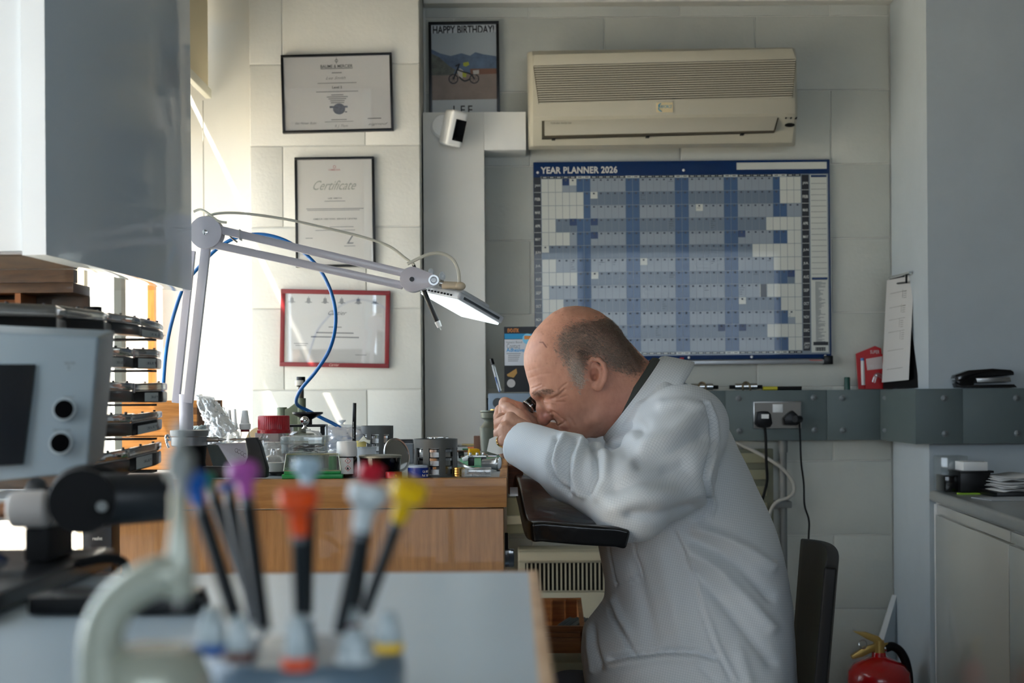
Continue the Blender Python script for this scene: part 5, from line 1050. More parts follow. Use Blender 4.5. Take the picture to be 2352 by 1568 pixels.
# conical white bottle tips
CAPW = mat('bottle_tip_white', (236, 240, 240), .4)
for x, w_, y0, Y, lab in ((526, 8, 940, 2.95, 'leftmost of the three small conical white bottle caps'), (539, 6.5, 938, 3.05, 'slim middle one of the three conical white bottle caps'), (563, 12, 941, 2.8, 'largest conical white bottle cap, with a dark red ring, left of the red-capped jar')):
    t = thing('glue_bottle', lab, 'bottle', (P(x, 1000, Y).x, Y, ZB), 'conical-capped little bottles'); h1 = hpx(y0, Y); hb = hpx(985, Y); s_ = S(1, Y)
    lathe_at(t, 'cap', CAPW, x, Y, [(w_*1.05, hb), (w_*1.1, hb+12), (w_*.85, hb+15), (w_*.55, h1-1), (w_*.45, h1), (0, h1)])
    lathe_at(t, 'bottle', GLASS, x, Y, [(w_*1.4, 0), (w_*1.45, hb*.6), (w_*.9, hb*.85), (w_*.8, hb)])
    lathe_at(t, 'neck_ring', mat('ring_red', (130, 20, 34), .4), x, Y, [(w_*.85, hb-5), (w_*.85, hb)])
# red capped jar
Y = 2.62; t = thing('red_capped_jar', 'glass jar with a large ribbed red screw cap in the middle of the bench', 'jar', (P(629, 1000, Y).x, Y, ZB)); RC = mat('red_cap', (160, 16, 30), .35, coat=.1)
a, b = hpx(993, Y), hpx(953, Y); prof = [(0, a), (37.5, a), (38, a+7), (36, a+8.5), (36, b-2), (34, b), (0, b)]
mb = MB(); s_ = S(1, Y); c = (P(629, 1000, Y).x, Y, ZB); n = 144; T = Matrix.Translation(c); vs = []; k_ = len(prof)
for i in range(n):
    an = 2*math.pi*i/n; rib = 1-.022*(i % 3 == 0)
    for q_, (r, h) in enumerate(prof): rr = max(r, .001)*s_*(rib if q_ in (3, 4, 5) else 1); vs.append((rr*math.cos(an), rr*math.sin(an), h*s_))
mb.add(vs, [(i*k_+q_, ((i+1) % n)*k_+q_, ((i+1) % n)*k_+q_+1, i*k_+q_+1) for i in range(n) for q_ in range(k_-1)], T); mb.build('cap', RC, t, ang=50)
lathe_at(t, 'jar', GLASS, 629, Y, [(0, 0), (30, 0), (33, 4), (33, a-14), (26, a-2), (26, a)]); lathe_at(t, 'contents', mat('pale_liquid', (196, 200, 200), .3), 629, Y, [(0, 1), (29, 2), (31, 5), (31, a-22), (0, a-22)])
# glass bottle under it
Y = 2.42; t = thing('stoppered_bottle', 'small clear glass bottle with a flared lip, in front of the red-capped jar', 'bottle', (P(628, 1000, Y).x, Y, ZB)); lathe_at(t, 'glass', GLASS, 628, Y, [(0, 0), (26, 0), (26, 30), (22, 40), (9, 46), (8, 56), (14, 58), (13, 60), (6, 60), (6, 54), (0, 50)]); lathe_at(t, 'label', mat('label_white', (214, 212, 206)), 628, Y, [(26.5, 8), (26.5, 28)], closed=False) if False else lathe_at(t, 'label', mat('label_white', (214, 212, 206)), 628, Y, [(26.3, 8), (26.3, 28), (26.2, 28)])
# olive staking press
Y = 3.10; OG = mat('olive_cast', (104, 112, 90), .4, .2, bump=.2, bscale=120); t = thing('staking_press', 'olive-green casting with an upright spindle and black knob behind the red-capped jar', 'press', (P(690, 1000, Y).x, Y, ZB)); H = lambda y: P(700, y, Y).z
def cy(x, y0, y1, r, nm, m, Y_=None, n=28, rt=None):
    Y_ = Y_ or Y; s_ = S(1, Y_); c = P(x, 1000, Y_); z0 = P(x, y0, Y_).z; z1 = P(x, y1, Y_).z; return MB().cyl((c.x, Y_, z0), (c.x, Y_, z1), r*s_, (r if rt is None else rt)*s_, n).build(nm, m, t, bevel=.0008)
cy(692, 888, 865, 10, 'knob', BLACKP); cy(690, 885, 873, 11.5, 'collar', mat('bone', (196, 192, 180), .4)); cy(692, 918, 884, 6.5, 'spindle', mat('spindle_dark', (70, 64, 56), .4, .4)); cy(692, 1002, 914, 11, 'upright_boss', OG); cy(648, 1002, 935, 11.5, 'side_boss', OG)
MB().prism([P(650, 940, Y-.008), P(662, 937, Y-.008), P(683, 921, Y-.008), P(696, 921, Y-.008), P(696, 1000, Y-.008), P(650, 1000, Y-.008)], (0, .016, 0)).build('web', OG, t, bevel=.003)
MB().box((P(634, 1000, Y).x, Y-.04, ZB+.0006), (P(716, 1000, Y).x, Y+.05, P(700, 995, Y).z)).build('base', OG, t, bevel=.005)
# black pedestal loupe stand and its bracket
Y = 2.85; t = thing('black_funnel_stand', 'black funnel-topped stand on a flat black arm behind the glass dome', 'stand', (P(708, 1000, Y).x, Y, ZB))
lathe_at(t, 'funnel', BLACKP, 707, Y, [(0, hpx(976, Y)), (10, hpx(976, Y)), (10, hpx(963, Y)), (20, hpx(958, Y)), (35, hpx(950, Y)), (35, hpx(946, Y)), (33, hpx(946, Y)), (18, hpx(954, Y)), (0, hpx(956, Y))], 40)
c = P(707, 980, Y); MB().box((P(664, 980, Y).x, Y-.02, P(700, 980, Y).z), (P(750, 980, Y).x, Y+.02, P(700, 974.5, Y).z)).build('arm', BLACKP, t, bevel=.001)
MB().box((P(740, 980, Y).x, Y-.012, ZB+.0006), (P(751, 980, Y).x, Y+.012, P(700, 975, Y).z)).build('steel_post', STEEL, t, bevel=.001); MB().box((P(738, 980, Y).x, Y-.016, P(700, 1000, Y).z), (P(748, 980, Y).x, Y-.012, P(700, 978, Y).z)).build('catch', BLACKP, t)
MB().box((P(664, 980, Y).x, Y-.012, ZB+.0006), (P(672, 980, Y).x, Y+.012, P(700, 980, Y).z)).build('rear_post', STEEL, t)
# glass dome with a silver ball knob
Y = 2.66; t = thing('glass_dome', 'glass dome jar with a shiny metal ball knob, right of the red-capped jar', 'jar', (P(702, 1000, Y).x, Y, ZB)); h_ = hpx(988, Y)
lathe_at(t, 'dome', GLASS, 702, Y, [(38, 0), (38, h_-14), (36, h_-8), (30, h_-2), (10, h_), (0, h_)]); lathe_at(t, 'foot', GLASS, 702, Y, [(0, 0), (40, 0), (40, 4), (0, 4)])
c = P(700, 966, Y); MB().ball((c.x, Y, c.z), S(10.5, Y), 28).build('ball_knob', CHROME, t); MB().lathe([(S(3, Y), 0), (S(3.5, Y), S(4, Y)), (S(8, Y), S(9, Y))], (c.x, Y, c.z-S(9, Y)), (0, 0, -1), 20).build('knob_stem', CHROME, t); MB().cyl((c.x, Y, P(700, 987, Y).z), (c.x, Y, P(700, 985, Y).z), S(14, Y)).build('knob_plate', GLASS, t)
# clear box of hair-like springs
Y = 2.38; t = thing('spring_box', 'clear plastic box holding a tangle of fine springs, above the green-based cover', 'box', (P(691, 1000, Y).x, Y, ZB)); z0 = P(700, 1041, Y).z; z1 = P(700, 1004, Y).z; a, b = P(645, 1000, Y).x, P(739, 1000, Y).x
MB().box((a, Y, z0), (b, Y+.09, z1)).build('box', CLEAR, t, bevel=.002); MB().box((a-.001, Y-.001, z1-.012), (b+.001, Y+.091, z1+.0015)).build('lid', CLEAR, t, bevel=.0015)
q = MB()
for i in range(26): c = Vector((random.uniform(a+.012, b-.012), Y+random.uniform(.006, .06), z0+random.uniform(.002, .010))); q.tube([c+Vector((random.uniform(-.018, .018), random.uniform(-.005, .01), random.uniform(-.002, .007))) for _ in range(4)], .0004, 4, 3)
q.build('springs', mat('spring_wire', (60, 56, 64), .4, .5), t, kind='stuff')
single('olive_case', MB().box((P(658, 1000, Y).x, Y+.01, P(700, 1047, Y).z), (P(734, 1000, Y).x, Y+.09, z0-.0005)), mat('olive_dark', (112, 112, 92)), 'flat olive case under the clear box of springs', 'case', bevel=.001)
single('steel_block', MB().box((P(652, 1000, Y).x, Y+.03, ZB+.0006), (P(740, 1000, Y).x, Y+.09, P(700, 1048, Y).z)), mat('case_grey', (110, 116, 118), .4), 'grey block hidden behind the green-based dust cover', 'block', bevel=.001)
# dust cover with green base
Y = BF+.004; t = thing('movement_tray', 'clear-covered green plastic tray with small bottles and a grey BERGEON card', 'tray', (P(716, 1096, Y).x, Y+.04, ZB)); a, b = P(647, 1096, Y).x, P(787, 1096, Y).x
MB().box((a, Y, ZB+.0006), (b, Y+.08, P(700, 1089, Y).z)).build('base', GREEN, t, bevel=.001); MB().box((a+.003, Y+.003, P(700, 1089, Y).z), (b-.004, Y+.077, P(700, 1080, Y).z)).build('upper_base', GREEN, t, bevel=.0015)
z0, z1 = P(700, 1081, Y).z, P(700, 1043, Y).z; a2, b2, a3, b3 = P(651, 1096, Y).x, P(783, 1096, Y).x, P(656, 1096, Y).x, P(776, 1096, Y).x
CL2 = clearmat('dust_cover', (243, 244, 232), .3, .03, haze=.06)
q = MB(); q.add([(a2, Y+.003, z0), (b2, Y+.003, z0), (b2, Y+.077, z0), (a2, Y+.077, z0), (a3, Y+.009, z1), (b3, Y+.009, z1), (b3, Y+.07, z1), (a3, Y+.07, z1)], [(4, 5, 6, 7), (0, 1, 5, 4), (1, 2, 6, 5), (2, 3, 7, 6), (3, 0, 4, 7)]); q.build('dust_cover', CL2, t, bevel=.002)
q = MB()
for p0, p1 in (((a2, Y+.003, z0), (a3, Y+.009, z1)), ((b2, Y+.003, z0), (b3, Y+.009, z1)), ((a3, Y+.009, z1), (b3, Y+.009, z1)), ((a2, Y+.003, z0), (b2, Y+.003, z0))): q.tube([p0, p1], .0008, 6, 0)
q.build('cover_edges', clearmat('cover_edge', (206, 202, 160), .5, .1, haze=.45, hazecol=(200, 196, 150)), t)
q = MB().pbox(662, 1048, 722, 1062, Y+.03, .001).build('card', mat('card_grey', (96, 100, 98), .5), t); q2 = MB(); ptext(q2, 'BERGEON', 669, 1060, 703, 1053.5, Y+.0295, font_off=.03); q2.lathe([(.0010, 0), (.0014, 0), (.0014, .0002), (.0010, .0002), (.0010, 0)], P(686, 1051, Y+.0297), (0, 1, 0), 16, closed=False); q2.build('lettering', mat('card_print', (186, 188, 184), .5), q)
for x0, y0, x1, y1 in ((693, 1058, 709, 1081), (754, 1047, 774, 1081)): c = P((x0+x1)/2, y0, Y+.02); MB().lathe([(S((x1-x0)/2, Y), 0), (S((x1-x0)/2, Y), c.z-z0-.003), (S((x1-x0)/2, Y)*.8, c.z-z0), (.0001, c.z-z0)], (c.x, Y+.02, z0), (0, 0, 1), 20).build('green_peg', GREEN, t)
for x in (723, 736): c = P(x, 1050, Y+.03); MB().lathe([(S(6, Y), 0), (S(6, Y), .018), (S(4, Y), .022), (S(4, Y), .026), (S(5, Y), .026), (.0001, .027)], (c.x, Y+.03, z0), (0, 0, 1), 18).build('vial', CLEAR, t)
# hazard-labelled bottle
Y = BF+.035; t = thing('solvent_bottle', 'dark bottle with a wide white screw cap and two red-diamond hazard signs', 'bottle', (P(795, 1000, Y).x, Y+.0, ZB))
lathe_at(t, 'glass', mat('amber_black', (24, 12, 12), .1, coat=.4), 795, Y, [(0, 0), (23, 0), (25, 3), (25, 44), (23, 48), (0, 48)]); lathe_at(t, 'cap', WHITEP, 796, Y, [(0, 49), (23, 49), (23.5, 52), (23, 80), (21, 83), (0, 83)], ang=50)
yl = Y-S(25.6, Y); r_ = S(25.4, Y); q = MB(); c = P(795, 1000, Y)
def arcq(mb, x0, x1, y0, y1, off, n=10):
    vs = []
    for i in range(n+1):
        x = x0+(x1-x0)*i/n; dx = S(x-795, Y); yy = Y-math.sqrt(max((r_+off)**2-dx*dx, 1e-8)); 
        for y in (y1, y0): vs.append((c.x+dx, yy, P(795, y, Y).z))
    return mb.add(vs, [(2*i, 2*i+2, 2*i+3, 2*i+1) for i in range(n)])
lab_ = arcq(MB(), 781, 813, 1050, 1087, .0003).build('label', WHITEP, t)
for y in (1058, 1075):
    q = MB(); cc_ = P(799, y, yl); d = S(7, Y)
    q.prism([(cc_.x-d, yl-.0005, cc_.z), (cc_.x, yl-.0005, cc_.z+d), (cc_.x+d, yl-.0005, cc_.z), (cc_.x, yl-.0005, cc_.z-d)], (0, .0003, 0)); q.build('hazard_diamond', RED, lab_); d *= .78; q = MB(); q.prism([(cc_.x-d, yl-.0008, cc_.z), (cc_.x, yl-.0008, cc_.z+d), (cc_.x+d, yl-.0008, cc_.z), (cc_.x, yl-.0008, cc_.z-d)], (0, .0003, 0)); q.build('diamond_field', WHITEP, lab_)
    q = MB(); 
    if y == 1058: text_in(q, '!', -.0006, -.0026, .0006, .0026, Matrix.Translation((cc_.x, yl-.0011, cc_.z)), font_off=.06)
    else: q.prism([(cc_.x-.0016, yl-.0011, cc_.z-.0022), (cc_.x-.0018, yl-.0011, cc_.z), (cc_.x-.0004, yl-.0011, cc_.z+.0028), (cc_.x+.0004, yl-.0011, cc_.z+.0008), (cc_.x+.0014, yl-.0011, cc_.z+.0016), (cc_.x+.0016, yl-.0011, cc_.z-.0022)], (0, .0003, 0))
    q.build('hazard_sign', INK, lab_)
# marker pen, knob jar, plastic cover
Y = 2.75; t = thing('marker_pen', 'black marker pen standing upright behind the white-capped bottle', 'pen', (P(814, 1000, Y).x, Y, ZB)); a, b = P(812.5, 1032, Y), P(814.5, 925, Y)
MB().cyl((a.x, Y, ZB+.0008), a.lerp(b, .45), S(4.4, Y)).build('barrel', BLACKP, t); MB().cyl(a.lerp(b, .45), b, S(4.6, Y), S(4.1, Y)).build('cap', BLACKP, t, bevel=.0008)
q = MB(Matrix.Translation(a.lerp(b, .42)-Vector((.001, S(4.9, Y), 0))) @ Rot('Y', -91)); text_in(q, 'Pentel fine', -.016, -.0012, .016, .0012); q.build('lettering', mat('white_print', (214, 214, 208)), t)
Y = 3.15; t = thing('knobbed_cover', 'clear domed cover with a white knob behind the marker pen', 'cover', (P(785, 1000, Y).x, Y, ZB)); lathe_at(t, 'dome', MILKY, 785, Y, [(52, 0), (52, hpx(990, Y)), (46, hpx(980, Y)), (30, hpx(976, Y)), (0, hpx(975, Y))]); lathe_at(t, 'knob', WHITEP, 785, Y, [(4, hpx(976, Y)), (4, hpx(971, Y)), (9, hpx(968, Y)), (9.5, hpx(965, Y)), (0, hpx(964, Y))])
Y = 2.95; single('clear_bag', crumple([P(738, 978, Y), P(835, 982, Y), P(840, 1030, Y-.05), P(742, 1036, Y-.05)], Y, .015, None, .008, 26, 14), clearmat('blue_tint_film', (228, 234, 246), .4, .12, haze=.35, hazecol=(214, 220, 234)), 'crumpled clear polythene bag heaped behind the marker pen', 'bag', ang=180)
# ring baskets with tins
def basket(x, y0, y1, w, Y, lab, tins):
    t = thing('ring_basket', lab, 'basket', (P(x, 1000, Y).x, Y, ZB), 'grey slotted baskets'); s_ = S(1, Y); z1 = P(x, y0, Y).z; cx = P(x, 1000, Y).x; R = w*s_; hh = z1-ZB; tk_ = .0025
    def ringp(z0, z1_, nm): MB().lathe([(R, z0), (R, z1_), (R-tk_, z1_), (R-tk_, z0), (R, z0)], (cx, Y, ZB+.0006), (0, 0, 1), 40, closed=False).build(nm, DG, t)
    ringp(hh*.76, hh, 'rim'); ringp(0, .003, 'foot_ring')
    for i in range(8):
        a0 = math.radians(45*i+12); a1 = a0+math.radians(17); vs = []; nseg = 4
        for j in range(nseg+1):
            a = a0+(a1-a0)*j/nseg
            for r in (R, R-tk_): vs += [(cx+r*math.cos(a), Y+r*math.sin(a), ZB+.002), (cx+r*math.cos(a), Y+r*math.sin(a), ZB+hh*.77)]
        f = []
        for j in range(nseg): o_ = j*4; f += [(o_, o_+4, o_+5, o_+1), (o_+2, o_+3, o_+7, o_+6), (o_+1, o_+5, o_+7, o_+3)]
        f += [(0, 1, 3, 2), (nseg*4, nseg*4+2, nseg*4+3, nseg*4+1)]; MB().add(vs, f).build('post', DG, t)
    for i in range(tins):
        z = ZB+.004+i*(hh*.92)/tins; h = (hh*.86)/tins
        tn = thing('watch_part_tin', '%s of the four aluminium tins stacked inside the %s slotted basket' % (('lowest', 'second lowest', 'second highest', 'topmost')[i], 'front' if w > 45 else 'rear'), 'tin', (cx, Y, z), 'tins in the %s basket' % ('front' if w > 45 else 'rear'))
        MB().lathe([(.0001, 0), (R*.88, 0), (R*.88, h*.62), (.0001, h*.62)], (cx, Y, z), (0, 0, 1), 32).build('tin', STEEL, tn); MB().lathe([(.0001, h*.64), (R*.92, h*.64), (R*.92, h*.95), (R*.88, h), (.0001, h)], (cx, Y, z), (0, 0, 1), 32).build('lid', CHROME, tn)
basket(866, 978, 1040, 37.5, 2.95, 'rear dark grey slotted round basket of tins, beside the marker pen', 4)
basket(1001, 1008, 1096, 50, 2.36, 'front dark grey slotted round basket of tins, right of the round black pot', 4)
c = P(1005, 1004, 2.36); single('loose_lid', MB().lathe([(.0001, 0), (.018, 0), (.018, .002), (.0165, .003), (.0001, .003)], (c.x, 2.37, P(1000, 1008, 2.36).z+.0006), (0, 0, 1), 32), CHROME, 'shiny flat tin lid resting on top of the front slotted basket', 'lid')
# small tubs, black pot, caps
Y = 2.62; t = thing('white_tub', 'small clear tub with a crumpled cream paper on it, left of the rear basket', 'tub', (P(842, 1000, Y).x, Y, ZB)); lathe_at(t, 'tub', MILKY, 842, Y, [(0, 0), (20, 0), (22, hpx(1028, Y)), (0, hpx(1028, Y))]); lathe_at(t, 'rim', CLEAR, 842, Y, [(23, hpx(1030, Y)), (23, hpx(1026, Y)), (21, hpx(1026, Y))])
lathe_at(t, 'yellow_insert', mat('pale_yellow', (220, 200, 120), .5), 830, Y, [(0, hpx(1026, Y)), (11, hpx(1026, Y)), (12, hpx(1013, Y)), (0, hpx(1013, Y))], z=None)
o = MB().prism([P(822, 1016, Y-.01), P(835, 1001, Y-.005), (P(842, 1010, Y-.01)), P(850, 1012, Y-.01), P(849, 1019, Y-.01), P(836, 1013, Y-.012)], (0, .006, .001)).build('crumpled_paper', mat('cream_paper', (232, 228, 208), .8), t)
Y = BF+.055; t = thing('black_pot', 'large round black pot with an embossed silver lid at the bench front', 'pot', (P(873, 1000, Y).x, Y, ZB)); h1 = hpx(1047, Y)
lathe_at(t, 'pot', BLACKG, 873, Y, [(0, 0), (43, 0), (45, 3), (47.5, h1-6), (48, h1-1), (0, h1-1)], 48); lathe_at(t, 'lid', mat('pewter', (150, 150, 140), .4, .7, bump=.6, bscale=300), 873, Y, [(49, h1-4), (49.5, h1), (46, h1+1.2), (30, h1+1), (0, h1+1.2)], 48); lathe_at(t, 'embossed_ring', mat('pewter', (150, 150, 140)), 873, Y, [(38, h1+.8), (38, h1+2), (35, h1+2), (35, h1+.8)], 40)
Y = BF+.012; t = thing('red_pot', 'small red pot lid in front of the round black pot', 'cap', (P(904, 1000, Y).x, Y, ZB)); lathe_at(t, 'cap', mat('red_plastic', (170, 20, 26)), 904, Y, [(0, 0), (19, 0), (19, 12), (18, 14), (0, 14)]); q = MB(); q.lathe([(.0001, 0), (.0018, 0), (.0018, .0003), (.0001, .0003)], P(909, 1092, Y-S(19.4, Y)), (0, -1, 0), 12); q.build('gold_dot', mat('gold', (232, 196, 120)), t)
Y = BF+.02; t = thing('blue_pot', 'small dark blue pot with a white lid, left of the front basket', 'pot', (P(960, 1000, Y).x, Y, ZB)); lathe_at(t, 'pot', mat('royal_blue', (16, 44, 130), .25, coat=.3), 960, Y, [(0, 0), (24, 0), (24, 23), (0, 23)], 36); lathe_at(t, 'lid', mat('lid_pale_blue', (176, 190, 206), .4), 960, Y, [(22, 23), (22, 27), (20, 28), (0, 28)])
q = MB(); ptext(q, 'Cal. 87', 971, 1085, 983, 1080, Y-S(21.6, Y)); ptext(q, 'Ref. 30', 970, 1094, 983, 1089, Y-S(21.6, Y)); q.build('lettering', mat('white_print', (214, 214, 208)), t)
Y = 2.46; c = P(908, 1055, Y); t = thing('round_mirror', 'round chrome-rimmed mirror leaning behind the black pot', 'mirror', (c.x, Y+.01, ZB)); dv = Vector((.72, -.62, .22)).normalized(); cz_m = ZB+.030
MB().lathe([(.0001, -.002), (.0285, -.002), (.030, 0), (.030, .003), (.0265, .004), (.0265, .002), (.0001, .002)], (c.x, Y+.02, cz_m), dv, 48).build('rim', STEEL, t); MB().lathe([(.0001, 0), (.0260, 0), (.0260, .0008), (.0001, .0008)], Vector((c.x, Y+.02, cz_m))+dv*.0022, dv, 40).build('glass', mat('mirror_glass', (200, 205, 206), .04, 1.), t)
for i in range(4): single('gold_ring', MB().lathe([(.0085, 0), (.0105, .0005), (.0105, .0032), (.0085, .0036), (.0085, 0)], (P(1053, 1090, BF+.03).x, BF+.03, ZB+.001+i*.0038), (0, 0, 1), 28, closed=False), mat('gold', (232, 196, 120)), '%s gold ring of the little stack right of the front basket' % ('lowest', 'second', 'third', 'topmost')[i], 'ring', 'stacked gold rings')
Y = BF+.02; t = thing('clear_parts_box', 'low clear plastic box of tiny parts at the right front of the bench', 'box', (P(1095, 1096, Y).x, Y+.03, ZB)); a, b = P(1060, 1096, Y).x, P(1128, 1096, Y).x
MB().box((a, Y, ZB+.0006), (b, Y+.06, P(1090, 1077, Y).z)).build('box', clearmat('pale_box', (236, 240, 242), .2, .05, haze=.25), t, bevel=.002); q = MB()
for i in range(9): q.tube([(random.uniform(a+.008, b-.008), Y+random.uniform(.006, .03), ZB+random.uniform(.002, .008)) for _ in range(3)], .001, 5, 3)
q.build('tiny_parts', STEEL, t, kind='stuff')
# green mat, hand tools
gm0, gm1 = P(1062, 1068, BY(1068)), P(1062, 1047, BY(1047)); single('cutting_mat', MB().box((gm0.x-.01, 2.62, ZB+.0004), (xr-.014, 3.05, ZB+.0035)), mat('mat_green', (98, 168, 128), .5, bump=.1), "pale green work mat on the bench under the man's hands", 'mat', bevel=.001)
Y = 2.95; t = thing('yellow_tool', 'short yellow-handled screwdriver lying on the bench before the hands', 'tool', P(1086, 1042, Y)); z = ZB+.0045
MB().lathe([(.0001, 0), (.0095, 0), (.0095, .016), (.008, .022), (.0001, .022)], (P(1077, 1040, Y).x, Y, z+.0095), (1, .25, 0), 20).build('handle', mat('signal_yellow', (226, 174, 24), .35), t); MB().cyl((P(1096, 1040, Y).x, Y+.004, z+.009), (P(1120, 1040, Y).x, Y+.012, z+.004), .003).build('shaft', CHROME, t)
Y = 2.62; z = ZB+.0042
t = thing('spring_bar_tool', 'chrome wrist-watch case holder with black jaws on the green mat', 'holder', P(1098, 1060, Y))
MB().box((P(1075, 1060, Y).x, Y, z), (P(1089, 1060, Y).x, Y+.02, z+.014)).build('black_jaw', BLACKP, t, bevel=.001); MB().box((P(1105, 1060, Y).x, Y, z), (P(1117, 1060, Y).x, Y+.02, z+.014)).build('black_jaw', BLACKP, t, bevel=.001)
MB().box((P(1074, 1050, Y).x, Y+.002, z+.0142), (P(1118, 1050, Y).x, Y+.016, z+.019)).build('chrome_bar', CHROME, t, bevel=.002)
for x in (1080, 1096, 1110): MB().ball((P(x, 1050, Y).x, Y+.008, z+.021), .003, 14).build('chrome_screw', CHROME, t)
MB().cyl((P(1062, 1056, Y).x, Y+.01, z+.010), (P(1076, 1056, Y).x, Y+.01, z+.014), .004, .0055).build('white_tip', WHITEP, t)
t = thing('chrome_loupe', 'chrome-rimmed eyeglass lying on its side by the green mat', 'eyeglass', P(1137, 1066, 2.5)); c = P(1136, 1066, 2.5); zc = ZB+.0125
MB().lathe([(.0001, 0), (.012, 0), (.0125, .003), (.011, .005), (.009, .018), (.0085, .03), (.0001, .03)], (c.x+.008, 2.5, zc), (-1, .25, .0), 32).build('barrel', STEEL, t); MB().lathe([(.009, 0), (.0122, .001), (.0122, .003), (.009, .003)], (c.x+.010, 2.5, zc), (-1, .25, 0), 32).build('rim', CHROME, t)
single('watch_bracelet', MB().tube([P(1050, 1060, 2.46)+Vector((0, 0, -.002)), Vector((P(1070, 1070, 2.46).x, 2.45, ZB+.010)), Vector((P(1090, 1070, 2.42).x, 2.42, ZB+.006)), Vector((P(1112, 1072, 2.42).x, 2.42, ZB+.005))], .0042, 8, 5), STEEL, 'steel watch bracelet lying in front of the green mat', 'bracelet')
single('wristwatch', MB().lathe([(.0001, 0), (.014, 0), (.016, .002), (.016, .005), (.013, .007), (.0001, .007)], (P(1103, 1074, 2.41).x, 2.405, ZB+.0006), (0, 0, 1), 32), CHROME, 'steel watch case lying flat in front of the green mat', 'watch')
single('rubber_stopper', MB().lathe([(.0001, 0), (.008, 0), (.0085, .006), (.007, .012), (.0001, .012)], (P(1053, 1030, 3.0).x, 3.0, ZB+.0088), (1, 0, .1), 20), BLACKP, 'small black rubber stopper lying right of the front basket', 'stopper')
# far-side clutter: tweezers, files and screwdrivers lying along the back of the bench
cols = [(170, 170, 168), (150, 60, 50), (150, 150, 150), (60, 62, 66), (196, 170, 80), (70, 120, 180), (180, 180, 178), (120, 80, 60), (60, 120, 80), (210, 110, 50), (214, 214, 210), (150, 130, 80)]
desc = ['steel', 'red-handled', 'grey', 'black', 'yellow', 'blue', 'silver', 'brown', 'green-handled', 'orange-handled', 'white', 'dull brass']
for i in range(12):
    Y = 3.15+(i % 6)*.11; x = 900+i*19+((i*37) % 11); a = P(x, 1000, Y); L_ = .05+.006*(i % 5); th = math.radians(-12+((i*53) % 31)); dx, dy = math.cos(th)*L_, math.sin(th)*L_
    if a.x+dx > xr-.02: dx, dy = -dx, dy
    k_ = i; t = thing('bench_tool', '%s slender hand tool lying toward the back of the bench' % desc[k_], 'tool', (a.x, Y, ZB), 'slender tools at the back of the bench'); z = ZB+.0045
    MB().cyl((a.x, Y, z), (a.x+dx, Y+dy, z), .0038, .0035, 12).build('handle', mat('tool_'+desc[k_], cols[k_], .35, .3 if k_ in (0, 2, 6) else 0), t); MB().cyl((a.x+dx, Y+dy, z), (a.x+dx*1.5, Y+dy*1.5, z), .0016, .0006, 10).build('blade', STEEL, t)
Y = 3.1; single('black_tool_case', MB().box((P(907, 1012, Y).x, Y, ZB+.0006), (P(948, 1012, Y).x, Y+.03, P(900, 1009, Y).z)), BLACKP, 'flat black case lying between the two slotted baskets', 'case', bevel=.003)
Y = 2.8; single('grey_block', MB().box((P(919, 1024, Y).x, Y, ZB+.0006), (P(948, 1024, Y).x, Y+.04, P(930, 1019, Y).z)), mat('block_grey', (118, 126, 134), .45), 'small blue-grey block between the two slotted baskets', 'block', bevel=.002)
Y = 2.95; single('steel_tweezers', MB().prism([(P(1058, 1024, Y).x, Y, ZB+.001), (P(1140, 1018, Y).x, Y+.03, ZB+.001), (P(1140, 1018, Y).x, Y+.036, ZB+.001), (P(1058, 1024, Y).x, Y+.003, ZB+.001)], (0, 0, .007)), CHROME, 'steel tweezers lying beyond the yellow-handled tool', 'tweezers', bevel=.0006)
# bench vice pedestal
Y = 3.2; t = thing('bench_vice', 'grey-green turned metal pedestal vice standing behind the hands', 'vice', (P(1132, 1000, Y).x, Y, ZB)); VM = mat('vice_metal', (104, 106, 94), .35, .6)
lathe_at(t, 'pedestal', VM, 1131, Y, [(0, 0), (30, 0), (30, 6), (27, 8), (29, hpx(997, Y)-0), (30, hpx(985, Y)), (24, hpx(978, Y)), (18, hpx(970, Y)), (19, hpx(966, Y)), (26, hpx(962, Y)), (27, hpx(950, Y)), (29, hpx(948, Y)), (28, hpx(945, Y)), (0, hpx(945, Y))], 40); lathe_at(t, 'brass_top', mat('brass', (186, 156, 92)), 1138, Y, [(0, hpx(945, Y)), (12, hpx(945, Y)), (11, hpx(942, Y)), (0, hpx(942, Y))])
single('brown_block', MB().box((P(1088, 1010, 3.35).x, 3.35, ZB+.0006), (P(1120, 1010, 3.35).x, 3.39, P(1100, 1001, 3.35).z)), mat('brown_wood', (120, 84, 66), .5), 'small brown wooden block left of the pedestal vice', 'block', bevel=.001)
# paper sheet hanging from the hands
q = MB().prism([P(1143, 999, 2.60), P(1124, 1008, 2.61), P(1118, 1036, 2.62), P(1143, 1044, 2.60), P(1158, 1040, 2.60), P(1156, 1000, 2.60)], (0, .0008, 0)); single('paper_tag', q, mat('tissue', (216, 214, 206), .8), "small white plastic tray held beneath the man's near hand", 'tray')
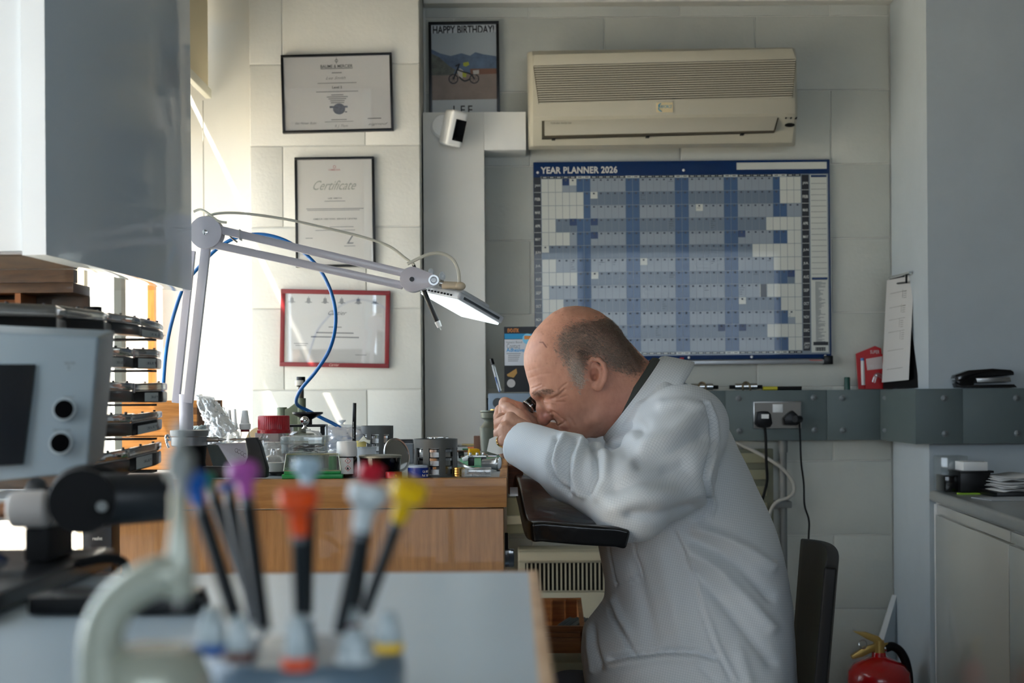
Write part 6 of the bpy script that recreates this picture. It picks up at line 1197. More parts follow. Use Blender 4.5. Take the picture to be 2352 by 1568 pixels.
# padded arm rest
t = thing('arm_rest', "black padded leather arm rest on the bench end, under the man's elbow", 'arm rest', P(1320, 1220, 2.5)); LE = mat('black_leather', (8, 8, 9), .26, coat=.25, bump=.25, bscale=90)
x0_, x1_ = P(1184, 1100, 2.6).x, P(1447, 1210, 2.36).x
path = [(2.34, P(1300, 1196, 2.34).z), (2.36, P(1300, 1188, 2.36).z), (2.42, P(1300, 1190, 2.42).z), (2.50, P(1300, 1162, 2.50).z), (2.60, P(1200, 1118, 2.60).z), (2.68, P(1200, 1092, 2.68).z), (2.74, P(1200, 1082, 2.74).z)]
nx = 26; vs = []; th_ = .034
rows_ = []
for i in range(nx+1):
    u = i/nx; pr = []; e = .5*min(1, .25+min(u, 1-u)*9)+.5; xx = x0_+(x1_-x0_)*u
    for j, (yy, zz) in enumerate(path):
        v = j/(len(path)-1); xs = x0_+(x1_-x0_)*u+(1-v)*(.024)*(1-u)+ (v)*(-.002)*(1-u); dip = -.030*math.sin(math.pi*min(1, u*1.0))*v*.6-.008*u*v; drop = -.014*u*(1-v) ; pr.append((xs, yy, zz+dip+drop-.004*(1-min(1, min(u, 1-u)*8))))
    rows_.append(pr)
m_ = len(path); top = [p for r in rows_ for p in r]; q = MB(); q.add(top, [(i*m_+j, (i+1)*m_+j, (i+1)*m_+j+1, i*m_+j+1) for i in range(nx) for j in range(m_-1)])
o = q.build('pad', LE, t, ang=180); solid(o, th_, -1 if True else 0); bm_ = o.modifiers.new('b', 'BEVEL'); bm_.width = .010; bm_.segments = 4; bm_.limit_method = 'ANGLE'; o.modifiers.new('s', 'SUBSURF').levels = 1; o.modifiers['s'].render_levels = 2
MB().box((xr+.001, 2.755, P(1200, 1134, 2.76).z), (P(1202, 1100, 2.76).x, 2.86, P(1200, 1068, 2.76).z)).build('mounting_board', mat('mount_wood', (112, 66, 40), .45, wood=(86, 48, 28), vscale=6, stretch=(3, 3, 30)), t, bevel=.002)
MB().box((P(1171, 1130, 2.44).x, 2.44, P(1180, 1139, 2.44).z), (P(1190, 1130, 2.44).x, 2.62, P(1180, 1134, 2.44).z)).build('steel_bracket', STEEL, t)
t = thing('black_dispenser', 'small grey plastic bottle and black bracket on the bench end panel', 'dispenser', P(1168, 1280, 2.6)); MB().pbox(1158, 1262, 1181, 1302, 2.6, .03).build('clear_tub', clearmat('smoke_tub', (150, 166, 180), .4, .1, haze=.3, hazecol=(110, 124, 136)), t, bevel=.003); MB().pbox(1158, 1225, 1167, 1262, 2.6, .02).build('bracket', BLACKM, t, bevel=.002)
# micrometer
Y = BF+.03; t = thing('bench_micrometer', 'black-framed bench micrometer with a grey round dial housing and steel spindle', 'micrometer', (P(530, 1090, Y).x, Y, ZB)); MG = mat('dial_grey', (128, 132, 134), .35, .5)
c = P(435, 1005, Y); s_ = S(1, Y)
MB().lathe([(43*s_, 0), (43.5*s_, 9*s_), (43.5*s_, 13*s_), (40*s_, 14*s_)], (c.x, Y, P(435, 1001, Y).z), (0, 0, 1), 48, M=None).build('dial_bezel', MG, t); MB().lathe([(38*s_, -14*s_), (41*s_, -12*s_), (41.5*s_, 7*s_)], (c.x, Y, P(435, 1010, Y).z), (0, 0, 1), 48).build('dial_body', mat('dial_grey_light', (150, 154, 158), .3, .6), t)
MB().lathe([(34*s_, 0), (30*s_, 40*s_), (36*s_, 74*s_)], (c.x+.004, Y, P(435, 1022, Y).z), (0, 0, -1), 40).build('pedestal', BLACKM, t)
def mc(x0, x1, r, nm, m, r2=None): a, b = P(x0, 1010, Y), P(x1, 1010, Y); zz = P(500, 1009, Y).z; MB().cyl((a.x, Y, zz), (b.x, Y, zz), r*s_, (r if r2 is None else r2)*s_, 24).build(nm, m, t, bevel=.0004)
mc(474, 502, 6, 'anvil_sleeve', STEEL); mc(502, 520, 4.2, 'anvil', STEEL, 1.2); mc(527, 543, 1.2, 'spindle_tip', STEEL, 4.2); mc(543, 619, 2.6, 'spindle', STEEL); mc(383, 392, 2.5, 'rear_stem', STEEL)
MB().prism([P(562, 1005, Y-.012), P(590, 1005, Y-.012), P(598, 1022, Y-.012), P(606, 1050, Y-.012), P(613, 1075, Y-.012), P(612, 1097, Y-.012), P(460, 1097, Y-.012), P(458, 1070, Y-.012), P(474, 1071, Y-.012), P(548, 1072, Y-.012), P(562, 1066, Y-.012), P(568, 1050, Y-.012), P(568, 1035, Y-.012)], (0, .024, 0)).build('frame', mat('cast_black', (30, 31, 32), .5, bump=.2, bscale=150), t, bevel=.003, seg=3)
c = P(384, 1010, Y); MB().tube([P(392, 1012, Y), P(386, 1000, Y), P(381, 1004, Y), P(384, 1018, Y), P(388, 1028, Y)], .0022, 8).build('lift_lever', CHROME, t)
# paperwork beyond the micrometer
Y = 2.55; t = thing('repair_papers', 'sloping stack of white papers with handwriting seen through the micrometer frame', 'papers', P(520, 1060, Y))
for i in range(5):
    d = i*.004; MB().prism([P(496+i*3, 1018, Y+d), P(562+i*5, 1016, Y+.04+d), P(572+i*3, 1072, Y+d-.02), P(520+i*8, 1072, Y+d-.04)], (0, .001, 0)).build('sheet', mat('paper_lilac', (206, 204, 214), .8) if i % 2 == 0 else PAPER, t)
q = MB()
for x, y in ((543, 1034), (549, 1037), (556, 1041), (562, 1045)): c = P(x, y, Y-.045); q.tube([c+Vector((.0025*math.cos(a), 0, .0035*math.sin(a))) for a in np.linspace(.4, 5.6, 9)], .0004, 4, 2)
q.build('handwriting', mat('pencil', (96, 92, 100), .7), t)
single('dark_folder', MB().prism([P(474, 1020, 2.47), P(500, 1022, 2.47), P(530, 1072, 2.45), P(490, 1072, 2.45)], (0, .006, 0)), mat('folder_dark', (50, 58, 58), .35), 'dark plastic folder sloping behind the micrometer', 'folder')
single('clear_wallet', crumple([P(598, 1020, 2.5), P(648, 1016, 2.52), P(654, 1085, 2.42), P(596, 1090, 2.40)], 2.5, .01, None, .006, 24, 21), BAG, 'crumpled clear wallet between the micrometer and the green-based tray', 'bag', ang=180)
single('lens_cover', MB().lathe([(.0001, 0), (.024, 0), (.024, .004), (.021, .006), (.0001, .006)], (P(640, 1080, 2.42).x, 2.42, ZB+.0006), (0, 0, 1), 32), BLACKP, 'flat black lens cap left of the green-based tray', 'cap')
single('white_carton_flat', MB().box((P(585, 1000, 2.9).x, 2.9, ZB+.0006), (P(640, 1000, 2.9).x, 3.0, P(600, 993, 2.9).z)), mat('pale_print', (200, 186, 184)), 'low pale carton behind the red-capped jar', 'carton', bevel=.002)
single('tape_roll', MB().lathe([(.014, -.009), (.032, -.009), (.032, .009), (.014, .009), (.014, -.009)], (P(598, 985, 3.2).x, 3.2, ZB+.0326), (.2, -1, .25), 36, closed=False), mat('masking_tape', (206, 180, 140), .6), 'buff roll of tape standing behind the red-capped jar', 'tape')
# blue air hose
HB = mat('hose_blue', (8, 92, 160), .3, coat=.3)
pts = [(374, 940, 2.95), (376, 870, 2.95), (384, 790, 2.95), (400, 720, 2.95), (424, 655, 2.95), (458, 612, 2.95), (500, 570, 2.95), (545, 545, 2.95), (600, 538, 2.95), (655, 552, 2.95), (700, 582, 2.95), (738, 624, 2.95), (764, 682, 2.95), (771, 740, 2.93), (758, 800, 2.90), (726, 852, 2.90), (694, 890, 2.92), (681, 915, 2.95), (684, 930, 2.98), (706, 942, 3.0), (740, 960, 3.0), (775, 978, 3.0), (800, 1000, 3.0)]
P_ = [P(*p) for p in pts]; P_.insert(0, Vector((P_[0].x, 2.95, ZB+.004))); P_.append(Vector((P(815, 1010, 3.0).x, 3.0, ZB+.006)))
single('air_hose', MB().tube(P_, .0038, 12, 8), HB, 'thin blue air hose looping up behind the lamp arm', 'hose')
# ------------------------------------------------------------ desk lamp
Yl = 2.45; LW = mat('lamp_enamel', (206, 204, 214), .3, coat=.3); ls_ = S(1, Yl)
t = thing('task_lamp', 'white jointed-arm desk lamp with a lit rectangular head hanging before the man', 'lamp', (P(420, 1000, Yl).x, Yl, ZB)); lamp = t
def arm(a, b, w, nm, Y=Yl, d=.012):
    a, b = P(*a, Y), P(*b, Y); u = (b-a).normalized(); n_ = Vector((-u.z, 0, u.x))*w/2*ls_; return MB().prism([a+n_, b+n_, b-n_, a-n_], (0, d, 0)).build(nm, LW, t, bevel=.0015)
arm((474, 545), (431, 925), 21, 'lower_arm', Yl-.006); arm((439, 575), (402, 925), 17, 'lower_arm', Yl+.02)
arm((505, 527), (930, 627), 18, 'upper_arm', Yl-.006); arm((495, 562), (925, 655), 18, 'upper_arm', Yl-.006)
c = P(471, 533, Yl-.012); MB().lathe([(.0001, 0), (37*ls_, .001), (38*ls_, .004), (38*ls_, .028), (.0001, .029)], c, (0, 1, 0), 48).build('elbow_joint', LW, t); MB().lathe([(.0001, 0), (6*ls_, .001), (6.5*ls_, .003), (6.5*ls_, .004)], c+Vector((0, -.003, 0)), (0, 1, 0), 20).build('screw', CHROME, t)
Yj = Yl-.014; pp = []
cc1, cc2 = (947, 641, 29), (993, 643, 14)
for a in np.linspace(math.radians(70), math.radians(290), 22): pp.append(P(cc1[0]+cc1[2]*math.cos(a), cc1[1]-cc1[2]*math.sin(a), Yj))
for a in np.linspace(math.radians(-70), math.radians(70), 10): pp.append(P(cc2[0]+cc2[2]*math.cos(a), cc2[1]-cc2[2]*math.sin(a), Yj))
MB().prism(pp, (0, .028, 0)).build('head_joint', LW, t, bevel=.001); MB().cyl(P(946, 641, Yj-.003), P(946, 641, Yj), 5.5*ls_).build('screw', CHROME, t)
MB().lathe([(8*ls_, 0), (12*ls_, 0), (12*ls_, .003), (8*ls_, .003), (8*ls_, 0)], P(996, 643, Yj-.004), (0, 1, 0), 32, closed=False).build('ring_washer', STEEL, t); MB().cyl(P(996, 643, Yj-.003), P(996, 643, Yj+.03), 6*ls_).build('pivot_bolt', STEEL, t)
MB().ball(P(990, 626, Yj+.03), .005, 12, (1, .4, 1.6)).build('wing_nut', MILKY, t); MB().ball(P(1016, 634, Yj+.03), .0055, 12, (1, .4, 1.5)).build('wing_nut', MILKY, t)
IV = mat('ivory_plastic', (220, 204, 176), .4)
MB().cyl(P(1010, 650, Yj+.012), P(1018, 652, Yj+.012), .006).build('threaded_end', STEEL, t); MB().cyl(P(1015, 654, Yj+.012), P(1050, 656, Yj+.012), 8.5*ls_, 9*ls_).build('neck', IV, t, bevel=.001); MB().ball(P(1056, 657, Yj+.012), 12.5*ls_, 24, (1.1, 1, .8)).build('neck_knuckle', IV, t)
# lamp head: shallow box tilted down to the right
HEADM = mat('lamp_head_grey', (196, 202, 208), .25, coat=.4)
ta = [P(988, 672, 2.47), P(1082, 692, 2.38), P(1129, 742, 2.50), P(1030, 716, 2.60)]
ax_ = (ta[1]-ta[0]).normalized(); ay_ = (ta[3]-ta[0]); ay_ = (ay_-ay_.dot(ax_)*ax_).normalized(); az_ = ax_.cross(ay_)
if az_.z < 0: az_ = -az_
C0 = sum(ta, Vector())/4; Mh = Matrix.Identity(4)
for i in range(3): Mh[i][0] = ax_[i]; Mh[i][1] = ay_[i]; Mh[i][2] = az_[i]; Mh[i][3] = C0[i]
hw = (ta[1]-ta[0]).length/2*.98; hd_ = abs((ta[3]-ta[0]).dot(ay_))/2
MB(Mh).box((-hw, -hd_, .0), (hw, hd_, .014)).build('head_shell', HEADM, t, bevel=.005, seg=4)
mb = MB(Mh).box((-hw*.62, -hd_*.62, .012), (hw*.62, hd_*.62, .024)); mb.build('head_dome', HEADM, t, bevel=.009, seg=4)
MB(Mh).box((-hw*.93, -hd_*.93, -.004), (hw*.93, hd_*.93, .0015)).build('diffuser', mat('lamp_diffuser', (236, 250, 252), .4, emit=1.5), t, bevel=.002)
for i in range(9): MB(Mh).box((-hw*.7+i*hw*.16, -hd_*1.012, .003), (-hw*.7+i*hw*.16+hw*.09, -hd_*.98, .006)).build('vent_slot', BLACKM, t)
MB(Mh).box((hw*.86, -hd_*.8, .004), (hw*1.012, hd_*.8, .009)).build('end_trim', mat('trim_silver', (120, 126, 132), .2, .8), t, bevel=.001)
lw_ = mat('flex_cream', (224, 222, 206), .4)
MB().tube([P(445, 486, Yl), P(460, 481, Yl), P(478, 490, Yl-.005), P(500, 507, Yl-.01), P(520, 511, Yl-.012)], .0022, 8).build('flex', lw_, t)
MB().tube([P(470, 500, Yl), P(500, 490, Yl), P(560, 490, Yl), P(660, 504, Yl), P(760, 526, Yl), P(840, 546, Yl), P(895, 566, Yl), P(930, 592, Yl), P(952, 608, Yl)], .0024, 8).build('flex', lw_, t)
MB().tube([P(936, 606, Yl-.01), P(960, 594, Yl-.01), P(988, 583, Yl-.008), P(1016, 582, Yl-.004), P(1040, 596, Yl), P(1052, 620, Yl), P(1055, 650, Yl)], .0030, 8).build('flex', lw_, t)
MB().box((P(548, 520, Yl-.02).x, Yl-.013, P(548, 552, Yl).z), (P(552, 520, Yl).x, Yl+.012, P(548, 528, Yl).z)).build('cable_tie', WHITEP, t)
MB().tube([P(524, 537, Yl), P(533, 547, Yl), P(545, 556, Yl)], .0016, 6).build('spring_end', STEEL, t)
MB().cyl((P(425, 1000, Yl).x, Yl+.01, ZB+.0006), (P(425, 1000, Yl).x, Yl+.01, P(425, 905, Yl).z), .012).build('bench_socket', LW, t); MB().box((P(395, 1000, Yl).x, Yl-.02, ZB+.0004), (P(455, 1000, Yl).x, Yl+.05, ZB+.012)).build('clamp_plate', LW, t, bevel=.003)
t2 = thing('air_blow_gun', 'slim black tube with a white tip clipped under the lamp joint', 'nozzle', P(990, 700, Yl+.03)); YY = Yl+.02
MB().cyl(P(962, 640, YY), P(1004, 738, YY), 5.5*ls_).build('tube', BLACKP, t2); MB().cyl(P(1004, 738, YY), P(1010, 751, YY), 7*ls_, 5.5*ls_).build('white_tip', WHITEP, t2); MB().cyl(P(1010, 751, YY), P(1013, 758, YY), 1.2*ls_).build('needle', STEEL, t2); MB().cyl(P(949, 606, YY), P(962, 640, YY), 4*ls_).build('clip_end', BLACKP, t2)
# ------------------------------------------------------------ chair
t = thing('work_chair', 'black high-backed work chair behind the seated man', 'chair', (P(1700, 1568, YM).x, YM, 0)); CB = mat('chair_black', (9, 9, 10), .5, spec=.3, bump=.1)
ny = 14; vs = []; 
for j in range(ny+1):
    v = j/ny; y = 2.50+.46*v; zt_ = P(1900, 1302, 2.50).z+(P(1836, 1236, 2.96).z-P(1900, 1302, 2.50).z)*v+.012*math.sin(math.pi*v); bow = .025*math.sin(math.pi*v)
    xt = P(1893, 1300, 2.50).x+(P(1838, 1236, 2.96).x-P(1893, 1300, 2.50).x)*v+bow; xb_ = P(1858, 1568, 2.50).x+.02+(P(1812, 1568, 2.96).x-P(1858, 1568, 2.50).x)*v+bow
    for i in range(7): u = i/6; vs.append((xb_-.02+(xt-xb_+.02)*u, y, .50+(zt_-.50)*u))
q = MB().add(vs, [(j*7+i, (j+1)*7+i, (j+1)*7+i+1, j*7+i+1) for j in range(ny) for i in range(6)]); o = q.build('backrest', CB, t, ang=180); solid(o, .022, 1); b_ = o.modifiers.new('b', 'BEVEL'); b_.width = .004; b_.segments = 3
sx = P(1560, 1568, YM).x; MB().box((sx-.22, YM-.23, .40), (sx+.24, YM+.23, .455)).build('seat', CB, t, bevel=.03, seg=4); MB().cyl((sx+.02, YM, .10), (sx+.02, YM, .40), .03).build('gas_column', CHROME, t)
MB().tube([(sx+.1, YM, .40), (sx+.27, YM, .41), (sx+.30, YM, .52)], .02, 10).build('back_bracket', BLACKM, t)
for i in range(5):
    a = math.radians(72*i+20); e = Vector((sx+.02+.28*math.cos(a), YM+.28*math.sin(a), .075)); MB().tube([(sx+.02, YM, .11), e], .02, 10, 0).build('base_leg', BLACKM, t); MB().cyl(e+Vector((0, -.01, -.05)), e+Vector((0, .01, -.05)), .025).build('castor', BLACKP, t)
# ------------------------------------------------------------ wall cabinet at upper left
Y2 = 2.40; Y1 = Y2*241/324
A = P(107, 585, Y1); B = P(441, 668, Y2); zc_ = (A.z+B.z)/2
GW = mat('gloss_white', (206, 220, 230), .08, ior=1.33, spec=.4); CWHT = mat('cabinet_white', (214, 220, 224), .35)
t = thing('wall_cabinet', 'glossy pale grey-white wall cabinet hanging at the upper left', 'cabinet', ((A.x+B.x)/2, 2.1, zc_)); d = (B-A); d.z = 0; dn = d.normalized(); nr = Vector((-dn.y, dn.x, 0)); nr = nr if nr.x < 0 else -nr
Az = Vector((A.x, A.y, zc_)); Bz = Vector((B.x, B.y, zc_)); up = Vector((0, 0, CEIL-.004-zc_)); th_ = S(57, Y1)
MB().prism([Az, Bz, Bz+nr*th_, Az+nr*th_], up).build('door', GW, t, bevel=.0008)
edge0 = P(50, 580, Y1)
MB().prism([Az-dn*.0012+nr*.0002, Az-dn*.0012+nr*(th_-.0002), Az-dn*.0002+nr*(th_-.0002), Az-dn*.0002+nr*.0002], up).build('door_edge', CWHT, t)
cb0 = Az+nr*(th_+.003)+dn*.006+Vector((0, 0, .006)); cb1 = Bz+nr*(th_+.003)-dn*.004+Vector((0, 0, .006))
MB().prism([cb0, cb1, cb1+nr*.28, cb0+nr*.28], up-Vector((0, 0, .006))).build('carcass', CWHT, t, bevel=.0008)
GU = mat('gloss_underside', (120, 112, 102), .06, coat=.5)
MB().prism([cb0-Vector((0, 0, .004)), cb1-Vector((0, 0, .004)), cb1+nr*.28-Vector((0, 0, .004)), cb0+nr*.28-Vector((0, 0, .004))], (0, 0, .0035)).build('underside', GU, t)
# wooden pigeonhole unit below it
Yp = 2.0; DW = mat('dark_shelf_wood', (84, 62, 42), .4, wood=(56, 40, 26), vscale=5, stretch=(3, 3, 20), coat=.2)
t = thing('pigeonhole_unit', 'dark wooden pigeonhole shelf unit below the wall cabinet at the left', 'shelf unit', P(100, 700, Yp)); a, b = P(-260, 690, Yp).x, P(207, 690, Yp+.08).x
zt_ = zc_-.004; z1_ = P(100, 672, Yp).z; z2_ = P(100, 704, Yp).z
MB().box((a, Yp, z1_), (b, Yp+.08, z1_+.014)).build('top_board', DW, t, bevel=.001); MB().box((a, Yp, z2_-.012), (b, Yp+.08, z2_)).build('shelf', DW, t, bevel=.001); MB().box((b-.012, Yp, ZB+.12), (b, Yp+.08, z2_-.013)).build('side', DW, t); MB().box((a, Yp+.072, z2_), (b, Yp+.08, z1_)).build('back', DW, t); MB().box((a, Yp+.002, z1_+.0145), (b, Yp+.02, zc_+.0015)).build('fascia', DW, t); MB().box((a, Yp+.07, ZB+.001), (b-.001, Yp+.08, z2_-.012)).build('lower_back', DW, t)
for x in (-60, 32): q = P(x, 690, Yp).x; MB().box((q, Yp+.004, z2_), (q+.008, Yp+.07, z1_)).build('divider', mat('divider_wood', (140, 86, 44), .5), t)
MB().box((P(-60, 690, Yp).x+.01, Yp+.05, z2_+.0005), (P(28, 690, Yp).x, Yp+.07, z1_-.006)).build('orange_drawer', mat('orange_wood', (186, 110, 54), .5), t); MB().box((a, Yp+.004, ZB+.001), (a+.012, Yp+.06, z2_-.013)).build('side', DW, t)
MB().box((b-.012, Yp+.001, ZB+.001), (b, Yp+.06, ZB+.119)).build('side_foot', DW, t)
# ------------------------------------------------------------ rotating rack of small parts boxes
TRB = mat('tray_black', (16, 17, 19), .3, coat=.2); LID = clearmat('box_lid_smoke', (196, 200, 200), .9, .06, haze=.18, hazecol=(150, 150, 146))
def pbox(pl, pr, pt0, pt1, pb0, pb1, Yl_, Yr_, lab, labelrect=None, clip=False):
    """parts box: left x, right x, top left/right y, bottom left/right y, at depths Yl_ and Yr_"""
    TL, TR, BR, BL = P(pl, pt0, Yl_), P(pr, pt1, Yr_), P(pr, pb1, Yr_), P(pl, pb0, Yl_); cen = (TL+BR)/2
    t = thing('parts_box', lab, 'box', (cen.x, cen.y+.03, min(BL.z, BR.z)), 'clear-lidded parts boxes in the rack'); dep = Vector((-.012, .075, .0)); f = .42
    ML, MR = TL.lerp(BL, f), TR.lerp(BR, f)
    MB().prism([ML, MR, BR, BL], dep).build('tray', TRB, t, bevel=.003, seg=2); g = Vector((0, -.001, 0))
    MB().prism([TL+g, TR+g, MR.lerp(TR, .06)+g, ML.lerp(TL, .06)+g], dep+Vector((0, .002, 0))).build('lid', LID, t, bevel=.003, seg=3)
    MB().prism([ML+g*1.5+(TL-ML)*.12, MR+g*1.5+(TR-MR)*.12, MR+g*1.5, ML+g*1.5], (0, .002, 0)).build('lid_rim', mat('lid_rim', (150, 150, 148), .2, .3), t)
    if clip:
        c = TL.lerp(TR, .06); MB().prism([c+g*3, c+g*3+(TR-TL)*.05, c+g*3+(TR-TL)*.05+(BL-TL)*.5, c+g*3+(BL-TL)*.5], (0, .002, 0)).build('clip', CHROME, t)
    for s_ in (.35, .8): c = TL.lerp(TR, s_)+dep*.4; MB().cyl(c, c+Vector((0, 0, .0025)), .002, n=10).build('hinge_pip', TRB, t)
    if labelrect:
        u0, u1, v0, v1 = labelrect; W_ = lambda u, v: TL.lerp(TR, u).lerp(BL.lerp(BR, u), v)+Vector((0, -.0024, 0)); MB().prism([W_(u0, v0), W_(u1, v0), W_(u1, v1), W_(u0, v1)], (0, .0006, 0)).build('label', mat('tape_label', (176, 188, 190), .6), t)
        q = MB(); um, vm = (u0+u1)/2, (v0+v1)/2; c = W_(um, vm)+Vector((0, -.0008, 0)); wv = (W_(u1, v0)-W_(u0, v0)); text_in(q, 'BRACELET', -wv.length*.36, -.0016, wv.length*.36, .0016, Matrix.Translation(c) @ Matrix.Rotation(-math.atan2(wv.z, wv.x), 4, 'Y')); q.build('lettering', mat('faded_ink', (64, 70, 84)), t)
    return t
D1, D2, D3 = 1.95, 2.02, 2.08
pbox(-70, 130, 690, 700, 765, 765, 1.50, 1.60, 'foreground parts box at the left of the top tier, out of focus'); pbox(132, 240, 700, 715, 765, 765, 1.70, 1.78, 'cream-lidded parts box in the top tier of the rack')
pbox(244, 318, 716, 728, 765, 770, 1.85, 1.92, 'top-tier parts box second from the right, unlabelled'); pbox(320, 365, 728, 740, 772, 777, 1.95, 2.02, 'top-tier parts box at the right end', (.15, 1., .62, .98))
pbox(236, 300, 794, 800, 842, 845, 1.85, 1.92, 'second-tier parts box with a small label, left of its neighbour', (.28, .74, .52, .98), True); pbox(303, 361, 799, 802, 845, 846, 1.95, 2.0, 'second-tier parts box at the right end with a wide label', (.26, .96, .5, .98), True)
pbox(228, 300, 876, 878, 924, 924, 1.85, 1.92, 'third-tier parts box without a label', None, True); pbox(303, 374, 880, 878, 924, 924, 1.95, 2.0, 'third-tier parts box at the right end with a label', (.42, .86, .5, .95), True)
pbox(222, 298, 952, 950, 1004, 1002, 1.85, 1.92, 'fourth-tier parts box without a label', None); pbox(300, 362, 952, 944, 1002, 988, 1.95, 2.0, 'fourth-tier parts box at the right end, lid ajar', (.28, 1.0, .58, 1.0))
pbox(212, 292, 1046, 1030, 1098, 1090, 1.85, 1.92, 'lowest-tier parts box at the left, dark'); pbox(294, 360, 1030, 1016, 1086, 1068, 1.95, 2.0, 'lowest-tier parts box at the right end with a label', (.30, .85, .45, .95))
rk = thing('rack_stand', 'black upright rack that carries the tiers of parts boxes', 'rack', (P(215, 1000, 1.99).x, 1.99, ZB)); cx_ = P(215, 1000, 1.99).x
MB().cyl((cx_, 1.99, ZB+.001), (cx_, 1.99, P(215, 705, 1.99).z), .012).build('post', BLACKM, rk); MB().lathe([(.0001, 0), (.07, 0), (.065, .008), (.0001, .008)], (cx_, 1.99, ZB+.001), (0, 0, 1), 32).build('foot', BLACKM, rk)
for y in (778, 850, 928, 1006, 1080): z = P(215, y, 1.99).z; MB().box((cx_-.04, 1.975, z-.003), (cx_+.085, 2.005, z)).build('tier_arm', BLACKM, rk)
# second bench top that carries the rack (between the two benches)
sh = MB().box((WX+.06, 1.90, ZB-.03), (P(330, 1100, 2.2).x, BF-.004, ZB)); single('side_bench', sh, mat('bench_top_grey', (150, 160, 164)), 'grey side shelf joining the oak bench beneath the parts rack', 'shelf', bevel=.002)
# ------------------------------------------------------------ timing machine
Yt = 1.34; t = thing('timing_machine', 'grey-white watch timing machine with a dark screen and two round sockets, at the left', 'instrument', P(60, 1180, Yt)); TM = mat('timing_case', (132, 145, 152), .4, bump=.05)
a = [P(-150, 755, Yt), P(229, 773, Yt), P(200, 1085, Yt-.06), P(-150, 1120, Yt-.06)]; MB().prism([*a], (-.01, .09, .01)).build('case', TM, t, bevel=.004, seg=3)
sc2 = [P(-120, 836, Yt-.014), P(82, 836, Yt-.014), P(52, 1066, Yt-.059), P(-120, 1075, Yt-.059)]; MB().prism([p+Vector((0, -.0015, 0)) for p in sc2], (0, .006, 0)).build('screen', mat('screen_dark', (18, 22, 28), .2, coat=.3), t, bevel=.001)
for x, y in ((148, 940), (140, 1017)):
    c = P(x, y, Yt-.008-.06*(y-773)/312); MB().lathe([(.0088, 0), (.0112, 0), (.0105, .0015), (.0088, .0015), (.0088, 0)], c, (0, -1, .2), 28, closed=False).build('socket_rim', mat('socket_grey', (150, 162, 168), .4), t); MB().lathe([(.0001, 0), (.0088, 0), (.0088, .001), (.0001, .001)], c+Vector((0, -.0016, 0)), (0, -1, .2), 24).build('socket', mat('socket_hole', (3, 3, 4), .9, spec=.05), t)
ma_ = P(84, 1120, Yt+.03); mb_ = Vector((P(84, 1300, 1.055).x, 1.055, ZB+.0012)); MB().tube([ma_, Vector((P(84,1250,1.2).x, 1.20, ZB+.05)), mb_+Vector((0, .012, .012)), mb_+Vector((0, 0, .010))], .010, 12).build('support_arm', BLACKM, t); MB().box((mb_.x-.03, 1.045, ZB+.001), (mb_.x+.03, 1.068, ZB+.008)).build('support_foot', BLACKM, t)
q = MB()
for s_, x, y, w_, h in (('WELWYN', 160, 834, 24, 7), ('T', 158, 846, 8, 8), ('MIC', 160, 912, 24, 6), ('PRINTER', 143, 988, 40, 6)): ptext(q, s_, x-w_/2, y+h/2, x+w_/2, y-h/2, Yt-.006-.06*(y-773)/312-.003)
q.build('lettering', mat('grey_ink', (90, 88, 80)), t)
# black bench lamp or loupe arm with a drum and its stand
Yk = 1.02; t = thing('microphone_stand', 'black watch microphone stand with a knurled disc, thick barrel and grey clamp cap', 'stand', (P(80, 1350, Yk).x, Yk, ZB)); BD = mat('drum_black', (26, 30, 34), .4)
MB().cyl(P(228, 1148, Yk+.01), P(392, 1140, Yk+.03), S(62, Yk), S(57, Yk), 40).build('barrel', BD, t, bevel=.003)
MB().lathe([(.0001, -.008), (S(72, Yk), -.008), (S(74, Yk), 0), (S(72, Yk), .008), (.0001, .008)], P(188, 1150, Yk-.01), (.30, -1, 0), 48).build('knurled_disc', BLACKM, t); MB().cyl(P(233, 1163, Yk-.035), P(236, 1163, Yk-.01), S(12, Yk)).build('disc_screw', mat('screw_grey', (120, 122, 120), .5, .3), t)
MB().ball(P(205, 1118, Yk+.03), S(72, Yk), 30, (1.2, .6, .75)).build('housing', BLACKM, t)
MB().cyl(P(22, 1170, Yk), P(116, 1168, Yk), S(42, Yk), S(44, Yk), 36).build('clamp_cap', mat('clamp_grey', (176, 170, 164), .4), t, bevel=.006, seg=3); MB().cyl(P(0, 1172, Yk), P(24, 1172, Yk), S(20, Yk)).build('brass_stub', mat('copper_tone', (170, 120, 90), .4, .6), t); MB().cyl(P(116, 1166, Yk), P(134, 1166, Yk), S(14, Yk)).build('steel_pin', STEEL, t)
zf_ = ZB+.0006; c = P(85, 1300, Yk+.02)
MB().box((P(54, 1300, Yk).x, Yk, zf_+.014), (P(112, 1300, Yk).x, Yk+.06, P(80, 1210, Yk).z)).build('column', BLACKM, t, bevel=.003)
MB().box((P(-140, 1300, Yk).x, Yk-.20, zf_), (P(178, 1300, Yk).x, Yk+.10, zf_+.014)).build('base_plate', mat('base_black', (16, 17, 20), .3, coat=.2), t, bevel=.004)
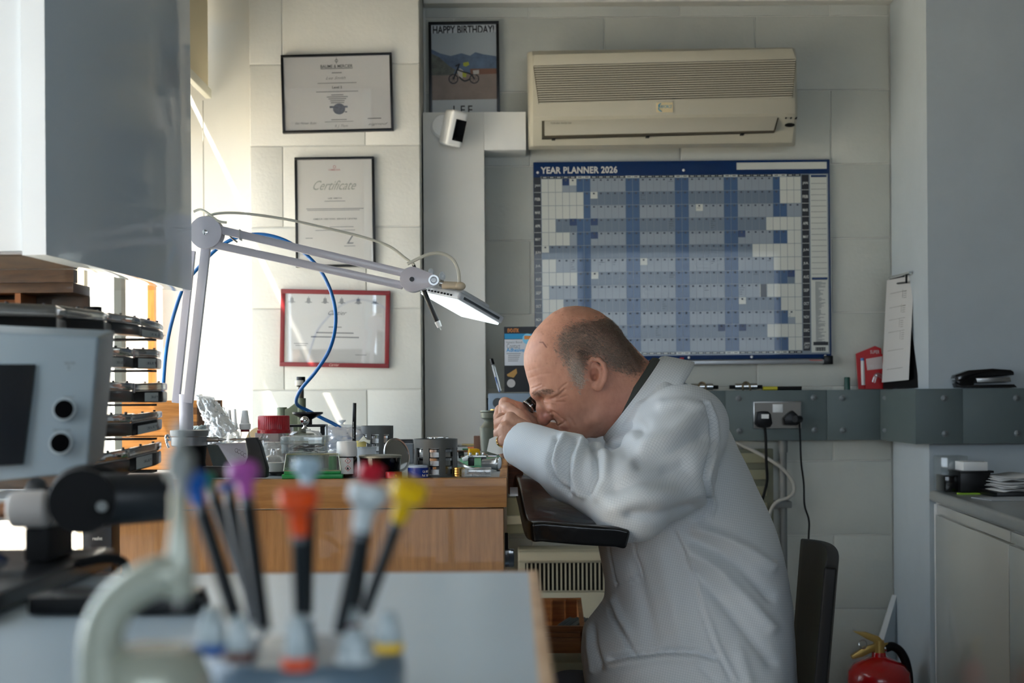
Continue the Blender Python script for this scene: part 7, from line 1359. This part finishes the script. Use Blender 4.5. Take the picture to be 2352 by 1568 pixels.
# dark object beyond the grey press arm
Yq = .86; single('press_stand', MB().box((P(60, 1300, Yq).x, Yq, zf_), (P(440, 1300, Yq).x, Yq+.045, zf_+.012)).cyl(P(420, 1392, Yq+.02), P(478, 1372, Yq+.02), S(26, Yq), S(20, Yq), 20), BLACKP, 'black steel foot with a rounded end beyond the grey-green press arm', 'stand', bevel=.003)
single('dark_cable', MB().tube([P(100, 1322, 1.03), P(150, 1302, 1.03), P(200, 1288, 1.03), (P(250, 1282, 1.03)), P(280, 1290, 1.03), P(290, 1310, 1.03), P(285, 1322, 1.03)], .0038, 8), BLACKM, 'thin black cable arching over the back of the near bench', 'cable')
single('blue_cable', MB().tube([P(-20, 1270, 1.04), P(10, 1292, 1.04), P(40, 1312, 1.04), P(70, 1324, 1.03), P(90, 1324, 1.03)], .004, 8), mat('cable_navy', (24, 36, 66), .4), 'dark blue cable drooping at the lower left', 'cable')
# black tower box beyond the near bench
Yw = 2.9; t = thing('black_tower', 'tall black electronic box with small lettering standing by the window, left of the bench', 'box', P(225, 1400, Yw)); a, b = P(190, 1235, Yw), P(258, 1235, Yw)
a.x = P(190, 1235, 2.0).x; b.x = P(257, 1235, 2.0).x; MB().box((P(190, 1300, 1.84).x, 1.84, .42), (P(257, 1300, 1.84).x, 1.88, P(220, 1180, 1.84).z)).build('case', mat('tower_black', (14, 14, 16), .35), t, bevel=.002)
q = MB(); ptext(q, 'realist', 213, 1240, 235, 1232, 1.8385); q.build('lettering', mat('white_print', (214, 214, 208)), t); MB().box((P(190, 1300, 1.84).x-.01, 1.84, .38), (P(257, 1300, 1.84).x+.01, 2.2, .42)).build('stand', BLACKM, t); MB().box((P(200, 1300, 1.84).x, 1.86, 0), (P(247, 1300, 1.84).x, 2.0, .38)).build('leg', BLACKM, t); MB().box((P(190, 1300, 1.84).x, 1.881, .42), (P(191, 1300, 1.84).x+.002, 1.9, P(220, 1180, 1.84).z)).build('edge', STEEL, t)
# ------------------------------------------------------------ near bench
NY1 = 3267*(ZC-ZB)/(1311-909); NX1 = P(1236, 1311, NY1).x; lip = S(23, NY1)
PALEW = mat('pale_edge_wood', (214, 182, 148), .45, wood=(190, 150, 112), vscale=6, stretch=(3, 3, 20)); LAM = mat('grey_blue_laminate', (190, 206, 216), .28, coat=.0, var=.03, vscale=5)
t = thing('near_bench', 'pale grey-topped bench with wooden lipping, blurred in the foreground', 'bench', (-.35, .6, 0))
MB().box((-1.0, .12, ZB-.032), (NX1-lip, NY1-lip*.55, ZB)).build('top', LAM, t)
MB().box((-1.0, NY1-lip*.55, ZB-.034), (NX1, NY1, ZB+.0008)).build('back_lip', mat('back_lip_wood', (178, 130, 88), .45, wood=(150, 104, 66), vscale=6, stretch=(3, 20, 20)), t, bevel=.002); MB().box((NX1-lip, .12, ZB-.034), (NX1, NY1-lip*.56, ZB+.0008)).build('end_lip', PALEW, t, bevel=.002)
MB().box((NX1-.05, .16, 0), (NX1-.03, NY1-.03, ZB-.036)).build('end_panel', OAKV, t); MB().box((-.98, .16, 0), (-.96, NY1-.03, ZB-.036)).build('end_panel', OAKV, t); MB().box((-.96, NY1-.06, .3), (NX1-.05, NY1-.04, ZB-.036)).build('back_panel', OAKV, t)
# ------------------------------------------------------------ screwdriver stand
Yr = .60; rc_ = P(694, 1530, Yr); zr = ZB+.0006; RB = mat('rack_blue_grey', (108, 128, 144), .3, coat=.2)
t = thing('screwdriver_stand', 'blue-grey rotating screwdriver stand in the near foreground', 'stand', (rc_.x, Yr, zr)); R_ = S(232, Yr); ztop = P(690, 1490, Yr).z
MB().lathe([(.0001, 0), (R_*.95, 0), (R_, .006), (R_*1.02, ztop-zr-.010), (R_*1.0, ztop-zr-.004), (R_*.93, ztop-zr-.0005), (R_*.3, ztop-zr), (.0001, ztop-zr)], (rc_.x, Yr, zr), (0, 0, 1), 64).build('base', RB, t)
MB().cyl((rc_.x, Yr, ztop-.004), (rc_.x, Yr, ztop+.012), .007, .005).build('centre_post', RB, t)
cl = {'blue': (10, 92, 176), 'green': (20, 120, 96), 'slate': (92, 100, 150), 'violet': (180, 88, 170), 'orange': (236, 84, 24), 'sky': (176, 200, 212), 'white': (206, 216, 218), 'red': (196, 26, 50), 'yellow': (252, 204, 4), 'maroon': (110, 30, 40), 'brown': (96, 52, 40)}
def driver(nm, hx, hy, hw, bx, by, Yh, Yb, shaft, label, hh=None, collar=None):
    """precision screwdriver: head centre hx,hy (px) at depth Yh, blade end bx,by at depth Yb"""
    top, bot = P(hx, hy, Yh), P(bx, by, Yb); ax = (top-bot).normalized(); hw *= 1.12; shaft *= 1.12; t = thing('screwdriver', label, 'screwdriver', bot, 'colour-coded screwdrivers in the stand'); w = S(hw, Yh)/2; m = mat('tip_'+nm, cl[nm], .3, coat=.2)
    L_ = S(hh or hw*1.15, Yh)
    MB().lathe([(.0001, 0), (w*.72, 0), (w*.95, -L_*.03), (w, -L_*.12), (w*.98, -L_*.34), (w*.74, -L_*.45), (w*.54, -L_*.52), (w*.48, -L_*.75), (w*.44, -L_*1.0), (.0001, -L_*1.0)], top+ax*L_*.35, ax, 28).build('swivel_head', m, t)
    s0 = top+ax*L_*.35-ax*L_*1.0; r = S(shaft, Yh)/2; MB().cyl(s0, s0.lerp(bot, .07), r*.8, r, 16).build('collar', mat('nickel', (96, 102, 106), .35, .6), t); MB().cyl(s0.lerp(bot, .07), s0.lerp(bot, .93), r, r*.95, 18).build('handle', mat('driver_black', (34, 40, 44), .35, .3), t); MB().cyl(s0.lerp(bot, .93), bot, r*.5, r*.3, 12).build('blade', STEEL, t)
driver('blue', 446, 1118, 62, 548, 1440, .585, .56, 34, 'blue-headed screwdriver, leftmost in the stand')
driver('green', 478, 1106, 34, 600, 1440, .70, .66, 24, 'green-headed screwdriver mostly hidden behind the blue one')
driver('slate', 522, 1122, 38, 590, 1452, .68, .64, 26, 'dull slate-blue-headed screwdriver between the blue and violet ones', 26)
driver('violet', 560, 1096, 66, 608, 1470, .60, .57, 34, 'violet-headed screwdriver in the stand')
driver('sky', 706, 1082, 60, 700, 1430, .66, .64, 34, 'pale sky-blue-headed screwdriver behind the orange one')
driver('orange', 686, 1158, 86, 694, 1420, .55, .56, 36, 'orange-headed screwdriver at the front middle of the stand')
driver('red', 850, 1096, 56, 812, 1420, .67, .64, 30, 'red-headed screwdriver behind the white one')
driver('white', 842, 1150, 84, 776, 1470, .56, .56, 30, 'white-headed screwdriver in the stand, left of the yellow one')
driver('yellow', 934, 1140, 76, 832, 1420, .58, .60, 28, 'yellow-headed screwdriver, rightmost in the stand')
# spare bit holders standing low in the stand
def bit(nm, x, y0, y1, w, Y, label, topcol=None):
    a, b = P(x, y1, Y), P(x, y0, Y); y0 += 14; b = P(x, y0, Y); t = thing('bit_holder', label, 'bit holder', a, 'spare bit tubes in the stand'); r = S(w, Y)/2; L_ = (b-a).length
    MB().lathe([(.0001, L_*.22), (r*.95, L_*.22), (r*.9, L_*.5), (r*.6, L_*.9), (r*.4, L_), (.0001, L_)], a, (b-a), 24).build('clear_tube', clearmat('tube_tint', (206, 218, 220), .4, .1, haze=.8, hazecol=(196, 210, 214)), t); MB().lathe([(.0001, 0), (r*1.15, 0), (r*1.2, L_*.12), (r*1.15, L_*.22), (.0001, L_*.22)], a, (b-a), 24).build('coloured_base', mat('tip_'+nm, cl[nm], .3), t)
bit('blue', 487, 1380, 1500, 70, .56, 'blue-based clear bit tube at the left of the stand'); bit('brown', 550, 1400, 1515, 62, .55, 'brown-based clear bit tube at the left front of the stand'); bit('orange', 684, 1400, 1535, 64, .53, 'orange-based clear bit tube at the front of the stand')
bit('white', 816, 1430, 1520, 76, .55, 'white-based bit tube, right of the front of the stand'); bit('yellow', 893, 1390, 1495, 58, .58, 'yellow-based bit tube at the right of the stand'); bit('maroon', 806, 1380, 1440, 38, .62, 'maroon-ringed bit tube behind the white-based one')
# ------------------------------------------------------------ grey-green hand press (C-shaped arm)
Yg2 = .50; t = thing('hand_press', 'grey-green cast C-frame hand press in the near left foreground', 'press', (P(330, 1600, Yg2).x, Yg2, zr)); PG = mat('hammered_green', (182, 186, 170), .22, .2, coat=.3, bump=.2, bscale=60)
def G(x, y, dy=0): return P(x, y, Yg2+dy)
rr = lambda *a: [S(v, Yg2) for v in a]
MB().tube([G(412, 1330), G(385, 1320), G(335, 1335), G(278, 1375), G(243, 1430), G(232, 1490), G(234, 1550), G(240, 1640)], 0, 24, 8, rr(38, 48, 46, 46, 48, 52, 56, 64)).build('c_frame', PG, t)
MB().lathe([(r, h) for r, h in ((S(30, Yg2), 0), (S(34, Yg2), S(30, Yg2)), (S(34, Yg2), S(80, Yg2)), (S(26, Yg2), S(120, Yg2)), (S(19, Yg2), S(170, Yg2)), (S(19, Yg2), S(240, Yg2)))], G(413, 1372), (0, 0, 1), 32).build('guide_boss', PG, t)
MB().cyl(G(414, 1150), G(415, 1060), S(17, Yg2), n=28).build('plunger_sleeve', mat('satin_steel', (170, 174, 172), .35, .8), t); MB().lathe([(S(31, Yg2), 0), (S(33, Yg2), .004), (S(33, Yg2), S(52, Yg2)), (S(24, Yg2), S(62, Yg2)), (S(14, Yg2), S(84, Yg2)), (S(12, Yg2), S(130, Yg2))], G(414, 1098), (0, 0, 1), 32).build('press_knob', mat('knob_pale', (158, 162, 158), .4, .5), t)
MB().cyl(G(413, 1372), G(412, 1400), S(9, Yg2)).build('punch', STEEL, t)
z_ = zr; MB().lathe([(.0001, 0), (S(170, Yg2), 0), (S(168, Yg2), .006), (S(150, Yg2), .014), (S(136, Yg2), P(300, 1500, Yg2).z-zr-.010), (S(118, Yg2), P(300, 1500, Yg2).z-zr-.003), (S(90, Yg2), P(300, 1500, Yg2).z-zr), (.0001, P(300, 1500, Yg2).z-zr)], (P(330, 1600, Yg2).x, Yg2+.012, zr), (0, 0, 1), 48).build('base', PG, t)
